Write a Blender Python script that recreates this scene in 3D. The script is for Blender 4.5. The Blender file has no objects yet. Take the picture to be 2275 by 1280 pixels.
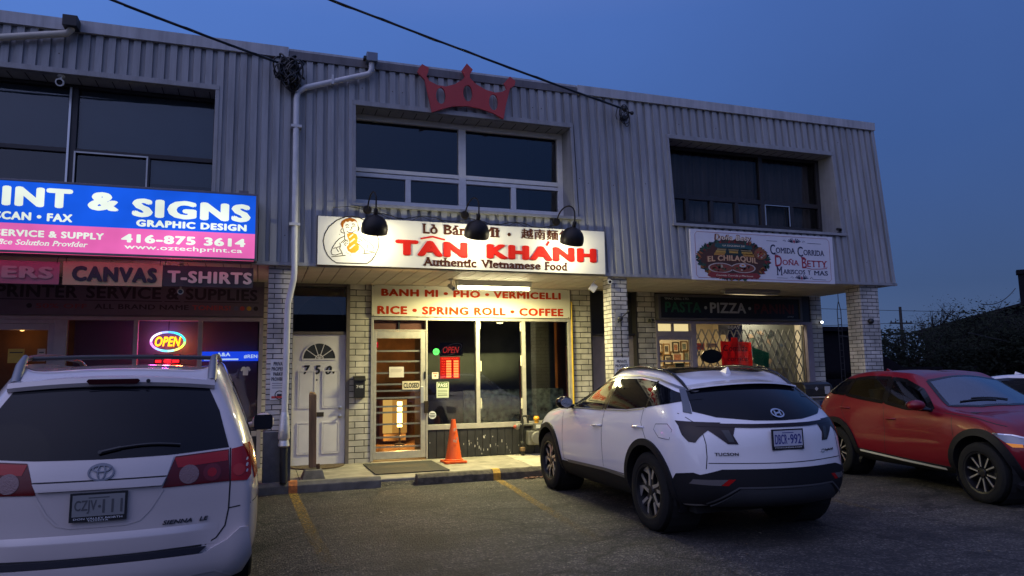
import bpy, bmesh, math, random
from mathutils import Vector, Matrix
from mathutils.bvhtree import BVHTree
random.seed(7)
SC = bpy.context.scene
COL = SC.collection
# ---------------------------------------------------------------- camera
F, PITCH, YAW, ROLL, EYE = 1603.1, .1190, .3379, -.0155, 1.5111
def cam_axes():
    cy, sy, cp, sp, cr, sr = math.cos(YAW), math.sin(YAW), math.cos(PITCH), math.sin(PITCH), math.cos(ROLL), math.sin(ROLL)
    f = Vector((sy*cp, cy*cp, sp)); r = Vector((cy, -sy, 0)); u = r.cross(f)
    return cr*r+sr*u, -sr*r+cr*u, f
_r, _u, _f = cam_axes()
cd = bpy.data.cameras.new('camera'); cam = bpy.data.objects.new('camera', cd); COL.objects.link(cam)
cam.matrix_world = Matrix(((_r.x, _u.x, -_f.x, 0), (_r.y, _u.y, -_f.y, 0), (_r.z, _u.z, -_f.z, EYE), (0, 0, 0, 1)))
cd.sensor_width = 36; cd.lens = F/2275*36; cd.clip_start = .05; cd.clip_end = 2000
SC.camera = cam
# ---------------------------------------------------------------- sky: dusk
W = bpy.data.worlds.new("World"); SC.world = W; W.use_nodes = True
nt = W.node_tree; N = nt.nodes; L = nt.links
bg = N['Background']
sky = N.new('ShaderNodeTexSky'); sky.sky_type = 'NISHITA'; sky.sun_disc = False
sky.sun_elevation = math.radians(-1.5); sky.sun_rotation = math.radians(200); sky.ozone_density = 6
tc = N.new('ShaderNodeTexCoord'); sep = N.new('ShaderNodeSeparateXYZ'); L.new(tc.outputs['Generated'], sep.inputs[0])
ramp = N.new('ShaderNodeValToRGB'); L.new(sep.outputs['Z'], ramp.inputs[0])
cr_ = ramp.color_ramp
cr_.elements[0].position = 0; cr_.elements[0].color = (.105, .162, .315, 1)
cr_.elements[1].position = 1; cr_.elements[1].color = (.20, .26, .62, 1)
for p_, c_ in ((.10, (.066, .124, .285, 1)), (.28, (.061, .137, .375, 1)), (.45, (.070, .158, .46, 1)), (.65, (.15, .22, .56, 1))):
    e = cr_.elements.new(p_); e.color = c_
dot = N.new('ShaderNodeVectorMath'); dot.operation = 'DOT_PRODUCT'; dot.inputs[1].default_value = (-.95, -.05, 0)
L.new(tc.outputs['Generated'], dot.inputs[0])
az = N.new('ShaderNodeMath'); az.operation = 'MULTIPLY_ADD'; az.inputs[1].default_value = .50; az.inputs[2].default_value = 1.14
L.new(dot.outputs['Value'], az.inputs[0])
sc1 = N.new('ShaderNodeVectorMath'); sc1.operation = 'SCALE'; L.new(ramp.outputs[0], sc1.inputs[0]); L.new(az.outputs[0], sc1.inputs['Scale'])
tint = N.new('ShaderNodeVectorMath'); tint.operation = 'MULTIPLY'; tint.inputs[1].default_value = (.05, .07, .12)
L.new(sky.outputs[0], tint.inputs[0])
# after-glow: a broad soft lobe high behind the photographer's left shoulder
gl = N.new('ShaderNodeVectorMath'); gl.operation = 'DOT_PRODUCT'; gl.inputs[1].default_value = Vector((-.68, -.40, .62)).normalized(); L.new(tc.outputs['Generated'], gl.inputs[0])
gm = N.new('ShaderNodeMath'); gm.operation = 'MAXIMUM'; gm.inputs[1].default_value = 0; L.new(gl.outputs['Value'], gm.inputs[0])
gp_ = N.new('ShaderNodeMath'); gp_.operation = 'POWER'; gp_.inputs[1].default_value = 3.0; L.new(gm.outputs[0], gp_.inputs[0])
gs = N.new('ShaderNodeVectorMath'); gs.operation = 'SCALE'; gs.inputs[0].default_value = (.60, .52, .60); L.new(gp_.outputs[0], gs.inputs['Scale'])
cl = N.new('ShaderNodeTexNoise'); cl.inputs['Scale'].default_value = 2.2; cl.inputs['Detail'].default_value = 5; L.new(tc.outputs['Generated'], cl.inputs['Vector'])   # thin veil of cloud
cm = N.new('ShaderNodeMapRange'); cm.inputs[1].default_value = .3; cm.inputs[2].default_value = .7; cm.inputs[3].default_value = .93; cm.inputs[4].default_value = 1.07; L.new(cl.outputs[0], cm.inputs[0])
sc2 = N.new('ShaderNodeVectorMath'); sc2.operation = 'SCALE'; L.new(sc1.outputs[0], sc2.inputs[0]); L.new(cm.outputs[0], sc2.inputs['Scale'])
ad2 = N.new('ShaderNodeVectorMath'); L.new(sc2.outputs[0], ad2.inputs[0]); L.new(gs.outputs[0], ad2.inputs[1])
add = N.new('ShaderNodeVectorMath'); L.new(ad2.outputs[0], add.inputs[0]); L.new(tint.outputs[0], add.inputs[1])
L.new(add.outputs[0], bg.inputs[0]); bg.inputs[1].default_value = 1.0
sd = bpy.data.lights.new('sun', 'SUN'); sd.energy = .06; sd.angle = math.radians(60); sd.color = (.95, .92, 1)
so = bpy.data.objects.new('sun', sd); COL.objects.link(so)
so.rotation_euler = Vector((.80, .44, -.44)).to_track_quat('-Z', 'Y').to_euler()
SC.view_settings.view_transform = 'Standard'; SC.view_settings.look = 'None'
SC.view_settings.exposure = 0; SC.view_settings.gamma = 1
SC.cycles.max_bounces = 8; SC.cycles.transparent_max_bounces = 16; SC.cycles.sample_clamp_indirect = 3; SC.cycles.sample_clamp_direct = 0
SC.cycles.use_denoising = True; SC.cycles.caustics_reflective = False; SC.cycles.caustics_refractive = False
# ---------------------------------------------------------------- materials
MATS = {}
def mat(name, col=(.5, .5, .5), rough=.5, metal=0, noise=0, nscale=8, bump=0, bscale=60, emit=None, estr=0, coat=0, spec=.5, stain=0, back=None, stretch=None, transl=0, streak=0):
    if name in MATS: return MATS[name]
    m = bpy.data.materials.new(name); m.use_nodes = True; n = m.node_tree.nodes; l = m.node_tree.links
    b = n['Principled BSDF']; b.inputs['Base Color'].default_value = (*col, 1); b.inputs['Roughness'].default_value = rough
    b.inputs['Metallic'].default_value = metal; b.inputs['Specular IOR Level'].default_value = spec
    if coat: b.inputs['Coat Weight'].default_value = coat; b.inputs['Coat Roughness'].default_value = .04
    if emit: b.inputs['Emission Color'].default_value = (*emit, 1); b.inputs['Emission Strength'].default_value = estr
    co = None
    if noise or bump or streak:
        tcn = n.new('ShaderNodeTexCoord'); co = tcn.outputs['Object']
        if stretch:
            mp = n.new('ShaderNodeMapping'); mp.inputs['Scale'].default_value = stretch; l.new(co, mp.inputs[0]); co = mp.outputs[0]
    if noise:
        t = n.new('ShaderNodeTexNoise'); t.inputs['Scale'].default_value = nscale; t.inputs['Detail'].default_value = 6; l.new(co, t.inputs['Vector'])
        mr = n.new('ShaderNodeMapRange'); mr.inputs[1].default_value = .3; mr.inputs[2].default_value = .7
        mr.inputs[3].default_value = 1-noise; mr.inputs[4].default_value = 1+noise*.6; l.new(t.outputs[0], mr.inputs[0])
        mx = n.new('ShaderNodeVectorMath'); mx.operation = 'SCALE'; mx.inputs[0].default_value = col; l.new(mr.outputs[0], mx.inputs['Scale'])
        l.new(mx.outputs[0], b.inputs['Base Color'])
        rr = n.new('ShaderNodeMapRange'); rr.inputs[3].default_value = max(.02, rough-.12*noise*3); rr.inputs[4].default_value = min(1, rough+.12*noise*3)
        l.new(t.outputs[0], rr.inputs[0]); l.new(rr.outputs[0], b.inputs['Roughness'])
    if streak:   # rain streaks and grime running down
        mp2 = n.new('ShaderNodeMapping'); mp2.inputs['Scale'].default_value = (9, 9, .55); l.new(tcn.outputs['Object'], mp2.inputs[0])
        t3 = n.new('ShaderNodeTexNoise'); t3.inputs['Scale'].default_value = 1.0; t3.inputs['Detail'].default_value = 7; t3.inputs['Roughness'].default_value = .65; l.new(mp2.outputs[0], t3.inputs['Vector'])
        m3 = n.new('ShaderNodeMapRange'); m3.inputs[1].default_value = .32; m3.inputs[2].default_value = .62; m3.inputs[3].default_value = 1-streak; m3.inputs[4].default_value = 1.05; l.new(t3.outputs[0], m3.inputs[0])
        x3 = n.new('ShaderNodeVectorMath'); x3.operation = 'SCALE'; l.new(m3.outputs[0], x3.inputs['Scale'])
        src = b.inputs['Base Color'].links[0].from_socket if b.inputs['Base Color'].links else None
        if src: l.new(src, x3.inputs[0])
        else: x3.inputs[0].default_value = col
        l.new(x3.outputs[0], b.inputs['Base Color'])
    if bump:
        t2 = n.new('ShaderNodeTexNoise'); t2.inputs['Scale'].default_value = bscale; t2.inputs['Detail'].default_value = 4; l.new(co, t2.inputs['Vector'])
        bp = n.new('ShaderNodeBump'); bp.inputs['Strength'].default_value = bump; bp.inputs['Distance'].default_value = .01
        l.new(t2.outputs[0], bp.inputs['Height']); l.new(bp.outputs[0], b.inputs['Normal'])
    if transl:
        d = n.new('ShaderNodeBsdfTranslucent'); d.inputs[0].default_value = (*col, 1); ms = n.new('ShaderNodeMixShader'); ms.inputs[0].default_value = transl
        l.new(b.outputs[0], ms.inputs[1]); l.new(d.outputs[0], ms.inputs[2]); l.new(ms.outputs[0], n['Material Output'].inputs[0])
    if back:
        d = n.new('ShaderNodeBsdfDiffuse'); d.inputs[0].default_value = (*back, 1); g = n.new('ShaderNodeNewGeometry'); ms = n.new('ShaderNodeMixShader')
        l.new(g.outputs['Backfacing'], ms.inputs[0]); l.new(b.outputs[0], ms.inputs[1]); l.new(d.outputs[0], ms.inputs[2]); l.new(ms.outputs[0], n['Material Output'].inputs[0])
    MATS[name] = m; return m
def emat(name, col, s):
    if name in MATS: return MATS[name]
    m = bpy.data.materials.new(name); m.use_nodes = True; n = m.node_tree.nodes
    n.remove(n['Principled BSDF']); e = n.new('ShaderNodeEmission'); e.inputs[0].default_value = (*col, 1); e.inputs[1].default_value = s
    m.node_tree.links.new(e.outputs[0], n['Material Output'].inputs[0]); MATS[name] = m; return m
def glass(name, tint=(.9, .92, .92), refl=1.0, rough=0.0, ior=1.5):
    if name in MATS: return MATS[name]
    m = bpy.data.materials.new(name); m.use_nodes = True; n = m.node_tree.nodes; l = m.node_tree.links
    n.remove(n['Principled BSDF']); t = n.new('ShaderNodeBsdfTransparent'); t.inputs[0].default_value = (*tint, 1)
    g = n.new('ShaderNodeBsdfGlossy'); g.inputs[1].default_value = rough; g.inputs[0].default_value = (refl, refl, refl, 1)
    fr = n.new('ShaderNodeFresnel'); fr.inputs[0].default_value = ior; mm = n.new('ShaderNodeMath'); mm.operation = 'MULTIPLY'; mm.inputs[1].default_value = 1.6; mm.use_clamp = True
    ms = n.new('ShaderNodeMixShader'); l.new(fr.outputs[0], mm.inputs[0]); l.new(mm.outputs[0], ms.inputs[0]); l.new(t.outputs[0], ms.inputs[1]); l.new(g.outputs[0], ms.inputs[2])
    l.new(ms.outputs[0], n['Material Output'].inputs[0]); MATS[name] = m; return m
def brick(name, bw, bh, mortar=.008, c1=(.50, .48, .43), c2=(.40, .385, .35), cm=(.035, .032, .03)):
    m = bpy.data.materials.new(name); m.use_nodes = True; n = m.node_tree.nodes; l = m.node_tree.links; b = n['Principled BSDF']
    tc = n.new('ShaderNodeTexCoord'); sp = n.new('ShaderNodeSeparateXYZ'); l.new(tc.outputs['Object'], sp.inputs[0])
    ad = n.new('ShaderNodeMath'); l.new(sp.outputs[0], ad.inputs[0]); l.new(sp.outputs[1], ad.inputs[1])
    cb = n.new('ShaderNodeCombineXYZ'); l.new(ad.outputs[0], cb.inputs[0]); l.new(sp.outputs[2], cb.inputs[1])
    # slight hand-laid wobble of the joints
    wn = n.new('ShaderNodeTexNoise'); wn.inputs['Scale'].default_value = 9; l.new(tc.outputs['Object'], wn.inputs['Vector'])
    wm = n.new('ShaderNodeVectorMath'); wm.operation = 'MULTIPLY_ADD'; wm.inputs[1].default_value = (.008, .006, 0); wm.inputs[2].default_value = (-.004, -.003, 0)
    l.new(wn.outputs['Color'], wm.inputs[0]); wa = n.new('ShaderNodeVectorMath'); l.new(cb.outputs[0], wa.inputs[0]); l.new(wm.outputs[0], wa.inputs[1])
    br = n.new('ShaderNodeTexBrick'); l.new(wa.outputs[0], br.inputs['Vector'])
    br.inputs['Scale'].default_value = 1; br.inputs['Brick Width'].default_value = bw; br.inputs['Row Height'].default_value = bh
    br.inputs['Mortar Size'].default_value = mortar; br.inputs['Mortar Smooth'].default_value = .25
    br.inputs['Color1'].default_value = (*c1, 1); br.inputs['Color2'].default_value = (*c2, 1); br.inputs['Mortar'].default_value = (*cm, 1)
    st = n.new('ShaderNodeTexNoise'); st.inputs['Scale'].default_value = 3.5; st.inputs['Detail'].default_value = 8; l.new(tc.outputs['Object'], st.inputs['Vector'])
    mr = n.new('ShaderNodeMapRange'); mr.inputs[1].default_value = .3; mr.inputs[2].default_value = .72; mr.inputs[3].default_value = .55; mr.inputs[4].default_value = 1.10; l.new(st.outputs[0], mr.inputs[0])
    sc = n.new('ShaderNodeVectorMath'); sc.operation = 'SCALE'; l.new(br.outputs['Color'], sc.inputs[0]); l.new(mr.outputs[0], sc.inputs['Scale']); l.new(sc.outputs[0], b.inputs['Base Color'])
    b.inputs['Roughness'].default_value = .55
    bp = n.new('ShaderNodeBump'); bp.invert = True; bp.inputs['Strength'].default_value = .8; bp.inputs['Distance'].default_value = .008
    l.new(br.outputs['Fac'], bp.inputs['Height']); l.new(bp.outputs[0], b.inputs['Normal'])
    MATS[name] = m; return m
# ---------------------------------------------------------------- mesh builder
def ident(a, b, d): return (a, b, d)
class MB:
    def __init__(s): s.v = []; s.f = []; s.mi = []; s.m = []
    def slot(s, m):
        if m not in s.m: s.m.append(m)
        return s.m.index(m)
    def add(s, vs, fs, m):
        k = s.slot(m); o = len(s.v); s.v += [tuple(v) for v in vs]
        for f in fs: s.f.append([i+o for i in f]); s.mi.append(k)
        return s
    def box(s, x0, x1, y0, y1, z0, z1, m, fn=None):
        vs = [(x, y, z) for x in (x0, x1) for y in (y0, y1) for z in (z0, z1)]
        if fn: vs = [fn(*v) for v in vs]
        return s.add(vs, [(0, 1, 3, 2), (4, 6, 7, 5), (0, 4, 5, 1), (2, 3, 7, 6), (0, 2, 6, 4), (1, 5, 7, 3)], m)
    def quad(s, a, b, c, d, m): return s.add([a, b, c, d], [(0, 1, 2, 3)], m)
    def prism(s, poly, d0, d1, fn, m):
        n = len(poly); vs = [fn(a, b, d0) for a, b in poly]+[fn(a, b, d1) for a, b in poly]
        return s.add(vs, [tuple(range(n))[::-1], tuple(range(n, 2*n))]+[(i, (i+1) % n, n+(i+1) % n, n+i) for i in range(n)], m)
    def tube(s, pts, r, m, n=8, closed=False, cap=True):
        pts = [Vector(p) for p in pts]; K = len(pts); rs = r if isinstance(r, (list, tuple)) else [r]*K
        vs = []; prev = None
        for i, p in enumerate(pts):
            a = pts[(i-1) % K] if (closed or i > 0) else p; b = pts[(i+1) % K] if (closed or i < K-1) else p
            t = (b-a).normalized()
            if prev is None: u = t.orthogonal().normalized()
            else:
                u = prev-t*prev.dot(t); u = u.normalized() if u.length > 1e-6 else t.orthogonal().normalized()
            prev = u; w = t.cross(u)
            for k in range(n):
                c = 2*math.pi*k/n; vs.append(p+(u*math.cos(c)+w*math.sin(c))*rs[i])
        fs = []
        for i in range(K if closed else K-1):
            j = (i+1) % K
            for k in range(n): fs.append((i*n+k, i*n+(k+1) % n, j*n+(k+1) % n, j*n+k))
        if cap and not closed: fs += [tuple(range(n))[::-1], tuple(range((K-1)*n, K*n))]
        return s.add(vs, fs, m)
    def lathe(s, prof, o, ax, m, n=24, closed=False):
        o = Vector(o); ax = Vector(ax).normalized(); u = ax.orthogonal().normalized(); w = ax.cross(u); vs = []; K = len(prof)
        for r, h in prof:
            for k in range(n):
                c = 2*math.pi*k/n; vs.append(o+ax*h+(u*math.cos(c)+w*math.sin(c))*r)
        fs = [(i*n+k, i*n+(k+1) % n, ((i+1) % K)*n+(k+1) % n, ((i+1) % K)*n+k) for i in range(K if closed else K-1) for k in range(n)]
        return s.add(vs, fs, m)
    def ball(s, c, r, m, n=12, sz=(1, 1, 1)):
        pr = []; vs = []; c = Vector(c)
        R = n//2
        for i in range(R+1):
            th = math.pi*i/R
            for k in range(n):
                ph = 2*math.pi*k/n; vs.append((c.x+r*sz[0]*math.sin(th)*math.cos(ph), c.y+r*sz[1]*math.sin(th)*math.sin(ph), c.z+r*sz[2]*math.cos(th)))
        return s.add(vs, [(i*n+k, (i+1)*n+k, (i+1)*n+(k+1) % n, i*n+(k+1) % n) for i in range(R) for k in range(n)], m)
    def build(s, name, parent=None, smooth=0, bevel=0, local=False, orig=None, recalc=True):
        me = bpy.data.meshes.new(name); o = Vector((0, 0, 0))
        if parent is not None and not local: o = Vector(ORIG.get(parent.name, (0, 0, 0)))
        elif orig is not None: o = Vector(orig)
        me.from_pydata([Vector(v)-o for v in s.v], [], s.f)
        for mm in s.m: me.materials.append(mm)
        me.polygons.foreach_set('material_index', s.mi)
        if recalc:
            bm = bmesh.new(); bm.from_mesh(me); bmesh.ops.recalc_face_normals(bm, faces=bm.faces); bm.to_mesh(me); bm.free()
        me.update()
        if smooth:
            me.polygons.foreach_set('use_smooth', [True]*len(me.polygons)); me.set_sharp_from_angle(angle=math.radians(smooth))
        ob = bpy.data.objects.new(name, me); COL.objects.link(ob)
        if parent is not None: ob.parent = parent; ORIG[ob.name] = ORIG.get(parent.name, (0, 0, 0))
        else: ob.location = o; ORIG[ob.name] = tuple(o)
        if bevel:
            md = ob.modifiers.new('bevel', 'BEVEL'); md.width = bevel; md.segments = 2; md.limit_method = 'ANGLE'; md.angle_limit = math.radians(40)
        return ob
ORIG = {}
def thing(name, label, cat, loc=(0, 0, 0), rotz=0, group=None):
    o = bpy.data.objects.new(name, None); COL.objects.link(o); o.location = loc; o.rotation_euler = (0, 0, rotz); o.empty_display_size = .2
    o['label'] = label; o['category'] = cat
    if group: o['group'] = group
    ORIG[o.name] = tuple(loc) if rotz == 0 else (0, 0, 0)
    return o
def tag(o, label, cat, group=None):
    o['label'] = label; o['category'] = cat
    if group: o['group'] = group
    return o
def structure(o): o['kind'] = 'structure'; return o
def dup(root, loc, label):
    r = root.copy(); COL.objects.link(r); r.location = loc; r['label'] = label
    for ch in list(root.children):
        c = ch.copy(); COL.objects.link(c); c.parent = r
        for g in list(ch.children):
            d = g.copy(); COL.objects.link(d); d.parent = c
    return r
# ---------------------------------------------------------------- lettering
_tx = {}
def text_geo(s, bold=.0, shear=0., ext=.5, serif=False):
    key = (s, bold, shear, serif)
    if key in _tx: return _tx[key]
    cu = bpy.data.curves.new('t', 'FONT'); cu.body = s; cu.size = 1; cu.offset = 0; cu.shear = shear; cu.resolution_u = 3; cu.extrude = .5
    cu.space_character = 1+bold*2.2
    ob = bpy.data.objects.new('t', cu); COL.objects.link(ob)
    me = bpy.data.meshes.new_from_object(ob.evaluated_get(bpy.context.evaluated_depsgraph_get()))
    vs = [tuple(v.co) for v in me.vertices]; fs = [tuple(p.vertices) for p in me.polygons]
    if serif:
        seen = set()
        for e in me.edges:
            a, b = me.vertices[e.vertices[0]].co, me.vertices[e.vertices[1]].co
            if a.z < .4 or b.z < .4 or abs(a.y-b.y) > .004: continue
            ln = abs(a.x-b.x); y = a.y
            if not (.04 < ln < .2): continue
            nearb = abs(y+bold) < .03; top = y > .35
            if not (nearb or top): continue
            k = (round(min(a.x, b.x), 2), round(y, 2))
            if k in seen: continue
            seen.add(k); x0, x1 = min(a.x, b.x)-.055, max(a.x, b.x)+.055
            y0, y1 = (y, y+.05) if nearb else (y-.05, y)
            o = len(vs); vs += [(x0, y0, -.5), (x1, y0, -.5), (x1, y1, -.5), (x0, y1, -.5), (x0, y0, .52), (x1, y0, .52), (x1, y1, .52), (x0, y1, .52)]
            fs += [(o, o+3, o+2, o+1), (o+4, o+5, o+6, o+7), (o, o+1, o+5, o+4), (o+1, o+2, o+6, o+5), (o+2, o+3, o+7, o+6), (o+3, o, o+4, o+7)]
    if bold > .004:   # heavier weight: overlaid shifted copies, each a hair lower
        b_ = bold*.9; v0, f0 = list(vs), list(fs)
        for q, (dx, dy) in enumerate([(b_*math.cos(a*math.pi/4), b_*.75*math.sin(a*math.pi/4)) for a in range(8)] if b_ > .03 else ((-b_, 0), (b_, 0), (-b_*.5, b_*.6), (b_*.5, -b_*.6))):
            o = len(vs); vs += [(x+dx, y+dy, z-.04*(q+1) if z > 0 else z) for x, y, z in v0]; fs += [tuple(i+o for i in f) for f in f0]
    bpy.data.objects.remove(ob); bpy.data.curves.remove(cu); bpy.data.meshes.remove(me)
    _tx[key] = (vs, fs); return _tx[key]
def put_text(mb, s, x0, x1, z0, z1, fn, m, bold=.0, shear=0., d0=0., d1=.003, serif=False, arch=0):
    """letters of s fitted into the rectangle x0..x1, z0..z1 of a plane; fn(a, b, d) maps plane coordinates to space"""
    vs, fs = text_geo(s, bold, shear, .5, serif)
    if not vs: return
    xs = [v[0] for v in vs]; ys = [v[1] for v in vs]; X0, X1, Y0, Y1 = min(xs), max(xs), min(ys), max(ys)
    out = []
    for v in vs:
        u = (v[0]-X0)/max(1e-6, X1-X0); a = x0+u*(x1-x0); b = z0+(v[1]-Y0)/max(1e-6, Y1-Y0)*(z1-z0)
        out.append(fn(a, b+arch*(1-(2*u-1)**2), d0+(v[2]+.5)*(d1-d0)))
    mb.add(out, fs, m)
def facade(y): return lambda a, b, d: (a, y-d, b)
def circle(cx, cz, rx, rz=None, n=24, a0=0, a1=2*math.pi):
    rz = rx if rz is None else rz; full = abs(a1-a0-2*math.pi) < 1e-6
    return [(cx+rx*math.cos(a0+(a1-a0)*i/(n if full else n-1)), cz+rz*math.sin(a0+(a1-a0)*i/(n if full else n-1))) for i in range(n)]
def stroke(mb, pts, w, fn, m, d0=0, d1=.003, closed=False):
    """flat painted line along a polyline in a plane"""
    P = [Vector((a, b)) for a, b in pts]; K = len(P); vs = []
    for i in range(K):
        a = P[(i-1) % K] if (closed or i) else P[0]; b = P[(i+1) % K] if (closed or i < K-1) else P[-1]
        t = (b-a); t = t.normalized() if t.length > 1e-9 else Vector((1, 0)); nn = Vector((-t.y, t.x))*w/2
        for q in (P[i]+nn, P[i]-nn):
            for d in (d0, d1): vs.append(fn(q.x, q.y, d))
    fs = []
    for i in range(K if closed else K-1):
        a = i*4; b = ((i+1) % K)*4
        fs += [(a+1, b+1, b+3, a+3), (a, a+2, b+2, b), (a, b, b+1, a+1), (a+2, a+3, b+3, b+2)]
    mb.add(vs, fs, m)
def sstep(t): t = max(0., min(1., t)); return t*t*(3-2*t)
def ground_z(x, y):
    return -.12*sstep((.75-x)/.9)*sstep((9.7-y)/2.2)+.05*sstep((y-10.24)/.12)
# ================================================================ setting: ground
YW, YF, YT, ZB, ZT, ZR, ZS, YG = 12.06, 10.216, 10.452, 3.05, 6.08, 6.225, 3.03, 10.741
XL, XR = -6.2, 11.10
def asphalt():
    m = bpy.data.materials.new('asphalt'); m.use_nodes = True; n = m.node_tree.nodes; l = m.node_tree.links; b = n['Principled BSDF']
    tc = n.new('ShaderNodeTexCoord'); co = tc.outputs['Object']
    a = n.new('ShaderNodeTexNoise'); a.inputs['Scale'].default_value = 70; a.inputs['Detail'].default_value = 3; l.new(co, a.inputs['Vector'])
    v = n.new('ShaderNodeTexVoronoi'); v.inputs['Scale'].default_value = 62; l.new(co, v.inputs['Vector'])
    big = n.new('ShaderNodeTexNoise'); big.inputs['Scale'].default_value = .55; big.inputs['Detail'].default_value = 9; big.inputs['Roughness'].default_value = .62; l.new(co, big.inputs['Vector'])
    # worn ridges: stretched noise
    mp = n.new('ShaderNodeMapping'); mp.inputs['Rotation'].default_value = (0, 0, .5); mp.inputs['Scale'].default_value = (.7, 2.6, 1); l.new(co, mp.inputs[0])
    wr = n.new('ShaderNodeTexNoise'); wr.inputs['Scale'].default_value = 1.3; wr.inputs['Detail'].default_value = 10; wr.inputs['Roughness'].default_value = .7; l.new(mp.outputs[0], wr.inputs['Vector'])
    r1 = n.new('ShaderNodeValToRGB'); l.new(v.outputs['Color'], r1.inputs[0]); e = r1.color_ramp.elements
    e[0].position = .0; e[0].color = (.016, .0145, .013, 1); e[1].position = 1; e[1].color = (.15, .132, .105, 1); q = r1.color_ramp.elements.new(.62); q.color = (.034, .030, .025, 1)
    r2 = n.new('ShaderNodeMapRange'); r2.inputs[1].default_value = .3; r2.inputs[2].default_value = .7; r2.inputs[3].default_value = .42; r2.inputs[4].default_value = 1.65; l.new(big.outputs[0], r2.inputs[0])
    r3 = n.new('ShaderNodeMapRange'); r3.inputs[1].default_value = .40; r3.inputs[2].default_value = .52; r3.inputs[3].default_value = .55; r3.inputs[4].default_value = 1; l.new(wr.outputs[0], r3.inputs[0])
    # cracks: thin dark lines where two warped cells meet
    wv = n.new('ShaderNodeTexNoise'); wv.inputs['Scale'].default_value = 1.6; wv.inputs['Detail'].default_value = 5; l.new(co, wv.inputs['Vector'])
    wmx = n.new('ShaderNodeVectorMath'); wmx.operation = 'MULTIPLY_ADD'; wmx.inputs[1].default_value = (1.1, 1.1, 0); l.new(wv.outputs['Color'], wmx.inputs[0]); l.new(co, wmx.inputs[2])
    ck = n.new('ShaderNodeTexVoronoi'); ck.feature = 'DISTANCE_TO_EDGE'; ck.inputs['Scale'].default_value = .42; l.new(wmx.outputs[0], ck.inputs['Vector'])
    r4 = n.new('ShaderNodeMapRange'); r4.inputs[1].default_value = .003; r4.inputs[2].default_value = .011; r4.inputs[3].default_value = .3; r4.inputs[4].default_value = 1; l.new(ck.outputs[0], r4.inputs[0])
    m1 = n.new('ShaderNodeMath'); m1.operation = 'MULTIPLY'; l.new(r2.outputs[0], m1.inputs[0]); l.new(r3.outputs[0], m1.inputs[1])
    m2 = n.new('ShaderNodeMath'); m2.operation = 'MULTIPLY'; l.new(m1.outputs[0], m2.inputs[0]); l.new(r4.outputs[0], m2.inputs[1])
    md = n.new('ShaderNodeTexNoise'); md.inputs['Scale'].default_value = 15; md.inputs['Detail'].default_value = 7; md.inputs['Roughness'].default_value = .8; l.new(co, md.inputs['Vector'])
    r5 = n.new('ShaderNodeMapRange'); r5.inputs[1].default_value = .34; r5.inputs[2].default_value = .68; r5.inputs[3].default_value = .35; r5.inputs[4].default_value = 1.9; l.new(md.outputs[0], r5.inputs[0])
    oil = n.new('ShaderNodeTexNoise'); oil.inputs['Scale'].default_value = 1.1; oil.inputs['Detail'].default_value = 3; l.new(co, oil.inputs['Vector'])
    r6 = n.new('ShaderNodeMapRange'); r6.inputs[1].default_value = .33; r6.inputs[2].default_value = .45; r6.inputs[3].default_value = .5; r6.inputs[4].default_value = 1; l.new(oil.outputs[0], r6.inputs[0])
    m3 = n.new('ShaderNodeMath'); m3.operation = 'MULTIPLY'; l.new(m2.outputs[0], m3.inputs[0]); l.new(r5.outputs[0], m3.inputs[1])
    m4 = n.new('ShaderNodeMath'); m4.operation = 'MULTIPLY'; l.new(m3.outputs[0], m4.inputs[0]); l.new(r6.outputs[0], m4.inputs[1])
    s = n.new('ShaderNodeVectorMath'); s.operation = 'SCALE'; l.new(r1.outputs[0], s.inputs[0]); l.new(m4.outputs[0], s.inputs['Scale']); l.new(s.outputs[0], b.inputs['Base Color'])
    b.inputs['Roughness'].default_value = .8
    h = n.new('ShaderNodeMath'); h.operation = 'ADD'; l.new(a.outputs[0], h.inputs[0]); l.new(v.outputs['Distance'], h.inputs[1])
    h2 = n.new('ShaderNodeMath'); h2.operation = 'MULTIPLY_ADD'; h2.inputs[1].default_value = 1.6; l.new(wr.outputs[0], h2.inputs[0]); l.new(h.outputs[0], h2.inputs[2])
    bp = n.new('ShaderNodeBump'); bp.inputs['Strength'].default_value = .9; bp.inputs['Distance'].default_value = .012; l.new(h2.outputs[0], bp.inputs['Height']); l.new(bp.outputs[0], b.inputs['Normal'])
    MATS['asphalt'] = m; return m
def lerp_list(a, b, n): return [a+(b-a)*i/n for i in range(n+1)]
gx = [-60, -30, -14]+lerp_list(-8, -.4, 10)+lerp_list(-.2, 1.2, 10)+lerp_list(2, 14, 10)+[22, 40]
gy = [-60, -30, -12]+lerp_list(-4, 6.5, 10)+lerp_list(7, 10, 10)+[10.2]+lerp_list(10.24, 10.36, 5)+[10.5, 12, 14, 25]
mb = MB(); nx_ = len(gx); vs = [(x, y, ground_z(x, y)) for y in gy for x in gx]
mb.add(vs, [(j*nx_+i, j*nx_+i+1, (j+1)*nx_+i+1, (j+1)*nx_+i) for j in range(len(gy)-1) for i in range(nx_-1)], asphalt())
structure(mb.build('parking_lot', smooth=60))
g = MB(); g.box(-700, 900, -500, 1200, -.8, -.20, mat('earth', (.035, .038, .022), .95, noise=.4, nscale=.2)); structure(g.build('ground'))
conc = mat('concrete', (.30, .275, .22), .85, noise=.35, nscale=5, bump=.35, bscale=120)
sw = MB()
xs_ = [XL-2, .58, 2.6, 4.05, 6.3, 8.6, 11.6]
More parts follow.
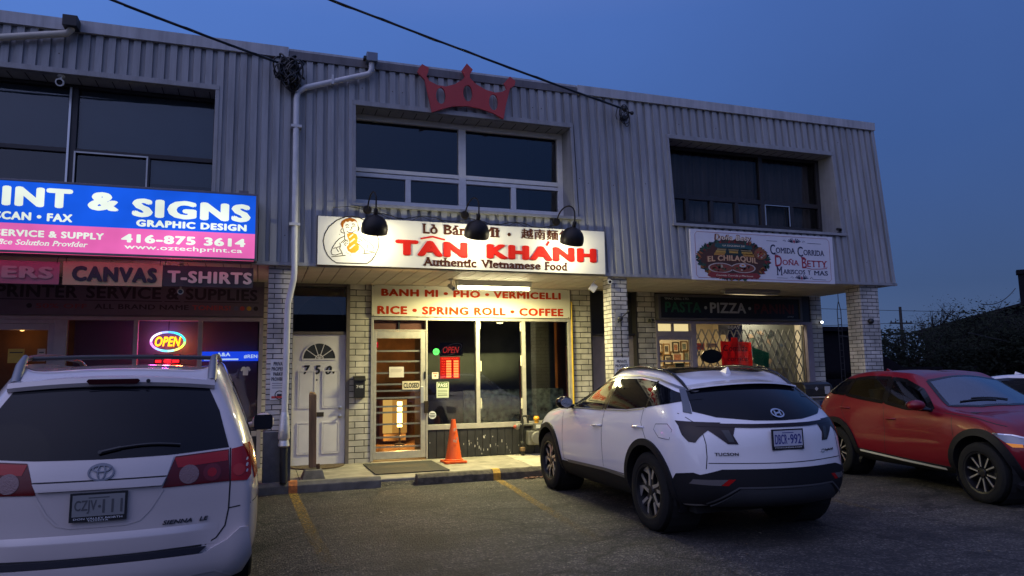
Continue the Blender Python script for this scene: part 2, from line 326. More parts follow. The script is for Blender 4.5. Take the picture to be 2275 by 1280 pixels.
for a, b in zip(xs_, xs_[1:]):
    cm_ = mat('concrete_pale', (.46, .42, .33), .8, noise=.25, nscale=6, bump=.25, bscale=120) if a == 4.05 else conc
    pr = [(10.35, -.2), (10.35, .078), (10.365, .09), (12.3, .132), (12.3, -.2)]
    sw.add([(x, y, z) for x in (a+.004, b-.004) for y, z in pr], [(0, 1, 2, 3, 4), (9, 8, 7, 6, 5)]+[(i, i+5, (i+1) % 5+5, (i+1) % 5) for i in range(5)], cm_)
structure(sw.build('sidewalk'))
# painted bay lines
def worn_paint():
    m = bpy.data.materials.new('line_paint'); m.use_nodes = True; n = m.node_tree.nodes; l = m.node_tree.links; b = n['Principled BSDF']
    b.inputs['Base Color'].default_value = (.30, .185, .03, 1); b.inputs['Roughness'].default_value = .8
    tc = n.new('ShaderNodeTexCoord'); sp = n.new('ShaderNodeSeparateXYZ'); l.new(tc.outputs['Object'], sp.inputs[0])
    t = n.new('ShaderNodeTexNoise'); t.inputs['Scale'].default_value = 26; t.inputs['Detail'].default_value = 8; t.inputs['Roughness'].default_value = .75; l.new(tc.outputs['Object'], t.inputs['Vector'])
    f = n.new('ShaderNodeMapRange'); f.inputs[1].default_value = 10.1; f.inputs[2].default_value = 6.4; f.inputs[3].default_value = -.01; f.inputs[4].default_value = .12; l.new(sp.outputs['Y'], f.inputs[0])
    d = n.new('ShaderNodeMath'); d.operation = 'SUBTRACT'; l.new(t.outputs[0], d.inputs[0]); l.new(f.outputs[0], d.inputs[1])
    g = n.new('ShaderNodeMapRange'); g.inputs[1].default_value = .38; g.inputs[2].default_value = .62; l.new(d.outputs[0], g.inputs[0])
    tr = n.new('ShaderNodeBsdfTransparent'); ms = n.new('ShaderNodeMixShader'); l.new(g.outputs[0], ms.inputs[0]); l.new(tr.outputs[0], ms.inputs[1]); l.new(b.outputs[0], ms.inputs[2]); l.new(ms.outputs[0], n['Material Output'].inputs[0])
    MATS['line_paint'] = m; return m
yel = worn_paint()
for k, pts in enumerate([[(.47, 10.14), (.50, 9.0), (.52, 8.2), (.55, 7.2), (.60, 6.2)], [(3.31, 10.14), (3.24, 9.2), (3.13, 8.2), (3.03, 7.0), (2.97, 6.0)], [(6.45, 10.1), (6.4, 8), (6.3, 6)]]):
    ln = MB(); vs = []
    for (x0, y0), (x1, y1) in zip(pts, pts[1:]):
        for i in range(10):
            t = i/10; y = y0+(y1-y0)*t; x = x0+(x1-x0)*t
            for s_ in range(4): u = x-.056+.112*s_/3; vs.append((u, y, ground_z(u, y)+.004))
    nn_ = len(vs)//4; ln.add(vs, [(4*i+q, 4*i+q+1, 4*i+5+q, 4*i+4+q) for i in range(nn_-1) for q in range(3)], yel)
    structure(ln.build('bay_line'))
# ================================================================ the plaza building
B = thing('commercial_building', 'two-storey shop block with ribbed grey metal upper floor over white brick shopfronts', 'building', (0, YW, 0))
clad = mat('painted_steel', (.31, .315, .325), .45, noise=.14, nscale=2.2, stretch=(1, 1, .25), spec=.4, streak=.28)
clad_d = mat('flashing_dark', (.13, .118, .122), .45, noise=.12, nscale=3, streak=.3)
clad_l = mat('flashing_light', (.42, .42, .43), .4, noise=.1, nscale=3, streak=.3)
trimm = mat('trim_paint', (.27, .27, .275), .5, noise=.1, nscale=6, streak=.2)
K = (YT-YF)/(ZT-ZB)
def my(z): return YF+K*(z-ZB)
def man(a, b, d): return (a, my(b)-d, b)
WIN = [(-4.06, -.652), (1.257, 4.685), (6.52, 10.0)]; WB, WT = 3.975, 5.472
prof = []; x = XL
while x < XR:
    for dx, nn in ((0, 0), (.008, .036), (.094, .036), (.097, 0)):
        if x+dx < XR: prof.append((x+dx, nn))
    x += .15
prof.append((XR, 0))
def nat(x):
    for (a, na), (b, nb) in zip(prof, prof[1:]):
        if a <= x <= b: return na+(nb-na)*(x-a)/max(1e-9, b-a)
    return 0
edges = sorted(prof+[(w, nat(w)) for ww in WIN for w in ww])
mb = MB()
for (a, na), (b, nb) in zip(edges, edges[1:]):
    if b-a < 1e-6: continue
    mid = (a+b)/2; inw = any(w0 < mid < w1 for w0, w1 in WIN)
    for z0, z1 in ((ZB, WB), (WB, WT), (WT, ZT)):
        if inw and z0 == WB: continue
        mb.add([man(a, z0, na), man(b, z0, nb), man(b, z1, nb), man(a, z1, na)], [(0, 1, 2, 3)], clad)
rs = random.Random(3)
for i in range(46):   # fixing screws in the ribs
    xx = XL+.15*rs.randrange(0, 115)+.049; zz = rs.choice((3.45, 4.55, 4.62, 5.75))
    if any(w0-.1 < xx < w1+.1 for w0, w1 in WIN) and WB < zz < WT: continue
    mb.ball(man(xx, zz, .038), .008, mat('rust', (.06, .04, .03), .8), 6)
mb.build('cladding', B)
mb = MB()   # flashing, trims and corner
for a, b, m_, dy, zt in ((XL, .30, clad_l, .075, ZR+.01), (.305, 4.84, clad_d, .055, ZR-.035), (4.845, XR+.03, clad_l, .07, ZR)):
    mb.box(a, b, YT-dy, YT+.25, ZT-.005, zt, m_)
mb.box(.305, 4.84, YT-.02, YT+.4, ZR-.033, ZR+.012, clad_l)
mb.box(XL, XR+.06, YF-.035, YF+.03, 3.032, 3.078, trimm)
mb.add([man(XR-.05, ZB+.03, .05), man(XR+.012, ZB+.03, .05), man(XR+.012, ZT-.01, .05), man(XR-.05, ZT-.01, .05)], [(0, 1, 2, 3)], clad)
mb.build('flashing', B)
mb = MB()
for (w0, w1) in WIN:
    mb.prism([(w0-.05, WT+.001), (w1+.05, WT+.001), (w1+.05, WT+.075), (w0-.05, WT+.075)], .0, .052, man, trimm)
    for a, b in ((w0-.05, w0), (w1, w1+.05)): mb.prism([(a, WB), (b, WB), (b, WT), (a, WT)], .0, .050, man, trimm)
    mb.prism([(w0-.07, WB-.05), (w1+.10, WB-.05), (w1+.10, WB-.002), (w0-.07, WB-.002)], .0, .075, man, trimm)
mb.build('window_trim', B, bevel=.004)
dark = mat('dark_room', (.03, .03, .035), .9)
plaster = mat('plaster', (.30, .29, .28), .9, noise=.1)
mb = MB()   # shell: right end wall, rear, roof, floor slab
mb.box(XL, XR-.01, YT+.05, 22, ZT-.02, ZT+.1, mat('roof_felt', (.06, .06, .06), .9))
mb.box(XR-.22, XR-.012, YF+.25, 22, ZS+.04, ZT-.03, clad)
mb.add([(XR-.012, YF+.01, ZB), (XR-.012, YF+.26, ZB), (XR-.012, YT+.3, ZT), (XR-.012, YT, ZT)], [(0, 1, 2, 3)], clad)
mb.box(XL, XL+.2, YF+.3, 22, 0, ZT-.03, plaster); mb.box(XL+.2, XR-.23, 21.8, 22, 0, ZT-.03, plaster)
mb.box(XL+.2, XR-.23, YW+.25, 21.8, ZS+.03, ZS+.2, plaster)
mb.box(XL+.2, XR-.23, YG+.1, YW+.24, ZS+.06, ZS+.2, dark)
for xx in (.30, 5.55): mb.box(xx-.1, xx+.1, YG+.25, 21.8, ZS+.21, ZT-.03, dark)
mb.build('shell', B)
# soffit of tongue-and-groove boards running to the wall
sof = mat('soffit_board', (.46, .415, .34), .6, noise=.15, nscale=3)
mb = MB(); x = XL
while x < XR-.02:
    mb.box(x+.006, min(x+.214, XR-.02), YF+.031, YW-.002, ZS, ZS+.03, sof); x += .22
mb.box(XL, XR-.02, YF+.031, YW, ZS+.012, ZS+.05, mat('groove', (.05, .045, .04), .9))
mb.build('soffit', B)
bw = brick('brick_wall', .30, .098, .007, (.64, .60, .52), (.48, .45, .38))
bp_ = brick('brick_pillar', .215, .068, .0065, (.62, .59, .53), (.46, .44, .39), (.05, .048, .046))
for a, b in ((.062, .47), (1.405, 1.745), (5.385, 5.76), (6.74, 7.12), (10.81, 11.085)):
    MB().box(a, b, YW, YW+.25, .1, ZS-.001, bw).build('brick_pier', B)
mb = MB()
mb.box(XL+.21, -4.6, YW, YW+.25, .1, ZS-.001, bw); mb.box(10.86, XR-.02, YW+.26, 21.9, .1, ZS+.02, bw)
mb.build('brick_wall', B)
pil = []
for a, b, d in ((.102, .43, .34), (5.28, 5.565, .28), (10.345, 10.765, .34)):
    o = MB().box(a, b, YF+.05, YF+.05+d, .08, ZS-.001, bp_).build('pillar', B); pil.append(o)
MB().box(.082, .438, YF+.035, YF+.42, .082, .80, mat('grey_block_paint', (.085, .088, .095), .7, noise=.3, nscale=9, bump=.2)).build('pillar_base', B, bevel=.008)
# ---------------------------------------------------------------- upper windows
alu = mat('aluminium', (.46, .45, .43), .38, .55, noise=.12, nscale=10)
alu_b = mat('aluminium_bright', (.62, .62, .62), .3, .7)
whitef = mat('white_frame', (.66, .65, .63), .45, noise=.08, nscale=9)
bronze = mat('bronze_frame', (.035, .032, .034), .45, .2)
pane = glass('window_glass', (.86, .90, .90), ior=1.55)
def reveal(mb, w0, w1, m):
    y0, y1 = my(WB)+.002, my(WT)+.002
    mb.quad((w0, y1, WT), (w1, y1, WT), (w1, YG, WT), (w0, YG, WT), m)
    mb.quad((w0, y0, WB), (w1, y0, WB), (w1, YG, WB+.12), (w0, YG, WB+.12), m)
    for w in (w0, w1): mb.quad((w, y0, WB), (w, YG, WB), (w, YG, WT), (w, y1, WT), m)
gr_ = MATS['groove']
def upper(w0, w1, fm, bars, panes, extra=None, gl_=None):
    fr = MB(); z0, z1 = WB+.10, WT-.004
    for a, b, c, d in bars: fr.box(a, b, YG-.035, YG+.05, c, d, fm)
    o = fr.build('window', B, bevel=.004)
    rv = MB(); reveal(rv, w0, w1, trimm)
    xx = w0+.12
    while xx < w1-.05:
        rv.box(xx, xx+.012, my(WT)+.05, YG-.04, WT-.006, WT-.003, gr_); xx += .2
    rv.build('reveal', o, recalc=False)
    for a, b, c, d in panes: MB().quad((a, YG+.01, c), (b, YG+.01, c), (b, YG+.01, d), (a, YG+.01, d), gl_ or pane).build('pane', o)
    if extra: extra(o)
    return o
w0, w1 = WIN[1]
def room2(o): MB().box(w0, w1, YG+1.6, YG+1.62, 3.4, 5.9, mat('room_dark', (.02, .022, .028), .9)).build('blind_or_dark_back', o)  # near-black sheet painted to stand in for the unlit room behind
upper(w0, w1, whitef, [(w0, w1, 5.385, WT-.002), (w0, w1, WB+.10, 4.145), (w0, 1.305, 4.146, 5.384), (4.595, w1, 4.146, 5.384), (2.903, 3.022, 4.146, 5.384),
      (1.306, 2.902, 4.50, 4.56), (1.306, 2.902, 4.575, 4.635), (3.023, 4.594, 4.50, 4.555), (3.023, 4.594, 4.57, 4.64), (2.06, 2.142, 4.146, 4.499), (3.775, 3.858, 4.146, 4.499)],
      [(1.3, 2.91, 4.63, 5.39), (3.02, 4.6, 4.63, 5.39), (1.3, 2.07, 4.14, 4.51), (2.14, 2.91, 4.14, 4.51), (3.02, 3.78, 4.14, 4.51), (3.85, 4.6, 4.14, 4.51)], room2)
w0c, w1c = WIN[2]
def curtains(o):
    mb = MB(); n = 160; x0, x1 = w0c+.02, w1c-.12; r = random.Random(5); ph = 0
    vs = []
    for i in range(n+1):
        ph += .55+.5*r.random(); xx = x0+(x1-x0)*i/n; yy = YG+.16+.025*math.sin(ph)
        vs += [(xx, yy, 4.1), (xx, yy, 5.43)]
    mb.add(vs, [(2*i, 2*i+2, 2*i+3, 2*i+1) for i in range(n)], mat('curtain', (.16, .135, .13), .9, noise=.35, nscale=2.5, stretch=(3, 1, .3)))
    mb.build('curtain', o, smooth=60)
    s = MB()
    for a, b, c, d in ((8.70, 8.714, 4.15, 4.53), (9.235, 9.250, 4.15, 4.53), (8.715, 9.234, 4.519, 4.53)): s.box(a, b, YG-.05, YG-.036, c, d, alu_b)
    s.build('sash', o)
upper(w0c, w1c, bronze, [(w0c, w1c, 5.42, WT-.002), (w0c, w1c, WB+.10, 4.14), (w0c, 6.60, 4.141, 5.419), (9.93, w1c, 4.141, 5.419), (8.62, 8.70, 4.141, 5.419), (6.601, 8.619, 4.53, 4.61), (8.701, 9.929, 4.53, 4.61)]
      + [(q, q+.07, 4.141, 4.529) for q in (7.02, 7.53, 8.06, 9.28)], [(6.59, 8.63, 4.6, 5.43), (8.69, 9.94, 4.6, 5.43), (6.59, 8.63, 4.13, 4.54), (8.69, 9.94, 4.13, 4.54)], curtains, glass('dull_glass', (.80, .80, .78), refl=.55, ior=1.4))
w0d, w1d = WIN[0]
def blinds(o):
    bl = mat('roller_blind', (.065, .10, .135), .8, noise=.1, nscale=3)
    for a, b, c, d in ((-4.0, -2.49, 4.58, 5.43), (-2.36, -.68, 4.58, 5.43), (-1.47, -.68, 4.2, 4.53)): MB().box(a, b, YG+.07, YG+.08, c, d, bl).build('blind_or_dark_back', o)
    MB().box(-4.0, -.66, YG+.5, YG+.52, 4.0, 5.5, MATS['room_dark']).build('blind_or_dark_back', o)  # dark sheet in place of the shaded room behind the real blinds
    s = MB()
    for a, b, c, d in ((-2.385, -2.365, 4.1, 4.55), (-1.515, -1.495, 4.1, 4.55), (-2.364, -1.516, 4.53, 4.55)): s.box(a, b, YG-.05, YG-.036, c, d, alu)
    s.build('sash', o)
    v = MB(); v.box(-2.47, -2.445, YG-.06, YG-.036, 4.08, 5.42, alu_b); v.build('post', o)
upper(w0d, w1d, bronze, [(w0d, w1d, 5.43, WT-.002), (w0d, w1d, WB+.10, 4.10), (w0d, -4.0, 4.101, 5.429), (-.685, w1d, 4.101, 5.429), (-2.48, -2.37, 4.101, 5.429), (-4.0, -2.481, 4.53, 4.59), (-2.369, -.686, 4.53, 4.59), (-1.52, -1.47, 4.101, 4.529)],
      [(-4.0, -2.48, 4.58, 5.43), (-2.38, -.68, 4.58, 5.43), (-4.0, -2.48, 4.1, 4.54), (-2.38, -1.5, 4.1, 4.54), (-1.48, -.68, 4.1, 4.54)], blinds)
# ---------------------------------------------------------------- downspouts
pipe_w = mat('downpipe_white', (.56, .56, .57), .4, noise=.12, nscale=5)
blk = mat('black_plastic', (.012, .012, .013), .45)
def rect_pipe(mb, pts, w, m): mb.tube(pts, w, m, n=4) if False else mb.tube(pts, w, m, n=10)
mb = MB(); px_, py_ = 1.47, YT-.13
mb.tube([(1.47, YT-.15, 6.15), (1.475, YT-.15, 6.02), (1.43, YT-.13, 5.95), (.54, my(5.62)-.09, 5.635), (.44, my(5.55)-.085, 5.56), (.42, my(5.4)-.085, 5.45), (.425, my(3.3)-.085, 3.2), (.43, YF-.075, 2.95), (.425, YF-.07, 2.84), (.36, YF-.03, 2.52), (.355, YF-.02, 2.40), (.345, YF-.02, 1.0)], .042, pipe_w, 12)
o = mb.build('downpipe', B, smooth=50)
for zz in (5.03, 3.6): MB().box(.35, .495, my(zz)-.135, my(zz)-.035, zz-.018, zz+.018, pipe_w).build('strap', o)
MB().box(.90, .93, my(5.8)-.15, my(5.8)-.02, 5.72, 5.86, pipe_w).build('strap', o)
h = MB(); h.box(1.39, 1.55, YT-.23, YT-.079, 6.12, 6.255, mat('zinc', (.16, .18, .22), .4, .6)); h.box(1.35, 1.389, YT-.2, YT-.1, 6.15, 6.20, blk); h.build('hopper', o, bevel=.006)
f = MB(); f.lathe([(.046, 1.06), (.06, .98), (.07, .85), (.078, .72), (.06, .69), (.075, .62), (.055, .60)], (.345, YF-.03, 0), (0, 0, 1), mat('foil_wrap', (.62, .62, .62), .35, .5, bump=.8, bscale=18), 14); f.build('wrap', o, smooth=40)
f = MB(); f.tube([(.345, YF-.03, .60), (.345, YF-.035, .35), (.35, YF-.05, .14)], .05, mat('pipe_dark', (.03, .03, .032), .6, .3), 12); f.build('drain_pipe', o, smooth=50)
mb = MB(); mb.tube([(-2.40, YT-.17, 6.12), (-2.405, YT-.17, 6.05), (-2.46, YT-.14, 6.0), (-3.3, my(5.83)-.09, 5.83), (-4.3, my(5.6)-.09, 5.6), (-4.42, my(5.5)-.085, 5.5), (-4.44, my(3)-.085, 3.1)], .045, mat('downpipe_cream', (.48, .45, .38), .45, noise=.12), 12)
o = mb.build('downpipe', B, smooth=50); h = MB(); h.box(-2.49, -2.32, YT-.27, YT-.08, 6.06, 6.205, mat('hopper_black', (.008, .008, .01), .5)); h.build('hopper', o, bevel=.006)
# ---------------------------------------------------------------- doors
def knob(mb, x, y, z, m): mb.lathe([(.001, 0), (.03, 0), (.03, .008), (.014, .014), (.014, .03), (.028, .042), (.028, .058), (.001, .066)], (x, y, z), (0, -1, 0), m, 16)
dpaint = mat('door_paint', (.68, .66, .68), .45, noise=.06, nscale=5)
fr = MB(); dfr = mat('door_frame_paint', (.13, .11, .105), .6, noise=.2)
fr.box(.472, .508, YW-.02, YW+.12, .13, ZS-.004, dfr); fr.box(1.348, 1.403, YW-.02, YW+.12, .13, ZS-.004, dfr); fr.box(.509, 1.347, YW, YW+.12, 2.20, 2.245, dfr); fr.box(.509, 1.347, YW, YW+.12, 2.985, ZS-.004, dfr)
D = fr.build('door', B)
s = MB(); y0 = YW+.03; s.box(.512, 1.344, y0, y0+.045, .135, 2.198, dpaint)
for a, b, c, d in ((.60, .87, 1.02, 1.62), (.98, 1.25, 1.02, 1.62), (.60, .87, .30, .80), (.98, 1.25, .30, .80)):
    for k, ww in ((0, .018), (.028, .010)):
        s.prism([(a+k, c+k), (b-k, c+k), (b-k, d-k), (a+k, d-k)], .0, .009, facade(y0), dpaint) if k else None
        for q in ((a, b, c, c+ww), (a, b, d-ww, d), (a, a+ww, c+ww, d-ww), (b-ww, b, c+ww, d-ww)):
            if not k: s.box(q[0], q[1], y0-.014, y0-.0005, q[2], q[3], dpaint)
ar = circle(.928, 1.80, .265, n=25, a0=0, a1=math.pi)
stroke(s, ar+[(.663, 1.80)], .022, facade(y0), dpaint, 0, .012); stroke(s, [(.66, 1.80), (1.195, 1.80)], .022, facade(y0), dpaint, 0, .0122)
s.build('slab', D)
s = MB(); s.prism(circle(.928, 1.81, .25, n=25, a0=0, a1=math.pi), .0, .003, facade(y0), mat('fan_glass', (.05, .055, .065), .12)); s.build('fan_light', D)
s = MB()
for an in (36, 72, 108, 144): stroke(s, [(.928, 1.81), (.928+.25*math.cos(math.radians(an)), 1.81+.25*math.sin(math.radians(an)))], .012, facade(y0), dpaint, .003, .008)
stroke(s, circle(.928, 1.81, .06, n=12, a0=0, a1=math.pi), .014, facade(y0), dpaint, .003, .0075); s.build('glazing_bar', D)
s = MB(); put_text(s, '7', .685, .785, 1.56, 1.705, facade(y0), blk, .04, .15, .0, .012); put_text(s, '5', .855, .95, 1.56, 1.705, facade(y0), blk, .04, .15, .0, .012); put_text(s, '0', 1.025, 1.13, 1.55, 1.695, facade(y0), blk, .04, .25, .0, .012)
s.ball((1.155, y0, 1.585), .022, blk, 8); s.ball((.895, y0, 1.47), .014, blk, 8); s.build('house_number', D)
s = MB(); s.box(.86, 1.01, y0-.008, y0-.0006, .885, .955, mat('brass_dark', (.05, .04, .03), .5, .4)); s.build('mail_slot', D)
s = MB(); knob(s, 1.265, y0, 1.02, mat('steel', (.45, .44, .44), .3, .9)); knob(s, 1.265, y0, .885, MATS['steel']); s.build('knob', D, smooth=40)
s = MB(); s.quad((.509, YW+.05, 2.246), (1.347, YW+.05, 2.246), (1.347, YW+.05, 2.984), (.509, YW+.05, 2.984), pane); s.build('transom_pane', D)
s = MB(); s.prism(circle(.95, 2.30, .40, .55, n=30, a0=0, a1=math.pi), 0, .02, facade(YW+.35), mat('transom_back', (.03, .028, .026), .9)); s.box(.51, 1.346, YW+.36, YW+.37, 2.2, 3.0, mat('transom_brown', (.09, .07, .05), .9)); s.build('transom_screen', D)
# shop 2 glazing
front_alu = mat('front_aluminium', (.52, .49, .43), .38, .45, noise=.12, nscale=12)
FR = MB()
for a, b, c, d in ((1.747, 5.383, 2.445, 2.497), (1.747, 1.792, .14, 2.444), (2.672, 2.70, .14, 2.444), (1.793, 2.671, 2.262, 2.285), (2.701, 5.383, .605, .69), (3.555, 3.622, .691, 2.444), (4.405, 4.47, .691, 2.444), (5.30, 5.383, .691, 2.444)):
    FR.box(a, b, YW-.02, YW+.09, c, d, front_alu)
SW = FR.build('shop_window', B, bevel=.003)
for a, b in ((2.7, 3.555), (3.622, 4.405), (4.47, 5.3)): MB().quad((a, YW+.03, .69), (b, YW+.03, .69), (b, YW+.03, 2.445), (a, YW+.03, 2.445), pane).build('pane', SW)
MB().quad((1.79, YW+.03, 2.285), (2.67, YW+.03, 2.285), (2.67, YW+.03, 2.445), (1.79, YW+.03, 2.445), pane).build('pane', SW)
tr = MB(); tr.box(1.8, 2.21, YW+.08, YW+.09, 2.28, 2.45, mat('transom_red', (.16, .05, .035), .7)); tr.box(2.24, 2.66, YW+.08, YW+.09, 2.28, 2.45, MATS['transom_red']); tr.box(2.211, 2.239, YW+.05, YW+.09, 2.286, 2.444, bronze); tr.build('transom_board', SW)
r = random.Random(2)
for xx, zz in ((3.63, 2.40), (3.64, 1.66), (3.64, 1.02), (4.385, 2.36), (4.385, 1.75), (4.385, 1.0)): MB().box(xx, xx+.022, YW+.026, YW+.029, zz-.09, zz+.09, mat('tape', (.6, .57, .45), .6)).build('tape', SW)
MB().box(3.95, 4.07, YW+.026, YW+.029, 2.405, 2.43, MATS['tape']).build('tape', SW)
kp = MB(); kpm = mat('kick_panel', (.022, .022, .024), .55, noise=.4, nscale=8)
kp.box(2.701, 5.383, YW+.01, YW+.08, .13, .604, kpm); xx = 2.72
while xx < 5.37: kp.box(xx, xx+.125, YW-.004, YW+.009, .14, .602, kpm); xx += .135
for i in range(30):
    cx_ = r.gauss(3.75, .28); cz_ = r.uniform(.15, .5); hh = r.uniform(.008, .05); kp.box(cx_, cx_+r.uniform(.006, .016), YW-.0055, YW-.0045, cz_, cz_+hh, mat('peeled_paint', (.45, .43, .4), .8))
kp.build('kick_panel', B)
dr = MB()
for a, b, c, d in ((1.795, 1.84, .165, 2.258), (2.582, 2.668, .165, 2.258), (1.841, 2.581, 2.14, 2.258), (1.841, 2.581, .165, .285)): dr.box(a, b, YW-.01, YW+.04, c, d, front_alu)
D2 = dr.build('door', B, bevel=.004)
MB().quad((1.84, YW+.012, .285), (2.582, YW+.012, .285), (2.582, YW+.012, 2.14), (1.84, YW+.012, 2.14), pane).build('pane', D2)
bb = MB()
for zz in (1.928, 1.755, 1.563, 1.377, 1.269, 1.153, 1.013, .916, .725, .513, .355): bb.box(1.841, 2.581, YW+.018, YW+.03, zz-.014, zz+.014, mat('bar_steel', (.36, .33, .29), .45, .5))
bb.build('security_bars', D2)
hh = MB(); hh.box(2.575, 2.625, YW-.045, YW-.011, 1.06, 1.33, alu_b); hh.box(2.635, 2.70, YW-.06, YW-.021, .89, 1.09, mat('lock_bronze', (.06, .045, .03), .4, .7)); hh.box(2.64, 2.665, YW-.03, YW-.011, 1.46, 1.58, blk); hh.build('handle', D2, bevel=.004)
# door 3 (dark recess beside the bay pillar)
d3 = MB(); lil = mat('lilac_door', (.27, .235, .245), .6, noise=.1)
d3.box(5.79, 6.71, YW+.14, YW+.19, .135, 2.20, lil); D3 = d3.build('door', B)
d4 = MB(); d4.box(5.762, 5.789, YW, YW+.2, .13, ZS-.004, bronze); d4.box(6.711, 6.738, YW, YW+.2, .13, ZS-.004, bronze); d4.box(5.79, 6.71, YW+.05, YW+.2, 2.205, 2.24, bronze); d4.box(5.79, 6.71, YW+.16, YW+.2, 2.241, ZS-.004, mat('dark_board', (.022, .022, .026), .6)); d4.build('frame', D3)
d4 = MB(); knob(d4, 5.9, YW+.14, 1.05, MATS['steel']); d4.build('knob', D3, smooth=40)
# shop 3 glazing
F3 = MB(); f3m = mat('mauve_frame', (.30, .26, .30), .5, noise=.12)
for a, b, c, d in ((7.122, 10.808, 2.43, 2.49), (7.122, 7.165, .14, 2.429), (7.893, 8.01, .14, 2.429), (7.166, 7.892, 2.18, 2.285), (10.66, 10.808, .14, 2.429), (8.011, 10.659, .60, .70)): F3.box(a, b, YW-.02, YW+.08, c, d, f3m)
F3.box(7.49, 7.525, YW, YW+.06, 2.286, 2.429, f3m); F3.box(8.011, 10.659, YW, YW+.06, .13, .599, kpm)
S3 = F3.build('shop_window', B, bevel=.003)
MB().quad((8.01, YW+.03, .7), (10.66, YW+.03, .7), (10.66, YW+.03, 2.43), (8.01, YW+.03, 2.43), pane).build('pane', S3)
MB().quad((7.165, YW+.03, 2.285), (7.893, YW+.03, 2.285), (7.893, YW+.03, 2.43), (7.165, YW+.03, 2.43), pane).build('pane', S3)
D5 = MB()
for a, b, c, d in ((7.167, 7.195, .15, 2.178), (7.86, 7.891, .15, 2.178), (7.196, 7.859, 2.12, 2.178), (7.196, 7.859, .15, .30), (7.196, 7.859, 1.70, 1.73), (7.196, 7.859, 1.43, 1.455)): D5.box(a, b, YW-.005, YW+.045, c, d, f3m)
D5 = D5.build('door', B); MB().quad((7.195, YW+.012, .3), (7.86, YW+.012, .3), (7.86, YW+.012, 2.12), (7.195, YW+.012, 2.12), pane).build('pane', D5)
# shop 1 glazing
F1 = MB(); f1m = mat('shop_frame', (.33, .30, .31), .45, .2, noise=.1)
for a, b, c, d in ((-4.6, .06, 2.40, 2.455), (-3.66, -3.60, .14, 2.399), (-2.80, -2.64, .14, 2.399), (-1.775, -1.715, .7, 2.399), (-.89, -.825, .7, 2.399), (.0, .06, .14, 2.399), (-2.639, -.001, .62, .699), (-4.6, -2.801, 2.34, 2.399)): F1.box(a, b, YW-.02, YW+.08, c, d, f1m)
F1.box(-2.639, -.001, YW, YW+.06, .13, .619, kpm)
S1 = F1.build('shop_window', B, bevel=.003)
for a, b in ((-2.64, -1.775), (-1.715, -.89), (-.825, .0)): MB().quad((a, YW+.03, .7), (b, YW+.03, .7), (b, YW+.03, 2.4), (a, YW+.03, 2.4), pane).build('pane', S1)
MB().quad((-4.6, YW+.03, .3), (-3.66, YW+.03, .3), (-3.66, YW+.03, 2.34), (-4.6, YW+.03, 2.34), pane).build('pane', S1)
D6 = MB()
for a, b, c, d in ((-3.598, -3.52, .15, 2.338), (-2.88, -2.802, .15, 2.338), (-3.519, -2.881, 2.25, 2.338), (-3.519, -2.881, .15, .3)): D6.box(a, b, YW-.01, YW+.04, c, d, f1m)
D6 = D6.build('door', B); MB().quad((-3.52, YW+.012, .3), (-2.88, YW+.012, .3), (-2.88, YW+.012, 2.25), (-3.52, YW+.012, 2.25), pane).build('pane', D6)
hb = MB(); hb.box(-4.6, .06, YW-.005, YW+.1, 2.456, ZS-.004, mat('header_board', (.16, .15, .165), .7)); hb.box(7.122, 10.808, YW+.02, YW+.1, 2.491, ZS-.004, bronze); hb.box(1.747, 5.383, YW+.02, YW+.1, 2.498, ZS-.004, plaster); hb.build('header_board', B)
# ---------------------------------------------------------------- interiors
R = MB(); tile = mat('floor_tile', (.26, .15, .07), .18, noise=.2, nscale=3)
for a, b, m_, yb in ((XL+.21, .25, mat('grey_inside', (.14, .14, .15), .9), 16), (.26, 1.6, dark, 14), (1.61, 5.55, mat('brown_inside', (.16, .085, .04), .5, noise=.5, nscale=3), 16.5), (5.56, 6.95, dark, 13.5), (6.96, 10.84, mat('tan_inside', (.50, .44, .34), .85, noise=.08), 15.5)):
    R.box(a, b, YW+.3, yb, .1, .137, tile)
    R.box(a, b, yb, yb+.05, .14, ZS, m_); R.box(a-.003, a+.04, YW+.26, yb-.003, .14, ZS, m_); R.box(b-.04, b-.003, YW+.26, yb-.003, .14, ZS, m_)
R.build('interior', B)
gp = MB(); gp.box(3.5, 5.45, YW+.62, YW+.65, .3, 1.24, mat('green_screen', (.36, .44, .29), .7, noise=.95, nscale=10, bump=.2)); gp.box(2.72, 3.48, YW+.62, YW+.65, .3, 1.05, mat('grey_screen', (.10, .10, .085), .7, noise=.3, nscale=3)); gp.build('half_screen', B); gp = MB(); gp.box(2.72, 5.45, YW+1.0, YW+1.05, .14, ZS-.01, mat('added_blackout', (.095, .097, .075), .8, noise=.35, nscale=2)); gp.box(2.70, 2.719, YW+.2, YW+1.05, .14, ZS-.01, MATS['added_blackout']); gp.build('added_light_screen', B)  # full-height partition is added to block corridor glow behind the panes
rp = MB(); rp.box(4.375, 4.40, YW+.05, YW+.09, .7, 1.75, mat('red_trim', (.20, .03, .02), .5)); rp.box(5.27, 5.298, YW+.05, YW+.09, .7, 2.0, MATS['red_trim']); rp.build('curtain_edge', B)
bk = MB(); bk.box(-2.6, -.02, YW+.26, YW+.28, .7, 2.42, mat('back_blind', (.13, .135, .15), .8, noise=.08, nscale=2)); bk.build('shop_blind', B)
bk = MB(); bk.box(-4.5, -2.7, YW+.9, YW+.93, .2, 2.5, mat('orange_glow_paint', (.12, .06, .025), .8, noise=.45, nscale=2.2)); bk.build('painted_glow_panel', B)  # orange colour stands in for the dim glow inside this doorway
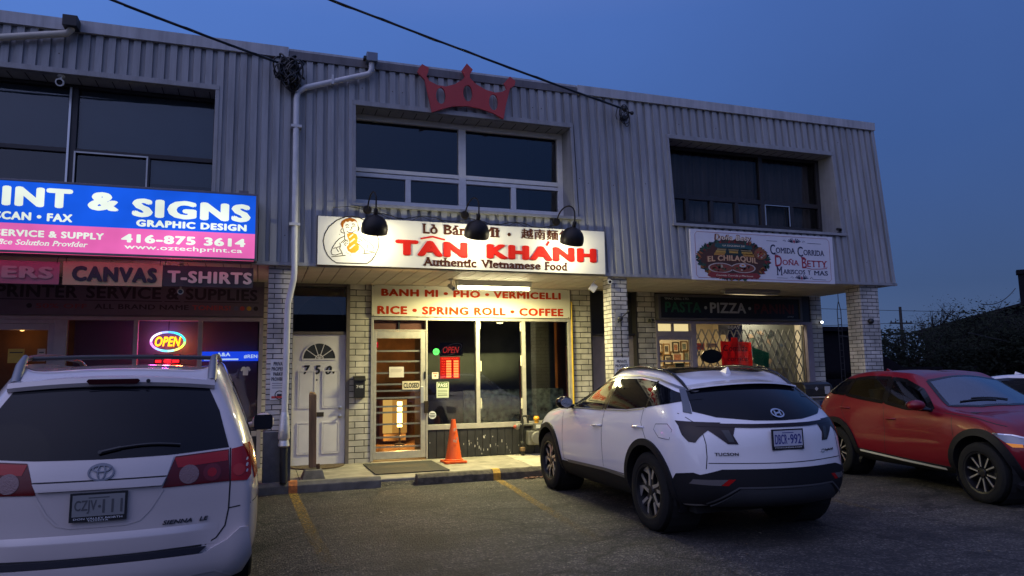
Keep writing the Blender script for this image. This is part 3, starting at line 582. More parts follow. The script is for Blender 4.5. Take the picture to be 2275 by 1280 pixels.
# ================================================================ signs
def flat_shape(mb, outer, holes, d0, d1, fn, m):
    cu = bpy.data.curves.new('s', 'CURVE'); cu.dimensions = '2D'; cu.fill_mode = 'BOTH'; cu.extrude = .5
    for P in [outer]+holes:
        s = cu.splines.new('POLY'); s.points.add(len(P)-1); s.use_cyclic_u = True
        for q, (a, b) in zip(s.points, P): q.co = (a, b, 0, 1)
    ob = bpy.data.objects.new('s', cu); COL.objects.link(ob)
    me = bpy.data.meshes.new_from_object(ob.evaluated_get(bpy.context.evaluated_depsgraph_get()))
    mb.add([fn(v.co.x, v.co.y, d0+(v.co.z+.5)*(d1-d0)) for v in me.vertices], [tuple(p.vertices) for p in me.polygons], m)
    bpy.data.objects.remove(ob); bpy.data.curves.remove(cu); bpy.data.meshes.remove(me)
# --- lit light box over the print shop
y0 = YF-.28
T = thing('light_box_sign', 'wide lit blue and pink light box reading SIGNS and GRAPHIC DESIGN', 'sign', (-2.2, y0, 3.06))
cab = mat('sign_cabinet', (.16, .15, .17), .45, .4, noise=.2)
c = MB(); c.box(-4.4, -.055, y0+.012, YF-.012, 3.05, 3.925, cab)
for a, b, p, q in ((-4.4, -.055, 3.04, 3.068), (-4.4, -.055, 3.908, 3.935), (-.083, -.055, 3.069, 3.907)): c.box(a, b, y0-.012, y0+.011, p, q, cab)
c.box(-.30, -.18, y0+.05, y0+.2, 3.936, 3.985, cab); c.build('cabinet', T, bevel=.004)
def lit(name, col, s):   # translucent lit face: tubes behind make soft uneven bands
    m = emat(name, col, s); n = m.node_tree.nodes; l = m.node_tree.links
    if len(n) < 4:
        tcn = n.new('ShaderNodeTexCoord'); t = n.new('ShaderNodeTexNoise'); t.inputs['Scale'].default_value = 1.3; t.inputs['Detail'].default_value = 3
        mr = n.new('ShaderNodeMapRange'); mr.inputs[1].default_value = .35; mr.inputs[2].default_value = .65; mr.inputs[3].default_value = s*.82; mr.inputs[4].default_value = s*1.15
        l.new(tcn.outputs['Object'], t.inputs['Vector']); l.new(t.outputs[0], mr.inputs[0]); l.new(mr.outputs[0], n['Emission'].inputs[1])
    return m
lk = MB(); lk.box(-4.4, -.09, y0+.03, y0+.06, 3.045, 3.0495, lit('lit_pink_leak', (1, .10, .32), 1.6)); lk.build('lower_glow', T)
ld = bpy.data.lights.new('sign_light', 'AREA'); ld.shape = 'RECTANGLE'; ld.size = 4.2; ld.size_y = .05; ld.energy = 2.6; ld.color = (1, .10, .36); lo = bpy.data.objects.new('sign_light', ld); COL.objects.link(lo); lo.parent = T; lo.location = (-.05, .045, -.02)
MB().box(-4.4, -.084, y0, y0+.011, 3.396, 3.907, lit('lit_blue', (.010, .105, .80), 1.0)).build('blue_panel', T)
MB().box(-4.4, -.084, y0, y0+.0112, 3.069, 3.395, lit('lit_pink', (.86, .15, .50), 1.0)).build('pink_panel', T)
wl = lit('lit_white', (.86, .95, .86), 1.0); t = MB(); fn = facade(y0)
put_text(t, 'PR', -3.62, -3.02, 3.605, 3.845, fn, wl, .070); put_text(t, 'INT', -2.935, -2.20, 3.605, 3.845, fn, wl, .070); put_text(t, '&', -2.035, -1.69, 3.60, 3.835, fn, wl, .070); put_text(t, 'SIGNS', -1.545, -.145, 3.545, 3.785, fn, wl, .075)
put_text(t, 'SCAN • FAX', -3.0, -2.19, 3.435, 3.535, fn, wl, .062); put_text(t, 'GRAPHIC DESIGN', -1.49, -.19, 3.425, 3.515, fn, wl, .070)
put_text(t, 'SERVICE & SUPPLY', -2.985, -1.84, 3.235, 3.318, fn, wl, .055); put_text(t, '416-875 3614', -1.65, -.20, 3.215, 3.325, fn, wl, .062); put_text(t, 'Office Solution Provider', -3.05, -2.01, 3.135, 3.20, fn, wl, .015, .25, serif=True); put_text(t, 'www.oztechprint.ca', -1.61, -.235, 3.118, 3.195, fn, wl, .02)
t.build('lettering', T, recalc=False)
# --- banners hung under the light box
yb = YF-.10
def banner(name, label, x0, x1, z0, z1, col, txt, tcol, tb, extra=None):
    T = thing(name, label, 'banner', ((x0+x1)/2, yb, z0))
    n = 14; vs = []
    for i in range(n+1):
        for j in range(4):
            x = x0+(x1-x0)*i/n; z = z1+(z0-z1)*j/3; vs.append((x, yb+.006*math.sin(i*1.1+j*.6), z))
    b = MB(); b.add(vs, [(i*4+j, (i+1)*4+j, (i+1)*4+j+1, i*4+j+1) for i in range(n) for j in range(3)], mat(name+label[:6], col, .55, noise=.15, nscale=3)); b.build('cloth', T, smooth=60)
    g_ = MB()
    for q in ((x0+.03, z1-.02), (x1-.03, z1-.02)): g_.tube([(q[0], yb-.01, q[1]), (q[0], yb+.02, q[1]+.06), (q[0], YF-.02, 3.05)], .004, MATS['black_plastic'], 5)
    g_.build('tie', T)
    l = MB()
    for s_, a, b2, c2, d2, mm in txt: put_text(l, s_, a, b2, c2, d2, facade(yb-.007), mm, tb)
    l.build('lettering', T, recalc=False); return T
banner('toner_banner', 'faded dark pink banner lettered NERS hung under the light box', -4.1, -2.335, 2.69, 2.97, (.30, .09, .12), [('TONERS', -3.72, -2.40, 2.755, 2.905, mat('ink_grey', (.34, .22, .20), .6))], 0, .06)
banner('canvas_banner', 'ochre banner with black CANVAS lettering hung beside the T-SHIRTS banner', -2.30, -1.19, 2.69, 2.985, (.42, .31, .15), [('CANVAS', -2.20, -1.25, 2.735, 2.93, mat('ink_black', (.012, .013, .022), .6))], 0, .07)
banner('shirt_banner', 'black banner with pale T-SHIRTS lettering hung at the end of the light box', -1.188, -.095, 2.70, 2.972, (.025, .022, .022), [('T-SHIRTS', -1.13, -.11, 2.745, 2.905, mat('ink_cream', (.52, .45, .36), .6))], 0, .055)
# --- printed header board of the print shop
T = thing('header_sign', 'dim grey header board reading PRINTER SERVICE & SUPPLIES above the print shop windows', 'sign', (-1.7, YW-.02, 2.46))
c = MB(); c.box(-4.55, .05, YW-.03, YW-.006, 2.475, 2.95, mat('header_vinyl', (.125, .105, .15), .8, noise=.1)); c.build('board', T)
l = MB(); fn = facade(YW-.03); ik = mat('ink_navy', (.02, .018, .03), .6)
for s_, a, b in (('PRINTER', -3.55, -2.53), ('SERVICE', -2.42, -1.42), ('&', -1.35, -1.17), ('SUPPLIES', -1.08, -.04)):
    put_text(l, s_, a, b, 2.72, 2.90, fn, ik, .04); l.box(a-.02, b+.02, YW-.0315, YW-.0301, 2.685, 2.697, ik)
put_text(l, '50% OFF', -3.05, -2.40, 2.565, 2.635, fn, mat('ink_dim_red', (.20, .05, .06), .6), .03); put_text(l, 'ALL BRAND NAME', -2.30, -1.03, 2.565, 2.64, fn, ik, .03); put_text(l, 'TONERS!', -.98, -.43, 2.565, 2.64, fn, mat('ink_red2', (.38, .06, .06), .6), .03)
for xx, cc in ((-.35, (.10, .12, .22)), (-.26, (.40, .05, .05)), (-.16, (.45, .30, .04)), (-.06, (.015, .015, .02)), (-3.13, (.015, .015, .02))): l.prism(circle(xx, 2.60, .036, n=16), 0, .002, fn, mat('dot%d' % int(abs(xx)*100), cc, .6))
l.build('lettering', T, recalc=False)
# --- neon OPEN with hours panel, print shop
T = thing('neon_open_sign', 'glowing multicolour neon OPEN oval with red hours panel in the print shop window', 'neon sign', (-1.31, YW+.12, 2.09))
yo = YW+.12; n = 64; cols = []
def ringcol(a):   # a measured from the right, anticlockwise
    st = [(0, (.05, 1, .35)), (.12, (.05, .9, .9)), (.25, (.1, .25, 1)), (.36, (.9, .75, 1)), (.46, (1, .7, .9)), (.55, (.8, .1, 1)), (.66, (.3, .5, 1)), (.75, (.1, .9, 1)), (.86, (1, .85, .05)), (.95, (.6, 1, .1)), (1, (.05, 1, .35))]
    a %= 1
    for (p, c), (q, d) in zip(st, st[1:]):
        if p <= a <= q: u = (a-p)/(q-p); return tuple(c[i]+(d[i]-c[i])*u for i in range(3))
r_ = MB()
for k in range(16):
    aa = [2*math.pi*(k+j/4)/16 for j in range(5)]
    r_.tube([(-1.315+.235*math.cos(a), yo, 2.09+.145*math.sin(a)) for a in aa], .016, emat('ring%d' % k, ringcol((k+.5)/16), 2.6), 7)
r_.build('ring', T)
r_ = MB(); put_text(r_, 'OPEN', -1.495, -1.135, 2.015, 2.165, facade(yo), emat('neon_yellow', (1, .60, .02), 2.6), .035, .25, 0, .012)
r_.build('lettering', T)
r_ = MB(); put_text(r_, 'OPEN', -1.502, -1.128, 2.008, 2.172, facade(yo+.016), emat('neon_orange', (1, .05, .01), 1.8), .075, .25, 0, .006); r_.build('halo_letters', T)
r_ = MB(); r_.tube([(-1.31, yo, 2.235), (-1.31, yo, 2.40)], .008, blk, 6); r_.build('cord', T)
r_ = MB(); led = emat('led_red', (1, .012, .02), 3.2)
r_.box(-1.50, -1.13, yo+.01, yo+.03, 1.35, 1.90, blk)
for i in range(7):
    for a, b in ((-1.48, -1.40), (-1.36, -1.27), (-1.24, -1.15)): r_.box(a, b, yo+.004, yo+.0095, 1.845-i*.075, 1.885-i*.075, led)
r_.build('hours_panel', T)
for px_, pz_, e_, cc in ((-1.50, 2.05, 1.0, (1, .05, .6)), (-1.31, 2.22, .6, (.25, .12, 1)), (-1.12, 2.05, 2.2, (1, .10, .04)), (-1.31, 1.80, 3.2, (1, .02, .05)), (-1.31, 2.09, 2.2, (1, .06, .12))):   # light of the neon itself
    ld = bpy.data.lights.new('neon_light', 'POINT'); ld.energy = e_*3.2; ld.color = cc; ld.shadow_soft_size = .05; lo = bpy.data.objects.new('neon_light', ld); COL.objects.link(lo); lo.parent = T; lo.location = (px_+1.31, -.02, pz_-2.09)
T = thing('window_sign', 'bright blue lit strip sign low in the right print shop pane', 'sign', (-.41, YW+.16, 1.78))
c = MB(); c.box(-.83, -.005, YW+.15, YW+.17, 1.785, 1.935, emat('lit_strip_blue', (.012, .06, .80), 1.1)); c.build('panel', T)
l = MB(); put_text(l, 'A&A', -.62, -.42, 1.86, 1.92, facade(YW+.15), emat('lit_pale', (.55, .7, 1), 1), .04); l.box(-.80, -.30, YW+.147, YW+.1495, 1.80, 1.825, MATS['lit_pale']); put_text(l, '#REN', -.22, -.02, 1.825, 1.885, facade(YW+.15), MATS['lit_pale'], .03); l.build('lettering', T)
st = MB(); st.prism([(-.26, 1.635), (-.235, 1.69), (-.205, 1.695), (-.185, 1.68), (-.165, 1.695), (-.135, 1.69), (-.11, 1.64), (-.13, 1.62), (-.145, 1.64), (-.15, 1.56), (-.225, 1.56), (-.225, 1.64), (-.24, 1.62)], .0, .003, facade(YW+.029), mat('white_vinyl', (.7, .68, .66), .6))
tag(st.build('window_decal', orig=(-.14, YW, 1.33)), 'small white shirt shaped decal on the print shop glass below the blue strip', 'decal')
for k, (a, b, c_, d, col, lb) in enumerate([(-3.36, -3.16, 1.78, 1.98, (.55, .40, .08), 'yellow paper notice on the print shop door, upper left'), (-3.00, -2.90, 1.80, 1.98, (.5, .45, .38), 'small cream paper notice on the print shop door, upper right'), (-3.2, -3.05, 1.5, 1.7, (.5, .42, .33), 'square tan paper notice low on the print shop door')]):
    q = MB(); q.box(a, b, YW+.002, YW+.004, c_, d, mat('paper%d' % k, col, .8, noise=.15)); q.box(a+.02, b-.02, YW+.001, YW+.0018, d-.06, d-.045, ik); tag(q.build('paper_notice', orig=(a, YW, c_)), lb, 'notice', 'notices on the print shop door')
# --- restaurant main sign
y0 = YF-.10
T = thing('restaurant_sign', 'long white signboard with red TÂN KHÁNH lettering lit by three lamps', 'sign', (2.9, y0, 3.05))
wb = mat('sign_white', (.70, .69, .64), .7, noise=.05, nscale=2, spec=.15)
c = MB(); c.box(.73, 5.115, y0, y0+.03, 3.05, 3.73, wb); c.build('board', T)
c = MB(); c.box(.715, 5.13, y0+.0305, y0+.085, 3.04, 3.74, mat('sign_back', (.10, .09, .08), .6))
for xx in (1.1, 2.9, 4.7): c.box(xx, xx+.05, y0+.0855, YF-.005, 3.2, 3.75, MATS['sign_back'])
c.build('frame', T)
fn = facade(y0); red = mat('sign_red', (.55, .015, .010), .7, spec=.15); brn = mat('sign_brown', (.07, .022, .014), .8, spec=.1); l = MB()
put_text(l, 'TAN', 1.80, 2.865, 3.222, 3.448, fn, red, .075, 0, 0, .022); put_text(l, 'KHANH', 3.16, 4.96, 3.226, 3.446, fn, red, .075, 0, 0, .022)
stroke(l, [(2.165, 3.475), (2.345, 3.512), (2.525, 3.475)], .022, fn, red, 0, .018); stroke(l, [(4.125, 3.46), (4.165, 3.525)], .026, fn, red, 0, .018)
l.build('main_lettering', T, recalc=False); l = MB()
put_text(l, 'Lò', 2.19, 2.42, 3.552, 3.70, fn, brn, .028, 0, 0, .012, True); put_text(l, 'Bánh', 2.50, 2.99, 3.552, 3.70, fn, brn, .028, 0, 0, .012, True); put_text(l, 'Mì', 3.07, 3.37, 3.552, 3.70, fn, brn, .028, 0, 0, .012, True)
l.prism(circle(3.52, 3.605, .026, n=14), 0, .012, fn, brn); put_text(l, '越南麵包', 3.715, 4.53, 3.55, 3.71, fn, brn, .018, 0, 0, .012)
put_text(l, 'Authentic', 2.20, 3.00, 3.085, 3.21, fn, brn, .028, 0, 0, .012, True); put_text(l, 'Vietnamese', 3.07, 4.02, 3.085, 3.205, fn, brn, .028, 0, 0, .012, True); put_text(l, 'Food', 4.09, 4.46, 3.085, 3.21, fn, brn, .028, 0, 0, .012, True)
l.build('small_lettering', T, recalc=False)
def lg(u, v): px, py = 700+u/9.145, 470+v/9.145; return (.73+(px-707)*.00621, 3.732-.0063*(py-479-.055*(px-707)))
l = MB(); ink = mat('logo_ink', (.035, .028, .02), .9, spec=.05)
def S_(P, w, m=ink, d=.003, cl=False): stroke(l, [lg(*q) for q in P], w, fn, m, 0, d, cl)
S_([(1050, 1080), (440, 1050), (350, 990), (260, 890), (200, 760), (170, 600), (200, 450), (280, 310), (430, 180), (600, 108), (740, 95), (900, 125), (1080, 225), (1220, 380), (1300, 600), (1285, 760), (1220, 910), (1150, 1010)], .013, cl=True)
l.prism([lg(*q) for q in [(545, 330), (512, 260), (530, 200), (600, 150), (700, 125), (790, 150), (840, 200), (862, 265), (832, 215), (790, 190), (750, 215), (700, 190), (660, 215), (610, 205), (575, 260), (562, 340)]], 0, .0035, fn, mat('logo_hair', (.28, .09, .012), .9, spec=.05))
brd = mat('logo_bread', (.58, .22, .025), .9, spec=.05)
l.prism([lg(*q) for q in [(640, 460), (700, 438), (770, 440), (835, 465), (862, 530), (850, 640), (892, 720), (885, 790), (820, 850), (740, 852), (665, 805), (640, 725), (682, 680), (690, 600), (652, 525)]], 0, .003, fn, brd)
for a, b in (((690, 535), (765, 470)), ((700, 640), (800, 560)), ((700, 765), (805, 680))): S_([a, b], .016, mat('logo_cream', (.75, .66, .48), .6), .004)
for P in ([(560, 340), (572, 400), (600, 450), (600, 570)], [(860, 265), (872, 340), (860, 420)], [(545, 350), (515, 385), (535, 430), (580, 445)], [(868, 310), (895, 340), (880, 390)], [(620, 328), (650, 316), (685, 328)], [(752, 308), (785, 293), (815, 305)], [(612, 285), (650, 268), (680, 285)], [(745, 262), (780, 255), (805, 270)], [(725, 310), (750, 340), (725, 352)], [(690, 382), (740, 378)], [(640, 405), (680, 432), (740, 436), (790, 410), (815, 385)],
          [(590, 510), (500, 550), (420, 630), (360, 730), (330, 820), (350, 880), (420, 892), (545, 850)], [(375, 755), (430, 740), (480, 830)], [(440, 735), (500, 720), (530, 690)], [(500, 640), (520, 700), (500, 760), (545, 830)], [(530, 640), (590, 580), (670, 590)], [(570, 640), (610, 600), (670, 620)], [(590, 680), (620, 640), (670, 660)], [(600, 700), (640, 680)], [(545, 830), (560, 890)], [(340, 925), (620, 900)],
          [(900, 500), (980, 560), (1030, 600), (1110, 645), (1180, 720), (1203, 800), (1150, 835), (1030, 800)], [(860, 560), (930, 580), (960, 630)], [(850, 610), (920, 620)], [(850, 650), (900, 690), (1000, 790), (1005, 860)], [(1060, 680), (1070, 760)], [(960, 875), (1220, 850)]): S_(P, .010)
for q in ((490, 470), (625, 830), (660, 860), (710, 890), (900, 840), (920, 800)): S_([q, (q[0]+16, q[1]+8)], .008)
l.build('logo', T, recalc=False)
# --- gooseneck lamps over that sign
def lamp0():
    T = thing('gooseneck_lamp', 'black gooseneck barn lamp at the logo end of the white restaurant sign', 'lamp', (1.43, YF, 3.875), group='gooseneck lamps over the restaurant sign')
    ms = mat('lamp_black', (.014, .011, .009), .4, noise=.15, spec=.25); x = 1.43
    b = MB(); b.lathe([(.001, .045), (.05, .04), (.062, .02), (.062, 0)], (x-.02, YF-.03, 3.87), (0, -1, 0), ms, 18); b.build('wall_plate', T, smooth=50)
    a = MB(); pts = []
    for k in range(15):
        t = k/14; an = math.pi*t*.98; pts.append((x-.02+.03*t, YF-.07-.30*(1-math.cos(an)), 3.87+.165*math.sin(an)))
    pts += [(x+.01, YF-.665, 3.80), (x+.01, YF-.655, 3.74)]
    a.tube(pts, .011, ms, 10); a.build('arm', T, smooth=60)
    ax = Vector((0, .42, -.90)).normalized(); o = Vector((x+.01, YF-.655, 3.74))
    s = MB(); s.lathe([(.012, -.02), (.028, 0), (.03, .07), (.05, .085), (.10, .105), (.145, .15), (.172, .21), (.180, .265), (.174, .325), (.168, .325), (.172, .265), (.164, .215), (.138, .16), (.095, .118), (.04, .10)], o, ax, ms, 32); s.build('shade', T, smooth=45)
    bl = MB(); bl.ball(o+ax*.20, .038, emat('bulb', (1, .86, .52), 40), 12); bl.build('bulb', T, smooth=60)
    return T
LP = lamp0(); LAMPS = [LP, dup(LP, (2.87, YF, 3.885), 'black gooseneck barn lamp in the middle, hanging over the Bánh lettering'), dup(LP, (4.345, YF, 3.86), 'black gooseneck barn lamp hanging over the Chinese characters of the sign')]
ax = Vector((0, .42, -.90)).normalized()
for i, o in enumerate(LAMPS):
    ld = bpy.data.lights.new('lamp_light', 'POINT'); ld.energy = 28; ld.color = (.98, .90, .56); ld.shadow_soft_size = .06
    lo = bpy.data.objects.new('lamp_light', ld); COL.objects.link(lo); lo.parent = o; lo.location = Vector((.01, -.655, -.135))+ax*.375
wr = MB(); wrs = random.Random(8)
pts = [(x_, YF-.045+.01*wrs.random(), 3.80+.03*math.sin(x_*9)+.015*wrs.random()-.008*(x_-1)) for x_ in [1.45+.05*i for i in range(58)]]
wr.tube(pts, .007, blk, 6); wr.tube([(a, b-.008, c-.03+.02*math.sin(a*21)) for a, b, c in pts], .005, blk, 5)
wr.tube([(.92, YF-.04, 3.74), (.93, YF-.05, 3.87), (1.15, YF-.045, 3.90), (1.42, YF-.05, 3.86)], .005, blk, 5)
tag(wr.build('lamp_cable', orig=(2.9, YF, 3.8), smooth=60), 'thin looped black cable strung between the lamps above the restaurant sign', 'cable')
# --- menu sign over the restaurant window
T = thing('menu_sign', 'cream board above the glass door reading BANH MI, PHO, VERMICELLI in red', 'sign', (3.54, YW-.05, 2.5))
c = MB(); c.box(1.75, 5.335, YW-.05, YW-.021, 2.505, 3.027, mat('sign_cream', (.62, .59, .49), .85, noise=.06, nscale=2, spec=.1)); c.build('board', T, bevel=.003)
l = MB(); fn = facade(YW-.05); rd = mat('sign_orange_red', (.42, .035, .010), .9, spec=.05)
put_text(l, 'BANH MI • PHO • VERMICELLI', 1.905, 5.155, 2.842, 2.968, fn, rd, .062); put_text(l, 'RICE • SPRING ROLL • COFFEE', 1.84, 5.20, 2.538, 2.678, fn, rd, .062); l.build('lettering', T, recalc=False)
l = MB()
for xx in (1.78, 2.65, 3.55, 4.45, 5.30):
    for zz in (2.52, 3.01): l.ball((xx, YW-.051, zz), .008, blk, 6)
l.build('screw', T)
# --- fluorescent fitting under the soffit
T = thing('strip_light', 'lit fluorescent strip light fixed to the soffit in front of the menu sign', 'lamp', (3.62, 11.2, ZS))
c = MB(); c.prism([(11.13, ZS-.002), (11.27, ZS-.002), (11.25, ZS-.085), (11.15, ZS-.085)], 2.98, 4.26, lambda a, b, d: (d, a, b), mat('fitting_white', (.62, .6, .55), .4)); c.build('housing', T)
c = MB(); c.tube([(3.0, 11.2, ZS-.115), (4.24, 11.2, ZS-.115)], .022, emat('tube_glow', (1, .90, .52), 40), 12); c.build('tube', T, smooth=60)
c = MB()
for xx in (2.985, 4.235): c.box(xx, xx+.02, 11.17, 11.23, ZS-.14, ZS-.086, MATS['fitting_white'])
c.build('end_cap', T)
ld = bpy.data.lights.new('tube_light', 'AREA'); ld.shape = 'RECTANGLE'; ld.size = 1.2; ld.size_y = .05; ld.energy = 200; ld.color = (1, .90, .42)
lo = bpy.data.objects.new('tube_light', ld); COL.objects.link(lo); lo.parent = T; lo.location = (0, 0, -.145)
T = thing('strip_light', 'unlit strip light fitting under the dark soffit in front of the PIZZA sign', 'lamp', (8.73, 11.26, ZS))
c = MB(); c.box(8.1, 9.36, 11.2, 11.32, ZS-.06, ZS-.002, mat('fitting_grey', (.32, .31, .30), .5)); c.build('housing', T, bevel=.01); c = MB(); c.tube([(8.13, 11.26, ZS-.08), (9.33, 11.26, ZS-.08)], .018, mat('tube_off', (.5, .5, .48), .3), 10); c.build('tube', T, smooth=60)
# --- crown
CR = [(2.382, 5.456), (2.269, 5.954), (2.156, 6.06), (2.177, 6.122), (2.228, 6.197), (2.332, 6.153), (2.321, 6.077), (2.296, 6.01), (2.342, 5.942), (2.466, 5.893), (2.592, 5.887), (2.74, 5.941), (2.869, 6.039), (2.901, 6.086), (2.848, 6.177), (2.931, 6.3), (3.027, 6.211), (2.977, 6.128), (2.977, 6.074), (3.073, 5.988), (3.235, 5.91), (3.389, 5.885), (3.5, 5.909), (3.578, 5.962), (3.535, 6.056), (3.637, 6.179), (3.726, 6.112), (3.714, 6.045), (3.634, 5.98), (3.563, 5.708), (3.52, 5.47), (3.362, 5.545), (3.145, 5.597), (2.93, 5.616), (2.717, 5.588), (2.549, 5.531)]
yc = YT-.13; c = MB()
flat_shape(c, CR, [circle(x_, z_, .075, .13, 20) for x_, z_ in ((2.518, 5.733), (2.944, 5.822), (3.36, 5.725))], 0, .035, facade(yc), mat('crown_red', (.42, .045, .045), .55, noise=.12, nscale=3))
tag(c.build('crown_emblem', orig=(2.94, yc, 5.46)), 'large flat red cut-out crown with three oval holes fixed below the roof edge', 'sign')
# --- PASTA PIZZA sign
T = thing('pizza_sign', 'black framed sign reading PASTA PIZZA PANINI over the lit restaurant window', 'sign', (8.8, YW-.1, 2.5))
c = MB(); pf = mat('sign_frame_grey', (.13, .12, .12), .5, .3)
for a, b, p, q in ((7.13, 10.49, 2.495, 2.535), (7.13, 10.49, 2.945, 2.985), (7.13, 7.185, 2.536, 2.944), (10.43, 10.49, 2.536, 2.944)): c.box(a, b, YW-.12, YW+.01, p, q, pf)
c.build('frame', T, bevel=.003); c = MB(); c.box(7.186, 10.429, YW-.095, YW-.05, 2.537, 2.943, mat('sign_black', (.008, .008, .010), .4)); c.build('board', T)
l = MB(); fn = facade(YW-.095); gw = mat('ink_white', (.42, .42, .42), .6)
put_text(l, 'PASTA', 7.29, 8.09, 2.64, 2.845, fn, mat('ink_green', (.02, .11, .055), .6), .035); put_text(l, 'PIZZA', 8.295, 9.13, 2.64, 2.845, fn, gw, .035); put_text(l, 'PANINI', 9.33, 10.30, 2.64, 2.84, fn, mat('ink_maroon', (.11, .022, .022), .6), .035)
for xx in (8.195, 9.22): l.prism(circle(xx, 2.74, .032, n=14), 0, .003, fn, gw)
put_text(l, 'TMAC GRILL LTD.', 7.28, 7.83, 2.885, 2.925, fn, gw, .01); put_text(l, '#1983', 10.13, 10.28, 2.57, 2.60, fn, gw, .01); l.build('lettering', T, recalc=False)
# --- Doña Betty sign
y0 = YF-.045
T = thing('taqueria_sign', 'white panel with round food emblem and curly COMIDA CORRIDA lettering under the dark window', 'sign', (8.2, y0, 3.03))
c = MB(); c.box(6.73, 9.70, y0, y0+.035, 3.022, 3.875, mat('panel_white', (.66, .65, .69), .4, noise=.04)); c.build('board', T, bevel=.002)
fn = facade(y0); l = MB(); navy = mat('ink_deep_navy', (.018, .020, .06), .6); crim = mat('ink_crimson', (.32, .02, .045), .6)
bord = [(6.82, 3.10), (6.86, 3.06), (9.57, 3.06), (9.62, 3.10), (9.62, 3.79), (9.57, 3.835), (6.86, 3.835), (6.82, 3.79)]; stroke(l, bord, .007, fn, mat('ink_rose', (.35, .12, .12), .6), 0, .002, True)
def word(w, x0, x1, z0, z1, m):   # small capitals with a large initial
    u = x0
    cap = .20*(x1-x0) if len(w) > 4 else .28*(x1-x0)
    put_text(l, w[0], x0, x0+cap, z0-.03, z1+.03, fn, m, .012, .0, 0, .003, True); put_text(l, w[1:], x0+cap+.012, x1, z0, z0+(z1-z0)*.82, fn, m, .018, 0, 0, .003, True)
word('COMIDA', 8.33, 8.86, 3.535, 3.655, navy); word('CORRIDA', 8.91, 9.50, 3.52, 3.64, navy); word('DOÑA', 8.42, 8.93, 3.33, 3.47, crim); word('BETTY', 8.98, 9.55, 3.315, 3.455, crim); word('MARISCOS', 8.44, 9.05, 3.175, 3.27, navy); put_text(l, 'Y', 9.11, 9.17, 3.175, 3.255, fn, navy, .02, serif=True); put_text(l, 'MAS', 9.24, 9.55, 3.17, 3.25, fn, navy, .018, serif=True)
stroke(l, [(9.05, 3.30), (9.2, 3.275), (9.4, 3.285), (9.53, 3.30), (9.54, 3.33)], .01, fn, crim); stroke(l, [(8.36, 3.545), (8.42, 3.51), (8.47, 3.52)], .01, fn, navy)
for zc, x0, x1, m2 in ((3.755, 8.26, 9.44, crim), (3.11, 8.44, 9.5, crim)):
    xm = (x0+x1)/2; stroke(l, [(x0, zc-.01), (x0+.22, zc-.012)], .006, fn, navy); stroke(l, [(x1-.30, zc-.016), (x1, zc-.02)], .006, fn, navy)
    for sg in (-1, 1):
        stroke(l, [(xm+sg*.24, zc), (xm+sg*.21, zc+.02), (xm+sg*.18, zc), (xm+sg*.20, zc-.012)], .006, fn, navy)
        for k in range(4): a = math.radians(20+k*22); stroke(l, [(xm+sg*.035, zc-.02), (xm+sg*(.035+.11*math.cos(a)), zc-.02+.075*math.sin(a))], .014, fn, navy)
    l.prism([(xm-.022, zc), (xm, zc-.04), (xm+.022, zc), (xm, zc+.04)], 0, .003, fn, m2)
l.build('lettering', T, recalc=False)
l = MB(); rr = random.Random(11); gd = mat('wreath_green', (.015, .035, .028), .7); ex, ez = 7.575, 3.385
out = []
for k in range(64):
    a = 2*math.pi*k/64; rad = (1 if k % 2 else .93); out.append((ex+.765*rad*math.cos(a), ez+.0*1+.365*rad*math.sin(a)))
l.prism(out, 0, .002, fn, gd)
l.prism(circle(ex, ez, .68, .32, 40), 0, .003, fn, mat('emblem_brown', (.07, .028, .018), .7))
for k in range(90):   # leaves, chillies and flowers round the rim
    a = rr.uniform(0, 2*math.pi); q = rr.uniform(.86, .99); cx_, cz_ = ex+.735*q*math.cos(a), ez+.35*q*math.sin(a)
    m_ = rr.choice([mat('leaf_a', (.02, .07, .035), .7), mat('leaf_b', (.03, .09, .05), .7), mat('flower_red', (.22, .02, .02), .7), mat('flower_orange', (.32, .10, .02), .7), gd])
    th = a+rr.uniform(-.8, .8); dx, dz = .05*math.cos(th), .05*math.sin(th); l.prism([(cx_-dx, cz_-dz), (cx_+dz*.4, cz_-dx*.4), (cx_+dx, cz_+dz), (cx_-dz*.4, cz_+dx*.4)], .003, .0036+.0004*(k % 4), fn, m_)
for i, (zz, col) in enumerate(((3.45, (.45, .22, .04)), (3.49, (.52, .30, .06)), (3.53, (.30, .22, .10)), (3.565, (.05, .11, .12)))): l.prism([(ex-.40+.03*i, zz), (ex+.42-.03*i, zz-.01), (ex+.40-.03*i, zz+.045), (ex-.38+.03*i, zz+.045)], .003, .0045, fn, mat('sunset%d' % i, col, .7))
for xx in (ex-.13, ex+.12): l.prism([(xx-.035, 3.45), (xx+.035, 3.45), (xx+.035, 3.53), (xx, 3.585), (xx-.035, 3.53)], .0045, .006, fn, gd)
l.prism([(ex-.2, 3.44), (ex+.2, 3.44), (ex+.17, 3.49), (ex-.17, 3.49)], .0045, .0062, fn, gd)
l.prism([(ex-.38, 3.60), (ex-.33, 3.575), (ex, 3.60), (ex+.34, 3.565), (ex+.38, 3.585), (ex+.36, 3.635), (ex, 3.665), (ex-.36, 3.65)], .0045, .0065, fn, mat('ribbon_teal', (.02, .075, .075), .7))
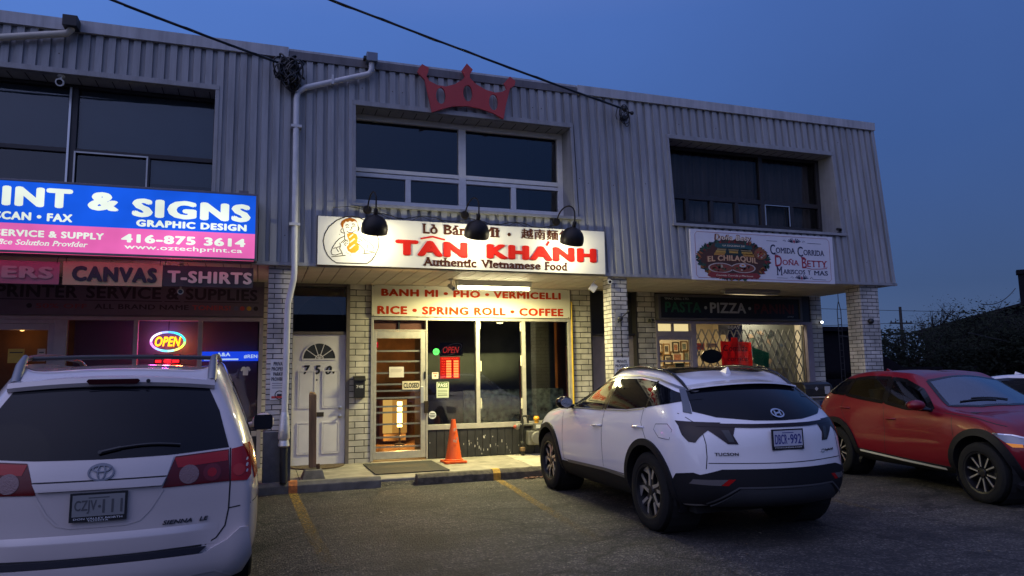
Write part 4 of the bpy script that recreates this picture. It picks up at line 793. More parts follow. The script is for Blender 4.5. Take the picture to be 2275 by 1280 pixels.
for xx, zz, rx in ((7.30, 3.235, .25), (7.75, 3.245, .25)):
    l.prism(circle(xx, zz, rx, .085, 26), .0045, .0065, fn, mat('plate_rim', (.50, .42, .36), .6)); l.prism(circle(xx, zz, rx*.9, .072, 26), .0045, .0075, fn, mat('plate_food', (.20, .055, .03), .7))
    for k in range(22): a = rr.uniform(0, 6.28); q = rr.uniform(.1, .85); l.prism(circle(xx+rx*.85*q*math.cos(a), zz+.066*q*math.sin(a), .022, .014, 8), .0075, .0085, fn, rr.choice([mat('food_red', (.30, .04, .03), .7), mat('food_green', (.06, .10, .03), .7), mat('food_cream', (.45, .36, .26), .7), mat('food_dark', (.06, .025, .02), .7)]))
l.prism(circle(7.74, 3.285, .07, .03, 14), .0085, .0095, fn, mat('egg_white', (.55, .50, .48), .6)); l.prism(circle(7.74, 3.288, .028, .014, 10), .0095, .0105, fn, mat('egg_yolk', (.55, .22, .03), .6))
l.prism(circle(8.12, 3.50, .13, .10, 18), .0045, .007, fn, mat('clay_bowl', (.22, .08, .03), .7))
for k in range(14): a = rr.uniform(0, 6.28); q = rr.uniform(.1, .8); l.prism(circle(8.12+.11*q*math.cos(a), 3.50+.085*q*math.sin(a), .025, .02, 8), .007, .008+.0003*(k % 3), fn, rr.choice([MATS['food_red'], MATS['food_cream'], MATS['flower_orange']]))
l.prism([(7.03, 3.10), (7.1, 3.07), (7.6, 3.062), (8.05, 3.07), (8.1, 3.12), (8.02, 3.165), (7.55, 3.145), (7.1, 3.165)], .0045, .008, fn, mat('ribbon_red', (.24, .03, .03), .7))
l.build('emblem', T, recalc=False); l = MB(); cream = mat('ink_emblem_cream', (.72, .60, .44), .6)
put_text(l, 'Doña Bety', 7.20, 7.95, 3.675, 3.815, fn, mat('ink_brown_edge', (.16, .04, .03), .6), .07, .12, 0, .004); put_text(l, 'Doña Bety', 7.225, 7.925, 3.688, 3.803, fn, cream, .03, .12, .004, .0055)
put_text(l, 'LA ESQUINA DE', 7.36, 7.80, 3.60, 3.635, fn, cream, .01, 0, .0065, .0075); put_text(l, 'EL CHILAQUIL', 7.03, 8.06, 3.30, 3.43, fn, MATS['ink_brown_edge'], .08, 0, .0035, .0085, arch=.035); put_text(l, 'EL CHILAQUIL', 7.045, 8.045, 3.31, 3.42, fn, mat('ink_emblem_gold', (.62, .38, .20), .6), .035, 0, .0085, .010, arch=.035)
put_text(l, 'Comida Corrida y Mariscos', 7.20, 7.94, 3.085, 3.125, fn, cream, .006, .12, .008, .009); l.build('emblem_lettering', T, recalc=False)
# ================================================================ small things on the front
T = thing('mailbox', 'black wall mailbox numbered 748 on the white brick between the two doors', 'mailbox', (1.56, YW-.06, 1.17))
c = MB(); c.box(1.475, 1.645, YW-.10, YW-.001, 1.17, 1.46, blk); c.prism([(YW-.12, 1.44), (YW-.12, 1.465), (YW-.06, 1.52), (YW-.001, 1.525), (YW-.001, 1.465), (YW-.10, 1.463)], 1.465, 1.655, lambda a, b, d: (d, a, b), blk); c.build('box', T, bevel=.005)
l = MB(); put_text(l, '748', 1.505, 1.615, 1.325, 1.375, facade(YW-.10), mat('ink_white2', (.6, .6, .58), .5), .03); l.build('lettering', T)
# traffic cone
T = thing('traffic_cone', 'scuffed orange traffic cone standing on the walk by the restaurant window', 'traffic cone', (3.005, 11.52, .118))
cz = .118; com = mat('cone_orange', (.72, .10, .012), .5, noise=.12, nscale=7); c = MB()
c.lathe([(.148, cz+.035), (.15, cz+.05), (.132, cz+.06), (.036, cz+.66), (.034, cz+.685), (.026, cz+.685), (.024, cz+.6)], (3.005, 11.52, 0), (0, 0, 1), com, 28); c.build('cone', T, smooth=40)
c = MB(); pts = []
for i in range(4):
    a = math.pi/4+i*math.pi/2
    for da in (-.25, -.08, .08, .25): rr_ = .245 if abs(da) < .1 else .20; pts.append((3.005+rr_*math.cos(a+da), 11.52+rr_*math.sin(a+da)))
c.prism(pts, cz, cz+.034, lambda a, b, d: (a, b, d), com); c.build('base', T, bevel=.006)
c = MB(); 
for a, zz in ((-1.75, .30), (-1.45, .29), (-1.62, .47), (-1.3, .48), (-1.2, .33)):
    r0 = .148-(zz)*.16; c.box(-.014, .014, -.003, .0, -.022, .022, mat('cone_scuff', (.62, .30, .20), .7), lambda p, q, r: (3.005+(r0+.001)*math.cos(a)+p, 11.52+(r0+.001)*math.sin(a)+q, cz+.05+zz+r))
c.build('scuff', T)
# door mats
m = MB(); m.box(1.60, 2.70, 10.70, 11.80, .0, .012, mat('rubber_mat', (.035, .033, .028), .85, bump=.5, bscale=60), lambda a, b, d: (a-.0+(11.8-b)*.03, b, d+.094+(b-10.36)*.024)); tag(m.build('door_mat', orig=(2.1, 11.2, .1)), 'flat black rectangular rubber mat before the glass door', 'mat')
m = MB(); m.prism([(.48, 11.98), (1.33, 11.98)]+circle(.905, 11.97, .425, .42, 18, 2*math.pi, math.pi)[1:-1], .0, .014, lambda a, b, d: (a, b, d+.098+(b-10.36)*.020), mat('coir_mat', (.12, .085, .05), .95, noise=.5, nscale=30, bump=.6, bscale=90)); tag(m.build('door_mat', orig=(.9, 11.8, .12)), 'brown half-round coir mat at the white 750 door', 'mat')
# wooden post in a concrete foot
T = thing('wooden_post', 'weathered brown wooden post in a concrete foot before the 750 door', 'post', (.76, 10.85, .1))
w = MB(); wd = mat('old_wood', (.22, .135, .08), .8, noise=.5, nscale=14, stretch=(1, 1, .12), bump=.5, bscale=30)
w.prism([(.70, 10.80), (.80, 10.80), (.80, 10.90), (.70, 10.90)], .24, 1.26, lambda a, b, d: (a+(1.26-d)*.012, b, d), wd); w.add([(.70, 10.80, 1.26), (.80, 10.80, 1.26), (.80, 10.9, 1.26), (.70, 10.9, 1.26), (.705, 10.82, 1.30), (.76, 10.81, 1.285), (.78, 10.89, 1.30), (.71, 10.88, 1.31)], [(0, 1, 5, 4), (1, 2, 6, 5), (2, 3, 7, 6), (3, 0, 4, 7), (4, 5, 6, 7)], wd); w.build('post', T, bevel=.006)
w = MB(); w.add([(.61, 10.66, .095), (.93, 10.66, .095), (.93, 10.98, .10), (.61, 10.98, .10), (.65, 10.70, .22), (.89, 10.70, .22), (.89, 10.94, .22), (.65, 10.94, .22)], [(0, 1, 5, 4), (1, 2, 6, 5), (2, 3, 7, 6), (3, 0, 4, 7), (4, 5, 6, 7)], mat('concrete_foot', (.16, .15, .135), .9, noise=.35, nscale=9, bump=.4)); w.build('foot', T, bevel=.012)
w = MB(); w.box(.815, .86, 10.79, 10.84, .215, .29, mat('rusty_bolt', (.09, .045, .02), .7)); w.build('bracket', T, bevel=.005)
# parking stops
def stop(x0, x1, y0, label, pc, px, base, dark_=False):
    T = thing('parking_stop', label, 'parking stop', ((x0+x1)/2, y0+.1, 0), group='concrete parking stops')
    pr = [(0, .0), (0, .098), (.045, .145), (.155, .145), (.19, .09), (.19, 0)]
    s = MB(); n = 22; r = random.Random(int(px*100)); vs = []
    for i in range(n+1):
        xx = x0+(x1-x0)*i/n
        for a, b in pr: vs.append((xx, y0+a+r.uniform(-.004, .004), b+(r.uniform(-.006, .004) if b > .01 else 0)))
    k = len(pr); s.add(vs, [(i*k+j, i*k+j+1, (i+1)*k+j+1, (i+1)*k+j) for i in range(n) for j in range(k-1)]+[tuple(range(k)), tuple(range(n*k, n*k+k))], base); s.build('block', T, bevel=.01)
    p = MB(); e = .0045
    pp = [(0-e, .0), (0-e, .099), (.045-e*.6, .145+e), (.155+e, .145+e)]
    p.add([(xx, y0+a, b) for xx in (px-.055, px+.055) for a, b in pp], [(i, i+1, i+5, i+4) for i in range(3)], mat('stop_paint%d' % int(px*10), pc, .8, noise=.45, nscale=20)); p.build('paint_band', T)
stop(-.40, 1.63, 10.15, 'grey concrete parking stop with an orange painted band, left of the doorway', (.60, .20, .05), .47, mat('stop_grey', (.15, .14, .12), .9, noise=.35, nscale=7, bump=.4, bscale=90))
stop(2.13, 4.15, 10.14, 'pitted dark concrete parking stop with a yellow band in front of the cone', (.52, .30, .04), 3.29, mat('stop_dark', (.10, .085, .062), .95, noise=.6, nscale=16, bump=.9, bscale=60))
# gas meter
T = thing('gas_meter', 'grey gas meter with black standpipe and yellow cap under the restaurant window', 'gas meter', (4.45, YW-.2, .13))
gm = mat('meter_grey', (.17, .165, .145), .5, .3, noise=.25); pk = mat('pipe_black', (.03, .03, .028), .5, .4, noise=.3); yw_ = YW-.17
c = MB(); c.tube([(4.325, yw_, .13), (4.325, yw_, .74)], .03, pk, 12); c.lathe([(.036, 0), (.045, .01), (.045, .05), (.036, .06)], (4.325, yw_, .30), (0, 0, 1), pk, 12); c.lathe([(.036, 0), (.048, .01), (.048, .06), (.036, .07)], (4.325, yw_, .20), (0, 0, 1), mat('brass_rust', (.20, .13, .07), .6, .4), 12); c.build('standpipe', T, smooth=40)
c = MB(); c.tube([(4.325, yw_, .74), (4.33, yw_, .79), (4.41, yw_, .79), (4.43, yw_, .74), (4.43, yw_, .62)], .02, pk, 10); c.tube([(4.20, yw_-.05, .60), (4.26, yw_, .65), (4.6, yw_, .64), (4.72, yw_, .66)], .028, gm, 10); c.ball((4.22, yw_-.05, .62), .055, gm, 12, (1, .7, 1)); c.build('pipework', T, smooth=50)
c = MB(); c.box(4.40, 4.68, yw_-.10, yw_+.1, .30, .54, gm); c.lathe([(.001, 0), (.11, 0), (.115, -.03), (.10, -.05), (.001, -.055)], (4.55, yw_-.10, .42), (0, 1, 0), gm, 24); c.build('meter_body', T, bevel=.03)
c = MB(); c.box(4.52, 4.68, yw_-.09, yw_+.06, .555, .66, gm); c.box(4.545, 4.63, yw_-.096, yw_-.0905, .58, .64, mat('dial_white', (.55, .56, .52), .4)); c.build('dial', T, bevel=.006)
c = MB(); c.lathe([(.001, .07), (.035, .065), (.052, .04), (.052, 0), (.04, -.01), (.04, -.05)], (4.60, yw_+.02, .715), (0, 0, 1), mat('cap_yellow', (.65, .30, .02), .4), 16); c.build('cap', T, smooth=50)
c = MB(); c.ball((4.175, yw_-.055, .62), .035, mat('tag_red', (.35, .06, .03), .5), 8); c.build('plug', T, smooth=50)
c = MB(); c.tube([(5.33, YW-.03, 2.80), (5.372, YW-.03, 2.80), (5.372, YW-.03, 2.76), (5.372, YW-.035, .80), (5.36, YW-.06, .68), (5.1, YW-.12, .66), (4.75, YW-.17, .66)], .017, mat('gas_yellow', (.50, .33, .02), .5, noise=.15), 10)
tag(c.build('gas_pipe', orig=(5.37, YW, .7), smooth=50), 'thin yellow gas pipe running up beside the restaurant window', 'pipe')
# neon sign in restaurant window
T = thing('neon_open_sign', 'dim red OPEN sign on black board with lit red opening hours in the restaurant window', 'neon sign', (3.13, YW+.08, 1.5)); y1 = YW+.07
c = MB(); c.box(2.93, 3.34, y1, y1+.02, 1.84, 2.07, mat('neon_board', (.008, .007, .007), .4)); c.build('board', T)
c = MB(); put_text(c, 'OPEN', 2.985, 3.27, 1.89, 2.0, facade(y1), emat('neon_dull', (.60, .035, .03), .8), .0, .28, .004, .010); c.build('lettering', T)
c = MB(); c.tube([(3.13+.19*math.cos(a), y1-.008, 1.953+.085*math.sin(a)+.06*math.cos(a)) for a in [2*math.pi*i/40 for i in range(40)]], .0035, mat('neon_off', (.38, .36, .36), .4), 6, closed=True); c.build('ring', T)
c = MB(); c.box(2.94, 3.285, y1, y1+.02, 1.455, 1.825, emat('led_board', (.75, .012, .008), .9)); lo_ = emat('led_orange', (1, .17, .04), 3.4); lr = emat('led_red2', (1, .06, .02), 1.8)
put_text(c, 'BUSINESS HOURS', 2.965, 3.26, 1.78, 1.812, facade(y1), lr, .02, 0, .002, .004)
for i, dname in enumerate(('MON', 'TUE', 'WED', 'THU', 'FRI', 'SAT', 'SUN')):
    zz = 1.735-i*.043; put_text(c, dname, 2.96, 3.025, zz, zz+.026, facade(y1), lr, .01, 0, .002, .004)
    for a in (3.045, 3.175): c.box(a, a+.085, y1-.004, y1-.001, zz-.002, zz+.030, lo_)
c.build('hours_panel', T)
def notice(name, label, cat, x0, x1, z0, z1, col, y_, lines=(), texts=(), shape=None, group=None):
    T = thing(name, label, cat, ((x0+x1)/2, y_, z0), group=group); c = MB(); mm = mat(name+label[:14], col, .6, noise=.05)
    if shape == 'round': c.prism(circle((x0+x1)/2, (z0+z1)/2, (x1-x0)/2, (z1-z0)/2, 24), 0, .003, facade(y_), mm)
    else: c.box(x0, x1, y_-.003, y_, z0, z1, mm)
    c.build('sheet', T); l = MB()
    for (a, b, p, q, cc) in lines: l.box(a, b, y_-.0045, y_-.0031, p, q, mat('nl%.2f%.2f%.2f' % cc, cc, .7))
    for (s_, a, b, p, q, cc, bo) in texts: put_text(l, s_, a, b, p, q, facade(y_-.003), mat('nl%.2f%.2f%.2f' % cc, cc, .7), bo)
    if lines or texts: l.build('lettering', T, recalc=False)
    return T
ins = YW+.028; K0 = (.03, .03, .03); G1 = (.12, .14, .1)
notice('window_sticker', 'round bright green sticker beside the OPEN sign in the restaurant window', 'sticker', 2.80, 2.915, 1.855, 1.97, (.03, .62, .12), ins, [(2.825, 2.89, 1.90, 1.907, (.02, .15, .04)), (2.83, 2.885, 1.918, 1.924, (.02, .15, .04))], shape='round')
notice('window_sticker', 'small white square sticker left of the red opening hours', 'sticker', 2.785, 2.895, 1.455, 1.565, (.62, .55, .45), ins, [(2.80, 2.88, 1.535, 1.552, (.45, .15, .10)), (2.825, 2.86, 1.49, 1.52, (.25, .12, .1))])
notice('inspection_notice', 'green and white PASS inspection notice on the restaurant window', 'notice', 2.862, 3.075, 1.135, 1.40, (.42, .47, .36), ins, [(2.88, 3.06, 1.30, 1.395, (.06, .11, .05)), (2.885, 3.05, 1.255, 1.262, G1), (2.885, 3.05, 1.235, 1.242, G1), (2.885, 3.05, 1.205, 1.212, G1), (2.885, 3.05, 1.17, 1.185, G1)], [('PASS', 2.89, 3.05, 1.315, 1.375, (.7, .72, .62), .03)])
notice('window_sticker', 'round white striped sticker low on the restaurant window', 'sticker', 2.725, 2.855, .785, .915, (.55, .57, .60), ins, [(2.75, 2.83, .865, .878, K0), (2.735, 2.845, .84, .85, K0), (2.75, 2.83, .815, .828, K0)], shape='round')
notice('closed_sign', 'rectangular CLOSED sign hanging on the barred glass door', 'sign', 2.275, 2.575, 1.285, 1.425, (.52, .45, .32), YW+.008, [], [('CLOSED', 2.295, 2.558, 1.31, 1.398, K0, .05)])
notice('paper_notice', 'plain white paper taped above the CLOSED sign on the glass door', 'notice', 2.055, 2.30, 1.49, 1.665, (.58, .53, .47), YW+.008, [(2.08, 2.27, 1.62, 1.626, (.35, .3, .27)), (2.08, 2.27, 1.60, 1.606, (.35, .3, .27)), (2.08, 2.25, 1.58, 1.586, (.35, .3, .27))])
T = thing('exit_sign', 'small red lit EXIT sign seen through the glass door', 'sign', (1.95, YW+1.1, 2.05)); c = MB(); c.box(1.885, 2.04, YW+1.10, YW+1.14, 2.03, 2.13, emat('exit_glow', (.55, .004, .02), .8)); c.build('panel', T); c = MB(); put_text(c, 'EXIT', 1.905, 2.02, 2.045, 2.115, facade(YW+1.1), emat('exit_letters', (1, .08, .10), 1.6), .02); c.build('lettering', T)
# security cameras
def camera_(name, label, pos, aim, col, r=.03, ln=.14, mount=(0, 0, .1)):
    T = thing(name, label, 'security camera', pos); p = Vector(pos); a = Vector(aim).normalized(); m_ = mat('cam%.2f' % col, (col, col, col*.97), .4)
    c = MB(); c.lathe([(.001, -ln/2), (r*.8, -ln/2), (r, -ln*.3), (r, ln*.45), (r*1.15, ln*.45), (r*1.15, ln*.5), (r*.8, ln*.5)], p, a, m_, 16); c.build('housing', T, smooth=40)
    c = MB(); c.lathe([(.001, .0), (r*.78, .0)], p+a*(ln*.485), a, mat('lens_black', (.01, .01, .012), .1), 14); c.build('lens', T)
    c = MB(); q = p+Vector(mount); c.tube([p-a*ln*.1, p+Vector(mount)*.6, q], r*.35, m_, 8); c.lathe([(.001, 0), (r, 0), (r, .02), (.001, .02)], q, -Vector(mount).normalized(), m_, 12); c.build('bracket', T, smooth=40)
camera_('security_camera', 'white bullet camera on the soffit at the end of the lit strip light', (2.86, 11.05, 2.90), (.25, -1, -.45), .5, .034, .16, (0, .02, .125))
camera_('security_camera', 'white bullet camera at the top of the brick pillar between the two restaurants', (5.23, YF+.0, 2.955), (-.3, -1, -.3), .6, .032, .13, (.02, .05, .07))
camera_('security_camera', 'small white camera under the head of the left upstairs window', (-2.52, YT-.04, 5.37), (.05, -1, -.35), .6, .045, .12, (0, .02, .10))
camera_('security_camera', 'small black camera on the right end of the dark window sill', (9.93, YF+.02, 4.04), (-.2, -1, -.4), .02, .03, .1, (0, .0, -.062))
camera_('security_camera', 'small dark camera on the brick pier left of the lit window', (6.99, YW-.09, 2.48), (-.9, -.5, -.1), .05, .035, .13, (0, .085, .0))
camera_('security_camera', 'small round camera glowing pink under the T-SHIRTS banner', (-.99, YF+.1, 2.66), (.1, -1, -.2), .6, .035, .08, (0, .05, .36))
T = thing('wall_lamp', 'small white tilted lamp hanging from the soffit beside the bay pillar', 'lamp', (5.0, YF+.15, 2.88)); c = MB(); c.box(-.055, .055, -.02, .02, -.065, .065, mat('lamp_white', (.65, .63, .58), .4), lambda a, b, d: (5.0+a*.8+d*.55, YF+.12+b, 2.86+d*.8-a*.55)); c.build('head', T, bevel=.006); c = MB(); c.tube([(5.0, YF+.12, 2.92), (5.04, YF+.14, 2.98), (5.12, YF+.16, ZS-.002)], .008, MATS['lamp_white'], 6); c.build('bracket', T)
T = thing('wall_lamp', 'small lit white lamp on the brick pier right of the lattice window', 'lamp', (11.02, YW-.1, 2.48)); c = MB(); c.ball((11.02, YW-.07, 2.485), .028, emat('led_white', (.9, .95, 1), 4), 10); c.build('bulb', T); c = MB(); c.tube([(11.02, YW-.05, 2.485), (11.02, YW-.001, 2.485)], .02, blk, 8); c.build('bracket', T)
# lock bar with spotlight bracket on bay pillar
T = thing('wall_bracket', 'black wall bracket with a long hanging rod on the bay pillar', 'bracket', (5.42, YF+.03, 2.37)); yq = YF+.045
c = MB(); c.box(5.33, 5.43, yq-.012, yq+.004, 2.24, 2.47, mat('plate_beige', (.34, .33, .29), .6)); c.build('plate', T)
c = MB(); c.ball((5.40, yq-.05, 2.36), .045, blk, 10); c.tube([(5.40, yq-.05, 2.36), (5.47, yq-.12, 2.44), (5.50, yq-.15, 2.475)], .010, blk, 8); c.ball((5.50, yq-.15, 2.475), .018, blk, 8); c.tube([(5.40, yq-.05, 2.36), (5.34, yq-.09, 2.30)], .012, blk, 8); c.build('arm', T, smooth=50)
c = MB(); c.tube([(5.40, yq-.06, 2.34), (5.405, yq-.06, 1.80)], .007, blk, 6); c.ball((5.405, yq-.06, 1.78), .016, blk, 8, (1, 1, 1.8)); c.build('rod', T)
def private(x0, x1, z0, z1, y_, label, words):
    T = thing('parking_sign', label, 'sign', ((x0+x1)/2, y_, z0), group='private property signs on the pillars'); c = MB(); c.box(x0, x1, y_-.006, y_, z0, z1, mat('sign_tin', (.62, .62, .60), .5)); c.build('plate', T, bevel=.002); l = MB()
    w = x1-x0; zz = z1-.035
    for s_ in words: put_text(l, s_, x0+.06*w+(.1*w if len(s_) < 8 else 0), x1-.06*w-(.1*w if len(s_) < 8 else 0), zz-.05, zz, facade(y_-.006), MATS['ink_navy'], .03); zz -= .068
    for k in range(3): l.box(x0+.1*w, x1-.1*w, y_-.0075, y_-.0061, zz-.02-k*.03, zz-.008-k*.03, mat('ink_grey2', (.3, .3, .32), .7))
    stroke(l, circle((x0+x1)/2, zz-.17, .055, n=18), .012, facade(y_-.006), MATS['ink_navy'], 0, .002, True); l.box((x0+x1)/2-.03, (x0+x1)/2+.03, y_-.0075, y_-.0061, zz-.185, zz-.155, MATS['ink_navy']); l.box(x0+.08*w, x1-.08*w, y_-.0075, y_-.0061, z0+.02, z0+.05, mat('ink_red3', (.5, .05, .04), .6)); l.build('lettering', T, recalc=False)
private(.155, .395, 1.22, 1.76, YF+.046, 'white PRIVATE PROPERTY sign on the pillar behind the white downpipe', ['PRIVATE', 'PROPERTY', 'PARKING', 'PROHIBITED'])
private(5.295, 5.555, 1.20, 1.745, YF+.046, 'white PRIVATE PROPERTY sign on the bay pillar above the white parked car', ['PRIVATE', 'PROPERTY', 'PARKING'])
# overhead cables and their coils
POLE = Vector((-11.6, 4.7, 7.5))
def cable(a, label):
    a = Vector(a); pts = []; tw = []; n = 70
    for i in range(n+1):
        t = i/n; p = a.lerp(POLE, t); p.z -= .22*4*t*(1-t); pts.append(p); an = i*1.25; tw.append(p+Vector((.0, .016*math.cos(an), .016*math.sin(an))))
    c = MB(); c.tube(pts, .016, blk, 7); c.tube(tw, .007, blk, 6); c.tube([p+Vector((0, -.012, -.02)) for p in pts[:12]], .006, blk, 5)
    return tag(c.build('overhead_cable', orig=tuple(a), smooth=60), label, 'cable', 'overhead cables')
cable((.20, 10.28, 5.93), 'twisted black overhead cable running to the big coil left of the crown')
cable((5.58, 10.27, 5.87), 'twisted black overhead cable crossing above the crown to the right hand coupling')
r = random.Random(4); c = MB()
for k in range(34):
    cx_, cz_ = .30+r.uniform(-.07, .08), 5.80+r.uniform(-.08, .09); rx, rz = r.uniform(.05, .15), r.uniform(.08, .20); ph = r.uniform(0, 6.28); yy = 10.27+r.uniform(-.06, .05)
    c.tube([(cx_+rx*math.cos(a+ph), yy+.03*math.sin(2*a), cz_+rz*math.sin(a)) for a in [2*math.pi*i/18 for i in range(18)]], r.uniform(.010, .018), blk, 6, closed=True)
c.box(.22, .36, 10.25, 10.36, 5.72, 5.92, blk); c.tube([(.2, 10.28, 5.93), (.25, 10.25, 5.98), (.33, 10.25, 5.9)], .016, blk, 6)
tag(c.build('cable_coil', orig=(.28, 10.35, 5.8), smooth=60), 'big tangled coil of black cable hung on the cladding above the white downpipe', 'cable coil')
c = MB()
for k in range(6):
    cx_, cz_ = 5.66+r.uniform(-.05, .05), 5.78+r.uniform(-.1, .06); rx, rz = r.uniform(.03, .09), r.uniform(.06, .16); yy = 10.28+r.uniform(-.04, .05)
    c.tube([(cx_+rx*math.cos(a), yy, cz_+rz*math.sin(a)) for a in [2*math.pi*i/16 for i in range(16)]], .007, blk, 6, closed=True)
c.ball((5.64, 10.28, 5.87), .045, blk, 8); c.ball((5.77, 10.26, 5.80), .035, blk, 8); c.tube([(5.58, 10.27, 5.87), (5.68, 10.27, 5.82), (5.78, 10.26, 5.80)], .014, blk, 6); c.tube([(5.50, 10.26, 5.86), (5.47, 10.26, 5.72), (5.49, 10.26, 5.66)], .009, blk, 6); c.box(5.61, 5.68, 10.27, 10.39, 5.70, 5.75, blk)
tag(c.build('cable_coupling', orig=(5.66, 10.35, 5.8), smooth=60), 'black cable coupling with short loops on the cladding right of the crown', 'cable coil')
# ================================================================ seen inside the lit restaurant
for nm, pos, e, col, sz in (('ceiling_or_added_light', (8.6, 14.2, 2.98), 75, (1, .74, .38), .8), ('ceiling_or_added_light', (9.5, 12.38, 2.98), 60, (1, .84, .60), .8)):  # second panel is added out of view to brighten mural and grille
    T = thing(nm, 'lit ceiling panel inside the right hand restaurant' if pos[0] < 9 else 'added unseen ceiling panel brightening the mural behind the lattice window', 'lamp', pos); c = MB(); c.box(pos[0]-sz/2, pos[0]+sz/2, pos[1]-.15, pos[1]+.15, 2.985, 3.02, emat('panel_glow', (1, .80, .45), 5)); c.build('diffuser', T)
    ld = bpy.data.lights.new('room_light', 'AREA'); ld.shape = 'RECTANGLE'; ld.size = sz; ld.size_y = .3; ld.energy = e; ld.color = col; lo = bpy.data.objects.new('room_light', ld); COL.objects.link(lo); lo.parent = T; lo.location = (0, 0, -.02)
T = thing('strip_light', 'bright lit strip light on the rear wall seen through the transom panes', 'lamp', (9.7, 15.4, 2.62)); c = MB(); c.box(8.9, 10.06, 15.38, 15.48, 2.50, 2.76, emat('strip_glow', (1, .76, .36), 1.05)); c.build('diffuser', T)
r = random.Random(9); wood = [mat('frame_wood_a', (.10, .06, .03), .5), mat('frame_wood_b', (.22, .12, .04), .5), mat('frame_wood_c', (.03, .025, .02), .5)]
k = 0
spots = [(9.20, 2.05, .10, .15), (9.42, 2.06, .09, .14), (9.68, 2.10, .09, .14), (9.92, 2.12, .1, .14), (9.24, 1.80, .08, .20), (9.46, 1.80, .12, .12), (9.72, 1.85, .20, .16), (9.98, 1.87, .10, .17), (9.30, 1.55, .1, .1), (9.52, 1.58, .1, .09), (9.75, 1.56, .12, .1)]
hl = ['slim', 'square', 'dark', 'pale', 'tall', 'wide', 'crowded', 'narrow', 'low', 'little', 'flat']
rows = ['top row', 'top row', 'top row', 'top row', 'middle row', 'middle row', 'middle row', 'middle row', 'bottom row', 'bottom row', 'bottom row']; ords = ['first', 'second', 'third', 'fourth', 'first', 'second', 'third', 'fourth', 'first', 'second', 'third']
for x_, z_, hw, hh in spots:
    T = thing('picture_frame', 'framed wall picture behind the door, %s from left, %s' % (ords[k], rows[k]), 'picture', (x_, 15.46, z_), group='framed pictures on the restaurant wall')
    c = MB()
    for q in ((x_-hw, x_+hw, z_-hh, z_-hh+.025), (x_-hw, x_+hw, z_+hh-.025, z_+hh), (x_-hw, x_-hw+.025, z_-hh+.026, z_+hh-.026), (x_+hw-.025, x_+hw, z_-hh+.026, z_+hh-.026)): c.box(q[0], q[1], 15.46, 15.497, q[2], q[3], wood[k % 3])
    c.build('frame', T); c = MB(); c.box(x_-hw+.02, x_+hw-.02, 15.475, 15.49, z_-hh+.02, z_+hh-.02, mat('mount', (.50, .44, .33), .7)); c.box(x_-hw*.5, x_+hw*.5, 15.468, 15.4745, z_-hh*.45, z_+hh*.55, mat('print%d' % (k % 4), [(.20, .17, .12), (.08, .07, .06), (.28, .12, .07), (.12, .14, .12)][k % 4], .7, noise=.5, nscale=20)); c.build('picture', T); k += 1
T = thing('open_board', 'small green edged black board inside the restaurant door', 'sign', (7.83, YW+.25, 1.6)); c = MB(); c.box(7.68, 7.88, YW+.25, YW+.26, 1.565, 1.68, mat('board_green', (.04, .25, .14), .5)); c.box(7.695, 7.865, YW+.245, YW+.2495, 1.58, 1.665, blk); c.build('board', T); c = MB(); put_text(c, 'OPEN', 7.71, 7.85, 1.60, 1.645, facade(YW+.245), mat('ink_dull_green', (.12, .2, .16), .6), .01); c.build('lettering', T)
T = thing('security_grille', 'folding diamond lattice security grille behind the restaurant window', 'grille', (9.3, YW+.1, .7)); c = MB(); gmt = mat('grille_steel', (.34, .33, .30), .4, .5)
zl, zh, st_ = .72, 2.33, .165; slope = 2.0
xx = 8.03-(zh-zl)/slope
while xx < 10.62:
    for sg in (1, -1):
        a, b = (xx, xx+(zh-zl)/slope); z0_, z1_ = (zl, zh) if sg > 0 else (zh, zl); p = [(a, z0_), (b, z1_)]
        # clip to the opening
        def at(x__): return z0_+(z1_-z0_)*(x__-a)/(b-a)
        if p[0][0] < 8.03: p[0] = (8.03, at(8.03))
        if p[1][0] > 10.62: p[1] = (10.62, at(10.62))
        if p[1][0]-p[0][0] > .03: stroke(c, p, .025, facade(YW+.10-(0 if sg > 0 else .006)), gmt, 0, .005)
    xx += st_
c.build('lattice', T, recalc=False); c = MB(); 
for q in (8.02, 10.60): c.box(q, q+.03, YW+.07, YW+.12, .70, 2.42, mat('grille_post', (.32, .31, .28), .4, .4))
c.build('post', T)
T = thing('window_poster', 'red paper poster hand lettered Comida corrida behind the lattice window', 'poster', (8.97, YW+.06, 1.55)); c = MB(); c.prism([(8.62, 1.45), (9.34, 1.40), (9.325, 2.075), (9.02, 2.085), (9.0, 2.17), (8.86, 2.17), (8.84, 2.085), (8.60, 2.10)], 0, .002, facade(YW+.06), mat('poster_red', (.72, .07, .05), .7, transl=.6)); c.build('sheet', T)
l = MB(); pk_ = mat('poster_ink', (.10, .008, .015), .7); put_text(l, 'Comida', 8.66, 9.24, 1.90, 2.02, facade(YW+.0575), pk_, .0, .1); put_text(l, 'corrida', 8.75, 9.22, 1.70, 1.80, facade(YW+.0575), pk_, .0, .1); put_text(l, 'hoy', 8.8, 9.2, 1.48, 1.60, facade(YW+.0575), pk_, .0, .1); l.build('lettering', T)
